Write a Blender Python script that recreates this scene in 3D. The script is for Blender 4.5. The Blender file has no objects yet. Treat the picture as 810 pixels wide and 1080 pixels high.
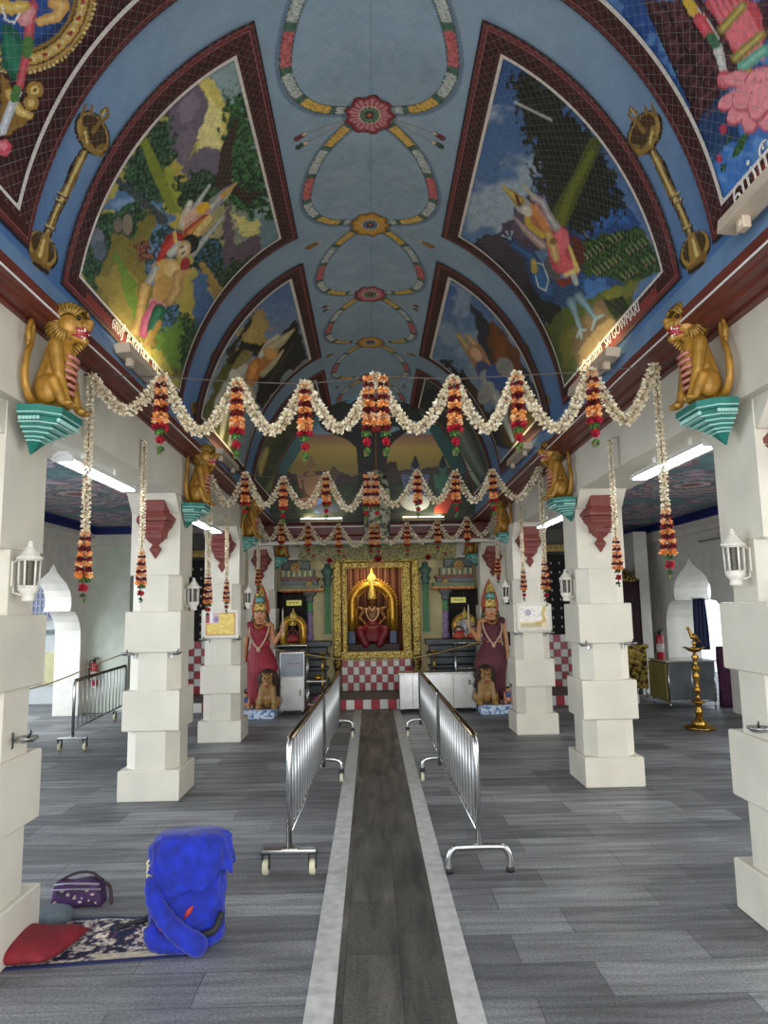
import bpy, bmesh, math, random
import numpy as np
from math import sin, cos, pi, radians, atan, sqrt
from mathutils import Vector, Matrix
random.seed(7)
S = bpy.context.scene
COL = S.collection

# ------------------------------------------------------------------ camera
CAM = np.array([-0.11, 0.0, 1.7]); FPX = 744.0; TH = 0.1319571785; PSI = 0.01969007; ROLL = 0.018
_fw = np.array([sin(PSI)*cos(TH), cos(PSI)*cos(TH), sin(TH)])
_rt = np.array([cos(PSI), -sin(PSI), 0.0]); _up = np.cross(_rt, _fw)
_r2 = _rt*cos(ROLL) - _up*sin(ROLL); _u2 = _rt*sin(ROLL) + _up*cos(ROLL)
cd = bpy.data.cameras.new('camera'); cam = bpy.data.objects.new('camera', cd); COL.objects.link(cam)
cd.sensor_fit = 'VERTICAL'; cd.sensor_height = 36.0; cd.lens = FPX/1080.0*36.0; cd.clip_start = 0.05; cd.clip_end = 200
m = Matrix(((_r2[0], _u2[0], -_fw[0], CAM[0]), (_r2[1], _u2[1], -_fw[1], CAM[1]), (_r2[2], _u2[2], -_fw[2], CAM[2]), (0, 0, 0, 1)))
cam.matrix_world = m
S.camera = cam

# ------------------------------------------------------------------ world, daylight, exposure
S.view_settings.view_transform = 'Standard'; S.view_settings.look = 'None'
S.cycles.max_bounces = 7; S.cycles.diffuse_bounces = 4; S.cycles.glossy_bounces = 3
S.view_settings.exposure = 0.15; S.view_settings.gamma = 1.0; S.view_settings.use_curve_mapping = False
W = bpy.data.worlds.new('World'); S.world = W; W.use_nodes = True
bg = W.node_tree.nodes['Background']; bg.inputs[0].default_value = (0.80, 0.90, 1.0, 1); bg.inputs[1].default_value = 1.7

def area(name, loc, target, sx, sy, power, color=(1, 1, 1)):
    l = bpy.data.lights.new(name, 'AREA'); l.shape = 'RECTANGLE'; l.size = sx; l.size_y = sy; l.energy = power; l.color = color
    o = bpy.data.objects.new(name, l); COL.objects.link(o); o.location = loc
    o.rotation_euler = (Vector(target)-Vector(loc)).to_track_quat('-Z', 'Y').to_euler()
    return o
# added fill light behind the camera, then daylight from the building's open sides
area('rear_fill_light', (0.2, -3.0, 2.2), (0, 6, 2.9), 6.0, 3.6, 330, (1.0, 0.97, 0.93))
area('left_side_daylight', (-7.2, 4.2, 1.9), (0, 6.0, 1.6), 6.0, 2.6, 300, (0.80, 0.89, 1.0))
area('right_side_daylight', (7.6, 3.2, 2.0), (0, 6.0, 1.8), 6.0, 2.6, 200, (1.0, 0.95, 0.86))
area('left_arch_daylight', (-7.0, 10.4, 2.2), (-3.0, 9.6, 0.2), 2.6, 2.4, 150, (0.85, 0.92, 1.0))

# ------------------------------------------------------------------ maths helpers
def srgb(h):
    if isinstance(h, str):
        h = h.lstrip('#'); c = [int(h[i:i+2], 16)/255 for i in (0, 2, 4)]
    else: c = list(h)
    return tuple((v/12.92 if v <= 0.04045 else ((v+0.055)/1.055)**2.4) for v in c[:3])
def px_ray(px, py):
    d = _fw*FPX + _r2*(px-405) - _u2*(py-540); return d/np.linalg.norm(d)
def to_px(P):
    d = np.asarray(P, float)-CAM; z = d@_fw
    z = np.where(np.abs(z) < 1e-3, 1e-3, z)
    x = 405+FPX*(d@_r2)/z; y = 540-FPX*(d@_u2)/z
    return np.where(z > .05, x, -9999), np.where(z > .05, y, -9999)

# ------------------------------------------------------------------ materials
MATS = {}
def mat(name, col, rough=0.6, metal=0.0, var=0.10, scale=6.0, bump=0.0, bscale=40.0, emit=None, estr=0.0, trans=0.0, coat=0.0, col2=None, sheen=0.0):
    if name in MATS: return MATS[name]
    m = bpy.data.materials.new(name); m.use_nodes = True; nt = m.node_tree; N = nt.nodes; L = nt.links
    b = N['Principled BSDF']; b.inputs['Roughness'].default_value = rough; b.inputs['Metallic'].default_value = metal
    c = srgb(col); tc = N.new('ShaderNodeTexCoord')
    n = N.new('ShaderNodeTexNoise'); n.inputs['Scale'].default_value = scale; n.inputs['Detail'].default_value = 5
    L.new(tc.outputs['Object'], n.inputs['Vector'])
    r = N.new('ShaderNodeValToRGB')
    lo = srgb(col2) if col2 else tuple(max(0, v*(1-2*var)) for v in c)
    hi = c if col2 else tuple(min(1, v*(1+var)) for v in c)
    r.color_ramp.elements[0].color = (*lo, 1); r.color_ramp.elements[1].color = (*hi, 1)
    r.color_ramp.elements[0].position = .3; r.color_ramp.elements[1].position = .68
    L.new(n.outputs['Fac'], r.inputs['Fac']); L.new(r.outputs['Color'], b.inputs['Base Color'])
    if bump:
        n2 = N.new('ShaderNodeTexNoise'); n2.inputs['Scale'].default_value = bscale; n2.inputs['Detail'].default_value = 6
        L.new(tc.outputs['Object'], n2.inputs['Vector'])
        bp = N.new('ShaderNodeBump'); bp.inputs['Strength'].default_value = bump; bp.inputs['Distance'].default_value = .01
        L.new(n2.outputs['Fac'], bp.inputs['Height']); L.new(bp.outputs['Normal'], b.inputs['Normal'])
    if emit: b.inputs['Emission Color'].default_value = (*srgb(emit), 1); b.inputs['Emission Strength'].default_value = estr
    if trans: b.inputs['Transmission Weight'].default_value = trans
    if coat: b.inputs['Coat Weight'].default_value = coat
    if sheen: b.inputs['Sheen Weight'].default_value = sheen
    MATS[name] = m; return m
def mat_attr(name, rough=0.6, metal=0.0, bump=0.0, bscale=60.0, gain=1.0):
    if name in MATS: return MATS[name]
    m = bpy.data.materials.new(name); m.use_nodes = True; nt = m.node_tree; N = nt.nodes; L = nt.links
    b = N['Principled BSDF']; b.inputs['Roughness'].default_value = rough; b.inputs['Metallic'].default_value = metal
    a = N.new('ShaderNodeAttribute'); a.attribute_name = 'Col'
    tc = N.new('ShaderNodeTexCoord'); n = N.new('ShaderNodeTexNoise'); n.inputs['Scale'].default_value = 90; n.inputs['Detail'].default_value = 3
    L.new(tc.outputs['Object'], n.inputs['Vector'])
    mr = N.new('ShaderNodeMapRange'); mr.inputs['To Min'].default_value = .86*gain; mr.inputs['To Max'].default_value = 1.14*gain
    L.new(n.outputs['Fac'], mr.inputs['Value'])
    mx = N.new('ShaderNodeVectorMath'); mx.operation = 'SCALE'
    L.new(a.outputs['Color'], mx.inputs[0]); L.new(mr.outputs['Result'], mx.inputs['Scale']); L.new(mx.outputs['Vector'], b.inputs['Base Color'])
    if bump:
        n2 = N.new('ShaderNodeTexNoise'); n2.inputs['Scale'].default_value = bscale
        L.new(tc.outputs['Object'], n2.inputs['Vector'])
        bp = N.new('ShaderNodeBump'); bp.inputs['Strength'].default_value = bump; bp.inputs['Distance'].default_value = .01
        L.new(n2.outputs['Fac'], bp.inputs['Height']); L.new(bp.outputs['Normal'], b.inputs['Normal'])
    MATS[name] = m; return m

# ------------------------------------------------------------------ object helpers
def setp(o, label=None, cat=None, group=None, kind=None):
    if label: o['label'] = label
    if cat: o['category'] = cat
    if group: o['group'] = group
    if kind: o['kind'] = kind
    return o
def empty(name, loc, label=None, cat=None, group=None, rz=0.0, parent=None):
    o = bpy.data.objects.new(name, None); COL.objects.link(o); o.location = loc; o.rotation_euler = (0, 0, rz); o.empty_display_size = .1
    if parent: o.parent = parent
    return setp(o, label, cat, group)
def obj(name, bm, m, parent=None, loc=None, smooth=False, label=None, cat=None, group=None, kind=None):
    me = bpy.data.meshes.new(name)
    if isinstance(bm, bmesh.types.BMesh):
        bmesh.ops.recalc_face_normals(bm, faces=bm.faces[:]) if not getattr(bm, 'noflip', 0) else None
        bm.to_mesh(me); bm.free()
    if m: me.materials.append(m) if not isinstance(m, (list, tuple)) else [me.materials.append(x) for x in m]
    if smooth:
        for p in me.polygons: p.use_smooth = True
    o = bpy.data.objects.new(name, me); COL.objects.link(o)
    if parent: o.parent = parent
    if loc is not None: o.location = loc
    return setp(o, label, cat, group, kind)
def B(): return bmesh.new()
def kids(o): return [c for c in bpy.data.objects if c.parent is o]
def dup(o, loc=None, rz=None, label=None, group=None, parent=None, scale=None):
    c = o.copy(); COL.objects.link(c)
    if parent is not None: c.parent = parent
    for k in kids(o): dup(k, parent=c)
    if loc is not None: c.location = loc
    if rz is not None: c.rotation_euler = (0, 0, rz)
    if scale is not None: c.scale = scale
    if label: c['label'] = label
    if group: c['group'] = group
    return c
def box(bm, x0, x1, y0, y1, z0, z1, bev=0.0, mi=0):
    g = bmesh.ops.create_cube(bm, size=1.0); vs = g['verts']
    for v in vs: v.co = Vector(((x0+x1)/2+v.co.x*(x1-x0), (y0+y1)/2+v.co.y*(y1-y0), (z0+z1)/2+v.co.z*(z1-z0)))
    fs = {f for v in vs for f in v.link_faces}
    if bev:
        es = {e for v in vs for e in v.link_edges}
        r = bmesh.ops.bevel(bm, geom=list(es), offset=bev, segments=2, affect='EDGES', profile=.6); fs = set(r['faces']) | {f for f in fs if f.is_valid}
    for f in fs:
        if f.is_valid: f.material_index = mi
    return fs
def tube(bm, pts, r, seg=8, mi=0, caps=True, closed=False):
    """swept tube along pts; r number or list"""
    pts = [Vector(p) for p in pts]; n = len(pts)
    rr = r if isinstance(r, (list, tuple)) else [r]*n
    rings = []; prev = None
    for i, p in enumerate(pts):
        if closed: d = pts[(i+1) % n]-pts[i-1]
        else: d = (pts[min(i+1, n-1)]-pts[max(i-1, 0)])
        if d.length < 1e-9: d = Vector((0, 0, 1))
        d.normalize()
        if prev is None:
            a = Vector((0, 0, 1)) if abs(d.z) < .9 else Vector((1, 0, 0))
            u = d.cross(a).normalized()
        else:
            u = (prev - d*prev.dot(d))
            u = u.normalized() if u.length > 1e-6 else d.orthogonal().normalized()
        prev = u; w = d.cross(u)
        rings.append([bm.verts.new(p+(u*cos(2*pi*k/seg)+w*sin(2*pi*k/seg))*rr[i]) for k in range(seg)])
    fs = []
    for i in range(n if closed else n-1):
        a, b = rings[i], rings[(i+1) % n]
        for k in range(seg):
            fs.append(bm.faces.new((a[k], a[(k+1) % seg], b[(k+1) % seg], b[k])))
    if caps and not closed:
        fs.append(bm.faces.new(rings[0][::-1])); fs.append(bm.faces.new(rings[-1]))
    for f in fs: f.material_index = mi; f.smooth = True
    return fs
def lathe(bm, prof, c=(0, 0, 0), seg=16, mi=0, sx=1, sy=1, smooth=True, rib=0, ribn=8):
    rings = []
    for r, z in prof:
        rings.append([bm.verts.new((c[0]+sx*r*(1+rib*cos(ribn*2*pi*k/seg))*cos(2*pi*k/seg), c[1]+sy*r*(1+rib*cos(ribn*2*pi*k/seg))*sin(2*pi*k/seg), c[2]+z)) for k in range(seg)])
    fs = []
    for a, b in zip(rings, rings[1:]):
        for k in range(seg):
            try: fs.append(bm.faces.new((a[k], a[(k+1) % seg], b[(k+1) % seg], b[k])))
            except ValueError: pass
    if prof[0][0] > 1e-4: fs.append(bm.faces.new(rings[0][::-1]))
    if prof[-1][0] > 1e-4: fs.append(bm.faces.new(rings[-1]))
    for f in fs: f.material_index = mi; f.smooth = smooth
    return fs
def ball(bm, c, r, seg=12, mi=0, sc=(1, 1, 1), rot=None):
    g = bmesh.ops.create_uvsphere(bm, u_segments=seg, v_segments=max(5, seg*2//3), radius=1.0)
    M = Matrix.Translation(c) @ (rot.to_4x4() if rot else Matrix.Identity(4)) @ Matrix.Diagonal((r*sc[0], r*sc[1], r*sc[2], 1))
    bmesh.ops.transform(bm, matrix=M, verts=g['verts'])
    for f in {f for v in g['verts'] for f in v.link_faces}: f.material_index = mi; f.smooth = True
    return g['verts']
def prism(bm, pts, axis, a0, a1, mi=0):
    """closed outline extruded along axis (0,1,2); pts are the two other coordinates in order"""
    def P(p, a):
        q = [p[0], p[1]]; q.insert(axis, a); return q
    A_ = [bm.verts.new(P(p, a0)) for p in pts]; B_ = [bm.verts.new(P(p, a1)) for p in pts]
    fs = [bm.faces.new(A_), bm.faces.new(B_[::-1])]
    n = len(pts)
    for i in range(n): fs.append(bm.faces.new((A_[i], B_[i], B_[(i+1) % n], A_[(i+1) % n])))
    for f in fs: f.material_index = mi
    return fs
def bez(pts, n=8):
    """Catmull-Rom through the points"""
    P = [Vector(p) for p in pts]; out = []
    for i in range(len(P)-1):
        p0 = P[max(i-1, 0)]; p1 = P[i]; p2 = P[i+1]; p3 = P[min(i+2, len(P)-1)]
        for k in range(n):
            t = k/n
            out.append(0.5*((2*p1)+(p2-p0)*t+(2*p0-5*p1+4*p2-p3)*t*t+(3*p1-p0-3*p2+p3)*t**3))
    out.append(P[-1]); return out
def text_mesh(bm, s, size, M, depth=0.003, mi=0, align='CENTER'):
    cu = bpy.data.curves.new('t', 'FONT'); cu.body = s; cu.size = size; cu.extrude = depth; cu.align_x = align; cu.align_y = 'CENTER'
    cu.resolution_u = 2
    o = bpy.data.objects.new('t', cu); COL.objects.link(o)
    dg = bpy.context.evaluated_depsgraph_get(); dg.update()
    me = bpy.data.meshes.new_from_object(o.evaluated_get(dg)); me.transform(M)
    n0 = len(bm.faces); bm.from_mesh(me); bm.faces.ensure_lookup_table()
    for f in bm.faces[n0:]: f.material_index = mi
    bpy.data.objects.remove(o); bpy.data.curves.remove(cu); bpy.data.meshes.remove(me)

# ------------------------------------------------------------------ painting canvas: colours of painted surfaces, sampled on a fine grid
_rng = np.random.RandomState(3)
_lat = _rng.rand(256, 256)
def vnoise(x, y):
    xi = np.floor(x).astype(int); yi = np.floor(y).astype(int); fx = x-xi; fy = y-yi
    fx = fx*fx*(3-2*fx); fy = fy*fy*(3-2*fy)
    a = _lat[xi % 256, yi % 256]; b = _lat[(xi+1) % 256, yi % 256]; c = _lat[xi % 256, (yi+1) % 256]; d = _lat[(xi+1) % 256, (yi+1) % 256]
    return (a*(1-fx)+b*fx)*(1-fy)+(c*(1-fx)+d*fx)*fy
def fbm(x, y, o=4):
    v = 0; a = .5; t = 0
    for i in range(o): v = v+a*vnoise(x*2**i+17*i, y*2**i+5*i); t += a; a *= .5
    return v/t
class Canvas:
    def __init__(s, X, Y, base, scale=1.0):
        s.X = X; s.Y = Y; s.k = scale; s.C = np.empty(X.shape+(3,)); s.C[...] = srgb(base)
    def mix(s, mask, col, a=1.0):
        c = np.array(srgb(col)); m = (np.asarray(mask, float)*a)[..., None]; s.C = s.C*(1-m)+c*m
    def grad(s, mask, c0, c1, t):
        t = np.clip(t, 0, 1)[..., None]; c = np.array(srgb(c0))*(1-t)+np.array(srgb(c1))*t
        m = np.asarray(mask, float)[..., None]; s.C = s.C*(1-m)+c*m
    def _sub(s, x0, x1, y0, y1):
        # only the part of the canvas a shape can touch; cached row blocks keep this cheap
        X, Y = s.X, s.Y
        if getattr(s, '_k', None) is not X or getattr(s, '_k2', None) is not Y:
            s._k = X; s._k2 = Y; s._mm = (X.min(1), X.max(1), Y.min(1), Y.max(1))
        a0, a1, b0, b1 = s._mm
        r = np.flatnonzero((a1 >= x0) & (a0 <= x1) & (b1 >= y0) & (b0 <= y1))
        if not len(r): return slice(0, 0), slice(0, 0)
        rs = slice(r[0], r[-1]+1); Xs, Ys = X[rs], Y[rs]
        m = ((Xs >= x0) & (Xs <= x1) & (Ys >= y0) & (Ys <= y1)).any(0); q = np.flatnonzero(m)
        if not len(q): return slice(0, 0), slice(0, 0)
        return rs, slice(q[0], q[-1]+1)
    def _full(s, sl, m):
        f = np.zeros(s.X.shape, m.dtype); f[sl] = m; return f
    def _mixs(s, sl, m, col, a):
        c = np.array(srgb(col)); mm = (np.asarray(m, float)*a)[..., None]; s.C[sl] = s.C[sl]*(1-mm)+c*mm
    def _in(s, pts, jit, js):
        xs = [p[0] for p in pts]; ys = [p[1] for p in pts]; e = jit+1e-3
        sl = s._sub(min(xs)-e, max(xs)+e, min(ys)-e, max(ys)+e); X, Y = s.X[sl], s.Y[sl]
        if X.size == 0: return sl, np.zeros(X.shape, bool)
        if jit:
            X0, Y0 = X, Y
            X = X0+(fbm(X0*js*s.k, Y0*js*s.k, 3)-.5)*2*jit; Y = Y0+(fbm(X0*js*s.k+50, Y0*js*s.k+90, 3)-.5)*2*jit
        m = np.zeros(X.shape, bool); n = len(pts)
        for i in range(n):
            x1, y1 = pts[i]; x2, y2 = pts[(i+1) % n]
            if y1 == y2: continue
            c = ((Y > y1) != (Y > y2)); m ^= c & (X < (x2-x1)*(Y-y1)/(y2-y1)+x1)
        return sl, m
    def inside(s, pts, jit=0.0, js=0.25): return s._full(*s._in(pts, jit, js))
    def poly(s, pts, col, jit=0.0, js=.25, a=1.0, smooth=False, full=False):
        if smooth: pts = [tuple(p)[:2] for p in bez([(x, y, 0) for x, y in list(pts)+[pts[0]]], 5)]
        sl, m = s._in(pts, jit, js)
        s._mixs(sl, m, col, a); s.last = (sl, m); return sl, m
    def ell(s, cx, cy, rx, ry, col, ang=0, a=1.0, soft=0.0):
        R = max(rx, ry)*1.05; sl = s._sub(cx-R, cx+R, cy-R, cy+R)
        c, q = cos(radians(ang)), sin(radians(ang)); dx = s.X[sl]-cx; dy = s.Y[sl]-cy
        d = np.sqrt(((dx*c+dy*q)/rx)**2+((-dx*q+dy*c)/ry)**2)
        m = np.clip((1-d)/soft, 0, 1) if soft else d < 1
        s._mixs(sl, m, col, a)
    def stroke(s, pts, w, col, a=1.0, shade=None):
        """tapered painted stroke; w number or list; shade: a lighter paint along its middle"""
        n = len(pts); ww = w if isinstance(w, (list, tuple)) else [w]*n; e = max(ww)*1.05
        sl = s._sub(min(p[0] for p in pts)-e, max(p[0] for p in pts)+e, min(p[1] for p in pts)-e, max(p[1] for p in pts)+e)
        X, Y = s.X[sl], s.Y[sl]
        if X.size == 0: return
        best = np.full(X.shape, 9.0)
        for i in range(n-1):
            x1, y1 = pts[i]; x2, y2 = pts[i+1]; dx, dy = x2-x1, y2-y1; L2 = dx*dx+dy*dy+1e-9
            t = np.clip(((X-x1)*dx+(Y-y1)*dy)/L2, 0, 1)
            d = np.hypot(X-x1-t*dx, Y-y1-t*dy)/(ww[i]*(1-t)+ww[i+1]*t+1e-9)
            best = np.minimum(best, d)
        s._mixs(sl, best < 1, col, a)
        if shade: s._mixs(sl, np.clip(1-best*1.6, 0, 1), shade, .8)
    def leafy(s, pts, dark, mid, light, jit=5, fs=0.5):
        sl, m = s._in(pts, jit, .2); s._mixs(sl, m, dark, 1); X, Y = s.X[sl], s.Y[sl]
        if X.size == 0: return
        n = fbm(X*fs*s.k, Y*fs*s.k, 3)
        s._mixs(sl, m & (n > .50), mid, 1); s._mixs(sl, m & (n > .60), light, .8)
    def blur(s, n=1):
        for _ in range(n):
            C = s.C; C = np.concatenate([C[:1], C, C[-1:]], 0); C = (C[:-2]+2*C[1:-1]+C[2:])/4; C = np.concatenate([C[:, :1], C, C[:, -1:]], 1); s.C = (C[:, :-2]+2*C[:, 1:-1]+C[:, 2:])/4
    def mottle(s, mask, amt=.2, fs=.05):
        n = 1+(fbm(s.X*fs*s.k, s.Y*fs*s.k, 5)-.5)*2*amt; s.C = np.where(np.asarray(mask)[..., None], s.C*n[..., None], s.C)
def grid_obj(name, P, C, m, parent=None, mask=None, flip=False, **k):
    """P (nu,nv,3) points, C (nu,nv,3) linear colours -> mesh with attribute Col"""
    nu, nv = P.shape[:2]
    idx = np.arange(nu*nv).reshape(nu, nv)
    q = np.stack([idx[:-1, :-1], idx[1:, :-1], idx[1:, 1:], idx[:-1, 1:]], -1).reshape(-1, 4)
    if flip: q = q[:, ::-1]
    if mask is not None: q = q[mask.reshape(-1)]
    me = bpy.data.meshes.new(name)
    me.vertices.add(nu*nv); me.vertices.foreach_set('co', P.reshape(-1).astype(np.float32))
    me.loops.add(q.size); me.loops.foreach_set('vertex_index', q.reshape(-1).astype(np.int32))
    me.polygons.add(len(q)); me.polygons.foreach_set('loop_start', (np.arange(len(q))*4).astype(np.int32))
    me.polygons.foreach_set('use_smooth', np.ones(len(q), bool))
    at = me.attributes.new('Col', 'FLOAT_COLOR', 'POINT')
    c = np.concatenate([np.clip(C, 0, 1).reshape(-1, 3), np.ones((nu*nv, 1))], 1); at.data.foreach_set('color', c.reshape(-1).astype(np.float32))
    me.update(calc_edges=True); me.validate()
    me.materials.append(m)
    o = bpy.data.objects.new(name, me); COL.objects.link(o)
    if parent: o.parent = parent
    return setp(o, **k)
# ================================================================== THE VAULT AND ITS PAINTINGS
VA, VB, VZ, VX = 1.76, 2.0, 3.3, -0.07
def sag(Y, z): return 0.018*np.maximum(0, Y-4.5)*np.clip((5.2-z)/2, 0, 1)
def vault(Y, ph, off=0.0):
    """point on the vault: Y along the nave, ph degrees from the left springing over the crown; off metres inwards"""
    p = np.radians(ph); x = VX-VA*np.cos(p); z = VZ+VB*np.sin(p)
    nx = -np.cos(p)/VA; nz = np.sin(p)/VB; l = np.hypot(nx, nz); x = x-off*nx/l; z = z-off*nz/l
    z = z-sag(Y, z); return np.stack([x, Y+0*x, z], -1)
_ph = np.linspace(0, 180, 3601); _d = np.hypot(np.gradient(VA*np.cos(np.radians(_ph))), np.gradient(VB*np.sin(np.radians(_ph))))
_s = np.cumsum(_d); _s -= np.interp(90, _ph, _s)                    # arc length measured from the crown
def ph2s(p): return np.interp(p, _ph, _s)
def s2ph(s): return np.interp(s, _s, _ph)
def vgrid(y0, y1, p0, p1, dy, ds, off=0.0):
    ny = max(2, int(round((y1-y0)/dy))+1); s0, s1 = ph2s(p0), ph2s(p1); ns = max(2, int(round((s1-s0)/ds))+1)
    Y, Sx = np.meshgrid(np.linspace(y0, y1, ny), np.linspace(s0, s1, ns), indexing='ij')
    P = vault(Y, s2ph(Sx), off); return Y, Sx, P
M_paint = mat_attr('painted_plaster', rough=.55, bump=.05, bscale=70)
M_mural = mat_attr('mural_paint', rough=.5, bump=.05, bscale=90)
def Q(ox, oy, sc):
    def f(*p):
        r = [(ox+a/sc, oy+b/sc) for a, b in p]; return r if len(r) > 1 else r[0]
    return f
BAYS = [(0.6, 3.38), (3.75, 6.24), (6.71, 9.42), (9.95, 11.84)]
YB = 11.86
def loops(c, Yk, sgn):
    """one painted flower garland from a crown flower to the next, on a canvas in (arc, Y)"""
    ctrl = [(.08, .03), (.26, .22), (.42, .45), (.53, .75), (.56, 1.0), (.49, 1.24), (.34, 1.40), (.10, 1.47)]
    path = [(sgn*p[0], Yk+p[1]) for p in bez([(a, b, 0) for a, b in ctrl], 8)]
    L = [0]
    for a, b in zip(path, path[1:]): L.append(L[-1]+math.hypot(a[0]-b[0], a[1]-b[1]))
    segs = [(.05, 'w'), (.02, 'g'), (.13, 'y'), (.03, 'g'), (.15, 'w'), (.035, 'g'), (.15, 'p'), (.035, 'g'), (.13, 'w'), (.035, 'g'), (.13, 'y'), (.025, 'g'), (.08, 'w')]
    tot = sum(a for a, b in segs); cols = {'w': '#aeb5ae', 'g': '#3f6150', 'y': '#cfa545', 'p': '#b8545a'}; hi = {'w': '#c9cdc6', 'g': '#527562', 'y': '#e3bd60', 'p': '#d07474'}
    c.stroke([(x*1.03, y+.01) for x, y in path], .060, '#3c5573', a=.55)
    c.stroke(path, .043, '#2f4438')
    acc = 0
    for ln, k in segs:
        a0, a1 = acc/tot*L[-1], (acc+ln)/tot*L[-1]; acc += ln
        pt = [p for p, l in zip(path, L) if a0-.005 <= l <= a1+.005]
        def at(l):
            j = max(0, min(len(L)-2, np.searchsorted(L, l)-1)); t = (l-L[j])/(L[j+1]-L[j]+1e-9)
            return (path[j][0]*(1-t)+path[j+1][0]*t, path[j][1]*(1-t)+path[j+1][1]*t)
        n = 6; q = [at(a0+(a1-a0)*i/n) for i in range(n+1)]
        # flat-ended segment as polygon
        l_, r_ = [], []
        for i, p in enumerate(q):
            a, b = q[max(0, i-1)], q[min(n, i+1)]; dx, dy = b[0]-a[0], b[1]-a[1]; h = math.hypot(dx, dy)+1e-9
            w = .036; l_.append((p[0]-dy/h*w, p[1]+dx/h*w)); r_.append((p[0]+dy/h*w, p[1]-dx/h*w))
        m_ = c.poly(l_+r_[::-1], cols[k])
        sl, mm = m_; n2 = fbm(c.X[sl]*120, c.Y[sl]*120, 2); c._mixs(sl, mm & (n2 > .52), hi[k], .9); c._mixs(sl, mm & (n2 < .36), '#4d5a50' if k == 'w' else '#6b3a2a' if k != 'g' else '#22392c', .5)
def crown_flower(c, Yk, kind):
    a, b, d = ('#8d2f38', '#c8848a', '#3d5a45') if kind else ('#b07a22', '#d9a548', '#4a5a70')
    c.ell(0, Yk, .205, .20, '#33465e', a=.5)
    sl = c._sub(-.25, .25, Yk-.3, Yk+.3)
    if c.X[sl].size == 0: return
    class _M:
        pass
    o = _M(); o.mix = lambda m, col, a=1.0: c._mixs(sl, m, col, a); cc, c_ = o, c
    X_, Y_ = c.X[sl], c.Y[sl]
    ang = np.arctan2(Y_-Yk, X_); rad = np.hypot(X_/.18, (Y_-Yk)/.205)
    rim = 1+.07*np.cos(ang*9)
    m_ = rad < rim; cc.mix(m_, a); cc.mix(m_ & (rad < .8*rim) & (np.cos(ang*22) > -.6), b)
    cc.mix((rad > .93*rim) & m_, '#5a1f26' if kind else '#7a4c12')
    cc.mix(rad < .46, '#d8c6a8'); cc.mix((rad < .42), d); cc.mix((rad < .42) & (np.cos(ang*14) > .3), '#7e977c' if kind else '#7f8fa0')
    cc.mix(rad < .2, '#1d201c'); cc.mix(rad < .11, '#b0603a')
def side_tassel(c, Yk, sgn, kind):
    for dy in ((.10, .20) if kind else (.17,)):
        tip = (sgn*.50, Yk+dy); c.stroke([(sgn*.12, Yk+.03), (sgn*.36, Yk+dy*.75), tip], .009, '#8f948c')
        t2 = (sgn*(.56 if kind else .60), Yk+dy+.02)
        c.stroke([(tip[0], tip[1]), t2], [.022, .03] if kind else [.02, .05], ('#6e2430' if dy < .15 else '#2c4636') if kind else '#8a6a2c')
        c.ell(tip[0], tip[1], .018, .018, '#cbbf9c')
def paint_lamp(c, q, near=True):
    """standing oil lamp painted on a rib; q maps crop points to the canvas"""
    G, D, H = '#8a6a30', '#2c1f10', '#dcc27a'
    k = q((0, 0)); s1 = math.dist(q((10, 0)), k)/10
    def st(p, w, col): c.stroke(q(*p), [x*s1 for x in w], col)
    st([(330, 560), (290, 630), (245, 740), (215, 800), (180, 885), (165, 930)], [16, 22, 20, 18, 18, 22], D)
    st([(330, 560), (305, 610), (275, 680), (245, 740), (215, 800), (195, 850), (178, 895)], [10, 17, 13, 19, 11, 14, 8], G)
    st([(322, 575), (300, 620), (272, 680), (244, 740), (213, 800), (180, 885)], [3, 7, 4, 7, 4, 3], H)
    for p in ((237, 742), (226, 765), (190, 865)): st([(p[0]-16, p[1]-8), (p[0]+16, p[1]+8)], [6, 6], D); st([(p[0]-14, p[1]-11), (p[0]+14, p[1]+4)], [3, 3], H)
    # upper bowl
    e = q((350, 505)); c.ell(*e, 62*s1, 92*s1, D, ang=-(25 if near else 25)*q.mir); c.ell(*q((353, 507)), 53*s1, 84*s1, '#b08d45', ang=-25*q.mir)
    c.ell(*q((358, 500)), 40*s1, 72*s1, '#4a3318', ang=-25*q.mir)
    st([(318, 490), (330, 550), (370, 585)], [12, 14, 9], '#9a7838'); st([(322, 500), (332, 545)], [4, 4], H)
    for a, b in (((312, 440), (325, 395)), ((345, 430), (350, 400)), ((375, 560), (412, 545)), ((385, 590), (395, 570)), ((315, 520), (300, 530))): st([a, b], [9, 4], G)
    st([(355, 500), (385, 455)], [9, 8], G); st([(385, 455), (383, 425), (405, 410), (410, 440), (388, 462)], [6, 6, 6, 6, 6], G); st([(386, 440), (402, 415)], [2, 2], H)
    # foot
    c.ell(*q((160, 950)), 52*s1, 82*s1, D, ang=-28*q.mir); c.ell(*q((160, 945)), 46*s1, 74*s1, '#a8863f', ang=-28*q.mir); c.ell(*q((163, 938)), 37*s1, 62*s1, '#4d371a', ang=-28*q.mir)
    st([(175, 895), (160, 960), (150, 990)], [14, 24, 30], '#9c7a39'); st([(168, 910), (152, 970)], [4, 7], H)
    st([(125, 965), (150, 1010), (185, 1020)], [12, 18, 8], '#7d5e2a'); st([(130, 1000), (180, 1035)], [8, 8], D)
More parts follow.
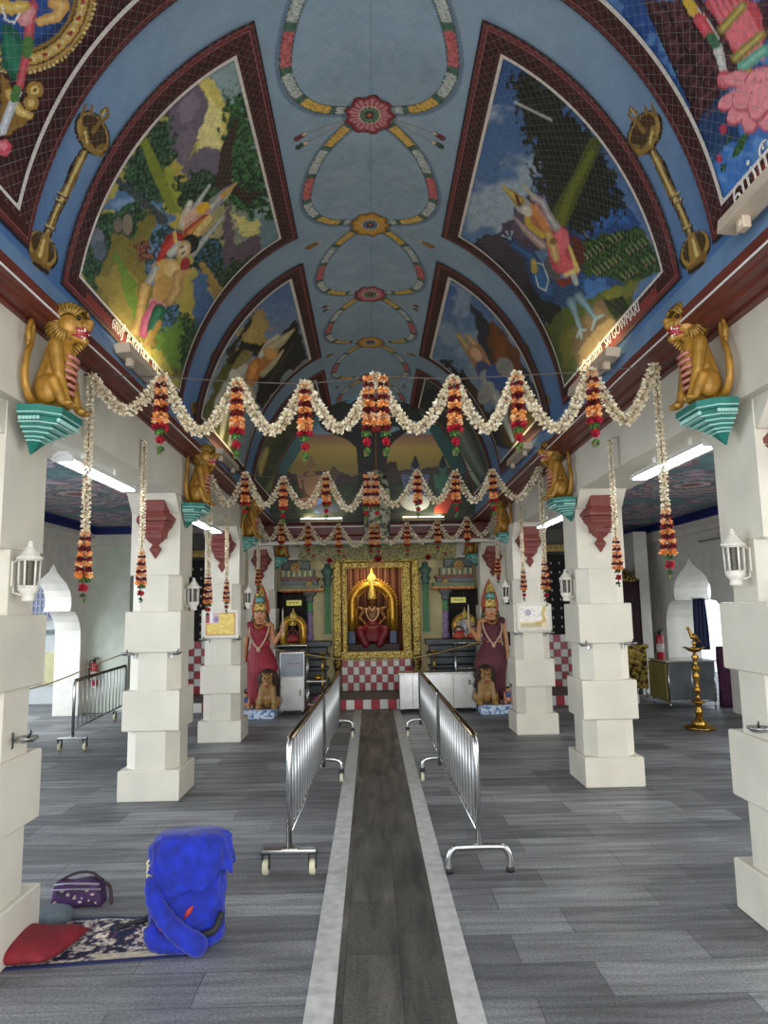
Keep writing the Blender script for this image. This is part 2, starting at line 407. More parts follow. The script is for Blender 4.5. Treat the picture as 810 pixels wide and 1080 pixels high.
def build_ceiling():
    Yb = []; y = 1.0
    while y < YB+.02: Yb.append(y); y += .012 if y < 2.7 else (.0075 if y < 5 else .0105 if y < 7.5 else .014)
    Yb = np.array(Yb); s0, s1 = ph2s(2.5), ph2s(177.5); Sv = np.linspace(s0, s1, int((s1-s0)/.0095))
    Y, Sx = np.meshgrid(Yb, Sv, indexing='ij'); ph = s2ph(Sx); P = vault(Y, ph)
    c = Canvas(Sx, Y, '#7891a6')
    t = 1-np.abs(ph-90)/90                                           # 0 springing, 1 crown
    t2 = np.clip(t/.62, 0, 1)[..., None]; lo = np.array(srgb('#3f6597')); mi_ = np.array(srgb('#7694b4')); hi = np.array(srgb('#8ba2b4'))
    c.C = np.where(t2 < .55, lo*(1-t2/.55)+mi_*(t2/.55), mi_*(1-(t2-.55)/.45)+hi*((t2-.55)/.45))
    c.mottle(np.ones(Y.shape, bool), .16, 3.0); c.mottle(np.ones(Y.shape, bool), .10, 14)
    n = fbm(Sx*4, Y*9, 4); c.mix(np.clip((n-.56)*3, 0, .22)*np.clip((.6-np.abs(Sx))*4, 0, 1), '#b3bfc2'); n = fbm(Sx*22, Y*22, 4); c.mix(np.clip((n-.5)*3, 0, .3)*np.clip((.7-np.abs(Sx))*3, 0, 1), '#a3b2b8')
    c.mix(np.clip(1-np.abs(Sx-.01)/.018, 0, 1)*.35, '#5f7f96')
    for k in range(-2, 5):
        Yk = 4.79+1.515*k
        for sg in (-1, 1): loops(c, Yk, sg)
    for k in range(-2, 6):
        Yk = 4.79+1.515*k
        for sg in (-1, 1): side_tassel(c, Yk, sg, k % 2 == 0)
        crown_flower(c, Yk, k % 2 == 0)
    PX, PY = to_px(P); c.X, c.Y = PX, PY
    def qm(ox, oy, sc, mir):
        def f(*p):
            r = [(ox+mir*a/sc, oy+b/sc) for a, b in p]; return r if len(r) > 1 else r[0]
        f.mir = mir; return f
    sel = (PX > -50)
    paint_lamp(c, qm(0, 0, 3.6, 1))
    paint_lamp(c, qm(777.5, 0, 3.6, -1))
    paint_lamp(c, qm(189, 322, 8.6, 1)); paint_lamp(c, qm(592, 315, 8.6, -1))
    paint_lamp(c, qm(267, 430, 16, 1)); paint_lamp(c, qm(515, 430, 16, -1))
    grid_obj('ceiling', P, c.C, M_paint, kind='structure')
    # a plain plaster shell behind the painted one
build_ceiling()

def frame_and_picture(bay, side, label, painter, res, group=None):
    Yn, Yf = BAYS[bay]
    p0, p1 = (6.0, 67.2) if side < 0 else (112.5, 174.0)
    root = empty('ceiling_mural', tuple(vault(np.array((Yn+Yf)/2), np.array((p0+p1)/2.)).tolist()), label, 'mural', group)
    inv = Matrix.Translation(root.location).inverted()
    Yv = max(Yn, 2.2)
    Y, Sx, P = vgrid(Yv, Yf, p0, p1, res, res, .012)
    sa, sb = ph2s(p0), ph2s(p1)
    if side < 0: dl, du = Sx-sa, sb-Sx
    else: dl, du = sb-Sx, Sx-sa
    d = np.minimum(np.minimum(Y-Yn, Yf-Y), np.minimum(dl*1.35, du))
    P = P-np.array(root.location)
    WB = .165
    c = Canvas(Sx, Y, '#3a1714'); al = np.ones(Y.shape, bool)
    c.mottle(al, .35, 12); n = fbm(Sx*60, Y*60, 2); c.mix(n > .6, '#57271f', .6)
    for a, b, col in ((0, .014, '#26100f'), (.014, .030, '#6f2f2d'), (.030, .037, '#2a1110'), (.037, .052, '#8d4a48'), (.052, .060, '#2a1110'), (.125, .133, '#1d0c0b'), (.133, .16, '#4a201c')):
        c.mix((d >= a) & (d < b), col)
    PX, PY = to_px(P+np.array(root.location))
    if bay in (1, 0):   # red band under the lower edge, behind the name
        c.mix((dl*1.35 > .05) & (dl*1.35 < .125) & (d > .05) & (np.abs(Y-(Yn+Yf)/2) < .95), '#8c3a30', .9)
    cell = lambda A_: (A_[:-1, :-1]+A_[1:, :-1]+A_[1:, 1:]+A_[:-1, 1:])/4
    dc = cell(d); nu, nv = dc.shape
    pos = P.copy()
    rise = np.clip(d/.02, 0, 1)*.010
    ctr = np.array([VX, 0, VZ])-np.array(root.location); vec = ctr-pos; vec[..., 1] = 0; vec /= np.linalg.norm(vec, axis=-1, keepdims=True)
    grid_obj('frame', pos+vec*(rise*(d < WB+.01))[..., None], c.C, M_paint, root, mask=dc < WB+res)
    cb = Canvas(Sx, Y, '#d9cfc4'); cb.mottle(al, .15, 30)
    grid_obj('border', pos+vec*.014, cb.C, M_paint, root, mask=(dc > WB-.004) & (dc < WB+.022))
    c = Canvas(Sx, Y, '#4a6a94'); c.d = d; c.S0 = Sx; c.Y0 = Y; c.X, c.Y = PX, PY
    painter(c); c.blur(0 if bay == 0 else 1); c.mottle(al, .26, .22); c.mottle(al, .18, .8)
    grid_obj('picture', pos+vec*.004, c.C, M_mural, root, mask=dc > WB+.012)
    return root

# ---- left, first bay: two figures in a rocky garden
def paint_L1(c):
    q = Q(80, 50, 3.087); al = np.ones(c.X.shape, bool)
    c.grad(al, '#b8a850', '#6f8890', (c.X-200)/80)
    c.poly(q((330, 90), (420, 60), (520, 10), (560, 120), (480, 330), (400, 330), (380, 200)), '#d9c768', 8, .08); c.poly(q((430, 60), (520, 10), (580, 200), (640, 540), (560, 560), (500, 230)), '#8fa6a6', 8, .1)
    c.poly(q((395, 250), (440, 160), (470, 200), (480, 330), (400, 330)), '#eadf94', 4)
    c.poly(q((300, 170), (380, 120), (428, 160), (420, 230), (390, 290), (340, 380), (300, 300)), '#6d5f6e', 3, smooth=True); c.poly(q((330, 190), (375, 140), (410, 180), (380, 230), (340, 250)), '#8b7c88', 4, a=.8)
    c.poly(q((320, 300), (380, 250), (395, 300), (350, 390)), '#7b6c78', 3); c.poly(q((340, 400), (400, 330), (470, 335), (480, 440), (380, 440)), '#6f6674', 3, smooth=True)
    c.poly(q((60, 530), (150, 440), (260, 480), (330, 560), (280, 620), (180, 540)), '#5c7fa6', 10, .08); c.poly(q((90, 510), (200, 470), (300, 560), (230, 560)), '#86a6c4', 8, .15, a=.7)
    c.leafy(q((150, 390), (220, 270), (300, 210), (320, 290), (310, 420), (330, 530), (220, 500), (140, 450)), '#18301f', '#2c4f33', '#4a7048', 14)
    c.stroke(q((215, 290), (260, 400), (315, 520)), [4, 6, 6], '#7f8a2c'); c.stroke(q((300, 400), (330, 470), (350, 510)), [5, 7, 8], '#9aa037'); c.stroke(q((120, 420), (190, 480), (280, 560)), [3, 4, 6], '#414a4c')
    c.leafy(q((310, 440), (400, 400), (500, 430), (480, 520), (350, 530)), '#15271c', '#2b4a30', '#4a6e44', 12)
    c.leafy(q((490, 190), (530, 110), (560, 170), (600, 330), (640, 500), (640, 560), (560, 540), (480, 520), (500, 430), (470, 340)), '#17301c', '#2d5a31', '#4c8044', 16)
    c.stroke(q((520, 240), (490, 330), (480, 440)), [3, 6, 8], '#3a2a1e'); c.stroke(q((470, 430), (560, 490), (600, 470)), [6, 5, 2], '#39281b')
    # ground
    c.poly(q((0, 730), (60, 640), (110, 560), (200, 520), (260, 560), (230, 660), (300, 760), (330, 930), (420, 1000), (320, 1080), (180, 960)), '#7d7232', 10, .07, smooth=True)
    c.poly(q((60, 760), (130, 700), (200, 760), (190, 900), (260, 980), (150, 950)), '#9c8a45', 10, .08, a=.8); c.poly(q((120, 660), (160, 700), (220, 850), (200, 880), (140, 780)), '#5d8a2d', 8, .1, a=.8)
    c.poly(q((260, 900), (330, 850), (390, 900), (330, 1060), (270, 1000)), '#6a8f34', 10, .1); c.poly(q((200, 950), (280, 990), (320, 1075), (260, 1040)), '#b7a84e', 6)
    c.leafy(q((0, 720), (60, 520), (110, 540), (200, 500), (250, 540), (180, 620), (130, 590), (70, 720), (60, 800)), '#1b3422', '#2f5535', '#4b7648', 10)
    for x, y, rx, ry, col in ((68, 625, 9, 13, '#6f7683'), (78, 665, 8, 11, '#5d6572'), (138, 580, 6, 9, '#7b7263'), (168, 578, 6, 13, '#877d6c'), (365, 960, 7, 8, '#77736a'), (395, 950, 5, 7, '#827d70')):
        X, Yy = q((x, y)); c.ell(X, Yy, rx, ry, '#33373c'); c.ell(X-.6, Yy-.8, rx*.88, ry*.88, col)
    c.leafy(q((210, 660), (280, 570), (340, 600), (300, 760), (240, 760)), '#24423c', '#3f6488', '#7593b8', 10, .4)
    c.leafy(q((185, 640), (230, 620), (250, 690), (200, 700)), '#4a2a20', '#7a4436', '#9c6a50', 5, .6)
    c.leafy(q((370, 640), (420, 600), (470, 620), (500, 740), (480, 820), (420, 760), (390, 720)), '#18321f', '#2c5032', '#436a9a', 10)
    c.poly(q((480, 560), (500, 500), (520, 640), (560, 620), (590, 600), (600, 660), (520, 730), (480, 690)), '#675662', 4, smooth=True); c.poly(q((505, 540), (560, 560), (600, 560), (590, 610), (540, 610)), '#d6cb7c', 5)
    c.leafy(q((440, 720), (520, 700), (600, 680), (640, 640), (560, 760), (500, 820)), '#1c2f20', '#32492c', '#52603a', 10)
    c.poly(q((395, 700), (415, 700), (490, 800), (470, 840), (440, 790)), '#a88a46', 3); c.poly(q((370, 760), (410, 730), (460, 850), (420, 960), (390, 900)), '#4f6f99', 6, .1); c.leafy(q((340, 870), (390, 880), (400, 960), (360, 1040), (330, 1060), (340, 950)), '#22381f', '#3c5a2c', '#5e7a3e', 8)
    c.leafy(q((260, 830), (340, 830), (330, 900), (280, 930)), '#25463a', '#3f6488', '#5f83b0', 8, .4)
    # the two figures
    r = Q(130, 180, 5.0625)
    for p0, p1 in (((320, 280), (460, 75)), ((370, 440), (530, 245))):
        c.stroke(r(p0, p1), [4, 1.5], '#9aa0a0', shade='#d8d8cc')
    c.stroke(r((355, 170), (330, 230), (315, 285)), [3, 4, 4], '#c7c2b2', shade='#efe8d8')
    c.poly(r((440, 210), (460, 150), (520, 110), (600, 60), (560, 140), (500, 200), (460, 240)), '#bfb48c', 1); c.stroke(r((460, 200), (500, 160), (545, 110), (605, 62)), [5, 5.5, 4, 1], '#8d8e98', shade='#e2dcc4'); c.stroke(r((530, 130), (605, 62)), [3, .8], '#c9a04a')
    c.poly(r((330, 270), (400, 190), (450, 180), (470, 250), (420, 330), (360, 360), (320, 330)), '#c79a86', 2, smooth=True)
    c.stroke(r((330, 260), (420, 190)), [4, 5], '#dcb8a0'); c.stroke(r((410, 205), (440, 185)), [5, 4], '#e7b32c'); c.stroke(r((350, 330), (440, 250)), [6, 4], '#a83a2c', shade='#dfae54'); c.stroke(r((380, 345), (460, 250)), [3, 3], '#e2c77e')
    c.poly(r((170, 500), (200, 400), (240, 335), (310, 330), (330, 370), (260, 400), (240, 440), (200, 490)), '#a12422', 2, smooth=True); c.poly(r((190, 470), (220, 400), (260, 355), (280, 370), (240, 410), (210, 460)), '#cf4238', 2, a=.7)
    c.stroke(r((270, 330), (280, 385)), [2, 2], '#d9b268'); c.stroke(r((165, 510), (215, 480)), [3, 2], '#d8a852')
    c.ell(*r((355, 390)), 9, 11, '#17191a', 30); c.stroke(r((250, 440), (300, 400)), [4, 5], '#b3b7b4', shade='#e4e3da')
    c.ell(*r((322, 420)), 7, 10, '#caa97a', 20); c.ell(*r((318, 425)), 4.5, 7, '#e4d3b0', 20); c.stroke(r((305, 410), (318, 402)), 1, '#1b1b1b'); c.stroke(r((310, 445), (325, 432)), 1, '#2a1c18')
    c.stroke(r((130, 600), (165, 555), (170, 520)), [4, 5, 4], '#8f9296', shade='#cdccc6')
    c.poly(r((160, 700), (170, 560), (215, 480), (270, 470), (300, 520), (290, 590), (240, 700), (210, 730)), '#a5804a', 1.5, smooth=True)
    c.ell(*r((235, 550)), 12, 17, '#c9a467', 25); c.ell(*r((205, 625)), 9, 16, '#bd9556', 20); c.ell(*r((255, 525)), 8, 8, '#dcbf86', 20)
    c.stroke(r((290, 560), (285, 640), (245, 700)), [6, 6, 4], '#b8905a', shade='#d9bb85'); c.ell(*r((328, 500)), 5, 8, '#a12c3a', 10); c.stroke(r((300, 555), (345, 540)), [4, 3], '#c9a36a')
    c.stroke(r((115, 620), (95, 710), (80, 810), (60, 865)), [5, 4.5, 4, 4.5], '#b89258', shade='#dcbc7c'); c.stroke(r((155, 700), (205, 725)), [4, 4], '#c98a92')
    c.stroke(r((160, 715), (120, 800), (105, 870)), [4, 5.5, 4.5], '#b8507a', shade='#e08aa8'); c.stroke(r((190, 745), (160, 820), (150, 850)), [7, 6, 5], '#1f5b45', shade='#3f8a68')
    c.stroke(r((150, 870), (125, 925)), [4, 3.5], '#c2a05a', shade='#e6cc8c'); c.stroke(r((190, 810), (130, 925)), [3, 2.5], '#b08c4a')
# ---- right, first bay: rider in pink on a blue peacock
def paint_R1(c):
    q = Q(470, 50, 3.0); r = Q(500, 180, 5.0625); al = np.ones(c.X.shape, bool)
    c.grad(al, '#35598c', '#5f7fa6', (c.Y-80)/180)
    n = fbm(c.X*.035+3, c.Y*.035+8, 5); c.mix(np.clip((n-.47)*6, 0, 1)*(c.Y > 110)*(c.X < 580), '#a9b7c2', .8)
    c.poly(q((330, 480), (420, 330), (520, 370), (620, 560), (680, 700), (560, 800), (400, 760)), '#254a84', 14, .05); c.poly(q((400, 540), (560, 500), (600, 560), (430, 580)), '#2f63a8', 8, .1)
    c.leafy(q((200, 100), (240, 70), (300, 90), (400, 200), (470, 270), (520, 360), (560, 520), (430, 590), (340, 560), (290, 450), (280, 330), (240, 260), (230, 170)), '#10130f', '#1f231a', '#333524', 18, .5)
    c.stroke(q((475, 300), (420, 420), (370, 520), (340, 600)), [7, 8, 10, 9], '#4d5418'); c.stroke(q((465, 330), (400, 450), (360, 560)), [3, 4, 5], '#6b7220', a=.8)
    c.stroke(q((220, 172), (335, 228)), [1.3, 1.3], '#b4b5ad')
    c.leafy(q((430, 610), (540, 580), (610, 560), (640, 600), (690, 700), (610, 745), (520, 730), (440, 720)), '#1d3418', '#33501f', '#4d6a2c', 6, .6)
    for i in range(30):
        a, b = 445+(i*53) % 225, 590+(i*37) % 140
        if b > 560+(a-430)*.12:
            X, Yy = q((a, b)); c.stroke([(X-3, Yy-3), (X+1.2, Yy+1.2)], .55, '#93a06c'); c.ell(X+1.5, Yy+2, 1.2, 1.9, '#1a2350'); c.ell(X+1.6, Yy+2.2, .7, 1, '#d8a26a')
    # rocks
    for pts, col in (((100, 600), (180, 590), (240, 640), (280, 760), (330, 850), (280, 880), (180, 760), (100, 660)), '#2c2830'), (((110, 610), (150, 590), (200, 620), (190, 670), (120, 650)), '#443a44'), (((190, 640), (240, 640), (260, 740), (230, 760), (190, 700)), '#3a323b'), (((170, 600), (180, 560), (215, 540), (220, 500), (280, 460), (310, 470), (330, 560), (300, 640), (220, 640)), '#4b3f50'), (((220, 520), (260, 490), (290, 530), (250, 600), (215, 590)), '#5d5063'), (((250, 760), (300, 740), (360, 800), (400, 960), (330, 880)), '#22211f'):
        c.poly(q(*pts), col, 3, .15, smooth=True)
    c.poly(q((300, 900), (370, 830), (450, 790), (500, 760), (620, 720), (600, 830), (480, 960), (370, 1075)), '#4c5a22', 8, .08); c.poly(q((380, 900), (440, 850), (430, 960), (370, 1020)), '#6f6a2a', 8, .1, a=.8); c.poly(q((500, 780), (580, 740), (640, 740), (560, 800)), '#7a7a30', 6, .1, a=.7)
    c.poly(q((440, 740), (500, 720), (520, 760), (450, 790)), '#3d6cae', 5, .15); c.leafy(q((500, 800), (560, 790), (600, 830), (540, 870)), '#141d12', '#23301a', '#35451f', 5)
    c.poly(q((410, 900), (450, 830), (490, 800), (520, 840), (540, 870), (480, 960), (430, 1020), (405, 950)), '#6d5a42', 3, smooth=True); c.poly(q((420, 960), (470, 900), (520, 860), (535, 880), (470, 970), (430, 1005)), '#9a8158', 3, a=.9, smooth=True); c.poly(q((440, 850), (480, 815), (505, 840), (450, 890)), '#87704f', 2, a=.8)
    # bird
    c.poly(r((380, 600), (440, 600), (560, 600), (600, 660), (560, 700), (480, 730), (400, 680)), '#27476f', 2, smooth=True)
    c.stroke(r((190, 350), (215, 400), (300, 450), (350, 560), (400, 640)), [4, 4, 6, 11, 12], '#24456f', shade='#3d6ea6'); c.stroke(r((160, 350), (200, 370)), [2, 3], '#1c3558')
    c.ell(*r((355, 570)), 8, 13, '#3a6ea8', -20, a=.5); c.stroke(r((520, 700), (545, 770), (570, 850)), [5, 3, 2.2], '#5c7d94', shade='#93aab4'); c.stroke(r((560, 670), (610, 730), (650, 790)), [5, 3.5, 2.5], '#55788f', shade='#8fa9b5')
    for a in (((570, 850), (550, 890)), ((570, 850), (600, 850)), ((650, 790), (630, 850)), ((650, 790), (695, 770)), ((570, 850), (575, 895))): c.stroke(r(*a), [1.8, 1], '#8ba0a6')
    for p in ((175, 325), (205, 325), (155, 345)): c.stroke(r((195, 365), p), .5, '#b8c4c8'); c.ell(*r(p), 1.2, 1.2, '#cfd6d4')
    c.stroke(r((318, 480), (325, 530)), [2.5, 3.5], '#b8a24a'); c.stroke(r((330, 560), (345, 620), (385, 640), (400, 580), (370, 500), (335, 490)), .6, '#cfd8d6')
    c.poly(r((500, 350), (560, 350), (600, 430), (570, 540), (540, 470)), '#5a241c', 4, .3); c.poly(r((430, 590), (520, 560), (520, 600), (470, 620)), '#7a2a20', 2)
    c.poly(r((375, 490), (410, 450), (460, 540), (450, 585), (400, 560)), '#55565a', 2, smooth=True)
    # rider
    c.poly(r((380, 340), (450, 300), (500, 310), (515, 400), (560, 530), (540, 560), (480, 550), (430, 530), (400, 460)), '#bf4a55', 1.5, smooth=True)
    c.poly(r((430, 340), (480, 310), (510, 370), (480, 440), (440, 430)), '#e2707a', 1.5, smooth=True, a=.9); c.poly(r((420, 480), (480, 450), (540, 520), (490, 545)), '#d9606a', 1.5, smooth=True, a=.9)
    c.stroke(r((510, 400), (555, 530)), [1.5, 2.5], '#d8c468'); c.stroke(r((490, 555), (545, 530)), [2, 2.5], '#d9c47a'); c.stroke(r((535, 560), (548, 600)), [3, 2.5], '#a9b2ac')
    c.poly(r((270, 230), (300, 170), (350, 190), (400, 270), (420, 330), (380, 350), (320, 310), (280, 280)), '#b26a4c', 1.5, smooth=True)
    c.stroke(r((285, 250), (300, 300), (370, 345)), [3, 4, 3], '#c9a83c'); c.stroke(r((330, 190), (400, 300)), [3.5, 4], '#c2746a', shade='#dba590'); c.stroke(r((300, 180), (350, 250), (400, 330)), [2.5, 3, 3], '#cf8a48')
    c.stroke(r((215, 245), (280, 320), (370, 400)), [1.3, 4, 5], '#90817e', shade='#d6b9b4'); c.stroke(r((320, 140), (370, 170), (400, 240), (440, 300)), [4, 4, 4, 5], '#9a8f94', shade='#cfd2cc'); c.stroke(r((265, 75), (320, 140)), [2, 2], '#b9b39a')
    c.ell(*r((262, 185)), 8, 9, '#a9a8a6', -40); c.ell(*r((285, 215)), 5, 6, '#d3cbb8', -40); c.stroke(r((150, 78), (200, 120), (240, 160)), [1, 4, 6], '#a98f34', shade='#e0cf7c'); c.stroke(r((225, 130), (245, 180)), [1.5, 2], '#6b3a2c')
    c.stroke(r((400, 340), (420, 390), (440, 470)), [4, 5, 4], '#c09a62', shade='#e4cc94'); c.ell(*r((425, 375)), 4, 4, '#8d6a2c')
# ---- second bay
def paint_L2(c):
    q = Q(190, 280, 5.0625); al = np.ones(c.X.shape, bool)
    c.grad(al, '#4c6da0', '#8a9aa2', (c.Y-300)/90); c.poly(q((420, 220), (480, 300), (480, 400), (330, 480), (250, 500), (330, 340)), '#b59a58', 10, .1); c.poly(q((400, 240), (380, 340), (420, 400), (340, 420)), '#c9ad62', 8, .1, a=.7)
    c.poly(q((90, 830), (160, 640), (260, 480), (300, 520), (230, 640), (230, 720), (300, 900), (330, 1000), (250, 1010)), '#5c5c26', 8, .08)
    c.leafy(q((250, 500), (330, 420), (460, 400), (430, 470), (330, 480), (270, 560)), '#141810', '#22281a', '#30381f', 8); c.poly(q((230, 480), (400, 240), (380, 300), (270, 480)), '#2d2a1c', 3)
    c.poly(q((430, 470), (540, 360), (620, 290), (640, 380), (680, 500), (560, 580), (480, 700), (430, 780), (400, 700)), '#191612', 5, .1)
    for i in range(5): c.stroke(q((430+22*i, 690-30*i), (520+20*i, 540-30*i)), [1, 1.6], '#3c3830')
    c.stroke(q((320, 560), (240, 640), (190, 730), (180, 820)), [5, 3.5, 2.5, 1], '#9c9c92', shade='#c9c8bc'); c.ell(*q((310, 570)), 14, 8, '#8f918c', -40); c.ell(*q((308, 565)), 12, 6, '#c5c2b6', -40)
    for p in (((360, 640), (390, 700), (380, 760)), ((260, 700), (230, 850), (215, 940)), ((300, 720), (280, 870), (262, 960))): c.stroke(q(*p), [3.5, 3, 2], '#b9b39a', shade='#d8d4be')
    c.stroke(q((290, 540), (350, 480)), [3, 6], '#8a7a4a'); c.poly(q((340, 620), (370, 520), (430, 480), (460, 500), (430, 570), (390, 640)), '#b8763a', 2, smooth=True); c.poly(q((360, 600), (380, 530), (410, 520), (390, 600)), '#dd9a54', 2, smooth=True)
    c.poly(q((420, 540), (430, 490), (480, 440), (530, 440), (500, 500), (440, 570)), '#b9783e', 2, smooth=True); c.stroke(q((430, 480), (470, 420), (520, 380)), [3, 4, 3], '#c2bca8', shade='#e6e0c8'); c.stroke(q((470, 450), (540, 400), (605, 342)), [6, 5, 1], '#b9a982', shade='#ded2ac'); c.stroke(q((440, 580), (500, 520), (550, 450)), [3, 2.5, 1], '#c0b48c'); c.ell(*q((480, 470)), 6, 7, '#d6a15f', -45)
def paint_R2(c):
    q = Q(430, 280, 4.765); al = np.ones(c.X.shape, bool)
    c.grad(al, '#3b5f94', '#6f8cab', (c.Y-300)/80); n = fbm(c.X*.07+9, c.Y*.07, 4); c.mix(np.clip((n-.5)*6, 0, 1), '#a4b4c2', .6)
    c.poly(q((320, 200), (420, 280), (470, 360), (560, 470), (660, 640), (690, 760), (560, 960), (430, 900), (440, 640), (360, 420)), '#2f3440', 8, .08); c.poly(q((420, 290), (470, 300), (540, 400), (560, 520), (470, 540), (420, 470), (400, 370)), '#6d4124', 8, .1, smooth=True); c.poly(q((440, 310), (500, 380), (500, 480), (430, 440)), '#85532c', 6, .12, a=.8)
    c.poly(q((540, 560), (620, 620), (670, 740), (600, 780), (520, 660)), '#27466f', 6, .1); c.poly(q((470, 780), (560, 720), (680, 760), (560, 950), (470, 900)), '#5a4a20', 8, .1)
    c.poly(q((160, 470), (220, 480), (300, 560), (380, 700), (450, 800), (430, 900), (330, 740), (240, 560)), '#22201f', 5); c.poly(q((290, 550), (340, 600), (400, 740), (420, 800), (340, 700)), '#4a3524', 3)
    c.stroke(q((255, 350), (300, 410), (360, 500)), [2.5, 4, 6], '#a8864a', shade='#d8c48c'); c.stroke(q((300, 350), (360, 420), (400, 510)), [2, 4, 5], '#b98a5a', shade='#e3cba6'); c.ell(*q((350, 450)), 9, 13, '#a87a5e', -35); c.ell(*q((345, 445)), 5, 8, '#d8b08c', -35)
    c.ell(*q((385, 530)), 8, 12, '#48547a', -30); c.stroke(q((400, 560), (430, 640), (470, 720), (530, 880)), [8, 7, 5, 2], '#9aa3a8', shade='#d4d6cc'); c.ell(*q((450, 560)), 12, 14, '#3b5a96', -20); c.ell(*q((490, 510)), 9, 11, '#8d8e8c', -30); c.ell(*q((395, 640)), 8, 13, '#a8aaa4', 25)
def paint_L3(c):
    al = np.ones(c.X.shape, bool); c.grad(al, '#1f2723', '#3c4a38', (c.Y-400)/120); n = fbm(c.X*.15, c.Y*.15, 3); c.mix(n > .55, '#5a6448', .6)
    q = Q(270, 370, 5.4); c.stroke(q((250, 480), (190, 560), (120, 700), (60, 800)), [2, 3, 3, 2], '#6f7f52'); c.stroke(q((60, 560), (30, 640), (25, 700)), [3, 4, 2], '#b8a25a', shade='#d8c68a'); c.stroke(q((260, 500), (200, 600)), [2, 1], '#a8b4a0')
def paint_R3(c):
    al = np.ones(c.X.shape, bool); c.grad(al, '#2a2226', '#3c4a48', (c.Y-400)/120); n = fbm(c.X*.15+7, c.Y*.15, 3); c.mix(n > .55, '#4c5a58', .6)
    q = Q(390, 370, 5.4); c.stroke(q((500, 420), (560, 560), (640, 700)), [6, 9, 4], '#5c6b62', shade='#93a097'); c.stroke(q((420, 470), (520, 600), (620, 760)), [1, 2, 2], '#9aa894')
def paint_L0(c):
    q = Q(0, 0, 3.6); al = np.ones(c.X.shape, bool)
    n = fbm(c.X*.06, c.Y*.06, 4); c.mix(al, '#3a1a18'); c.mix(n > .55, '#4c2420', .6)
    C0 = q((70, -40)); R = 89
    for rr, col in ((R, '#7a5a22'), (R-3, '#b8934a'), (R-7, '#5a2d1c'), (R-9, '#c29d4e'), (R-20, '#4a2a14'), (R-22, '#8f6c2c'), (R-26, '#1d3560'), (R-34, '#274a86')):
        c.ell(C0[0], C0[1], rr*.92, rr, col)
    for i in range(46):
        a = radians(6+i*3.6); x, y = C0[0]+cos(a)*(R-14.5)*.92, C0[1]+sin(a)*(R-14.5)
        c.ell(x, y, 4.2 if i % 2 else 2.6, 2.0 if i % 2 else 2.6, '#9c2f22' if i % 4 == 1 else '#e0c888' if i % 2 == 0 else '#c8b070', math.degrees(a)+90)
        x, y = C0[0]+cos(a)*(R-1)*.92, C0[1]+sin(a)*(R-1); c.ell(x, y, 1.6, 1.6, '#e6cf8a')
    c.poly(q((0, 80), (60, 110), (90, 180), (85, 290), (40, 300), (10, 260), (0, 300)), '#1f5a44', 2, smooth=True); c.poly(q((10, 120), (60, 150), (75, 230), (50, 280), (20, 220)), '#2f7a5c', 2, smooth=True, a=.8)
    c.poly(q((0, 280), (30, 310), (60, 380), (100, 440), (110, 460), (60, 490), (20, 520), (0, 480)), '#8a6626', 2); c.stroke(q((30, 350), (70, 420), (110, 440)), [4, 5, 4], '#c9a24c', shade='#f0d88c'); c.ell(*q((130, 340)), 9, 9, '#a57f34'); c.ell(*q((130, 342)), 5, 5, '#e0c070'); c.ell(*q((130, 342)), 2, 2, '#5a3d16'); c.ell(*q((115, 390)), 8, 8, '#a8813a'); c.ell(*q((116, 390)), 4, 4, '#dfc072')
    c.stroke(q((120, 20), (110, 90), (100, 200), (70, 330)), [6, 5.5, 5, 4], '#b8434c', shade='#e27078'); c.stroke(q((105, 155), (100, 200)), 5.5, '#4f7a3c'); c.stroke(q((65, 350), (40, 400), (15, 470), (5, 500)), [4.5, 4.5, 4, 4], '#b9bcc0', shade='#e8e8e4'); c.stroke(q((60, 340), (52, 370)), 5, '#4f7a3c'); c.ell(*q((12, 560)), 8, 9, '#cf4f5c'); c.ell(*q((10, 555)), 4, 4, '#f08a90')
    c.stroke(q((200, 10), (235, 20), (215, 60), (150, 80)), [6, 8, 6, 5], '#d09a4c', shade='#f2cf86'); c.stroke(q((90, 70), (110, 40)), [8, 6], '#d98c8c', shade='#f4bcb4'); c.stroke(q((90, 20), (40, 30), (0, 20)), [6, 7, 8], '#c9a03e', shade='#f0d480')
    c.stroke(q((5, 30), (20, 75), (50, 85), (70, 50)), 1, '#e8e4dc')
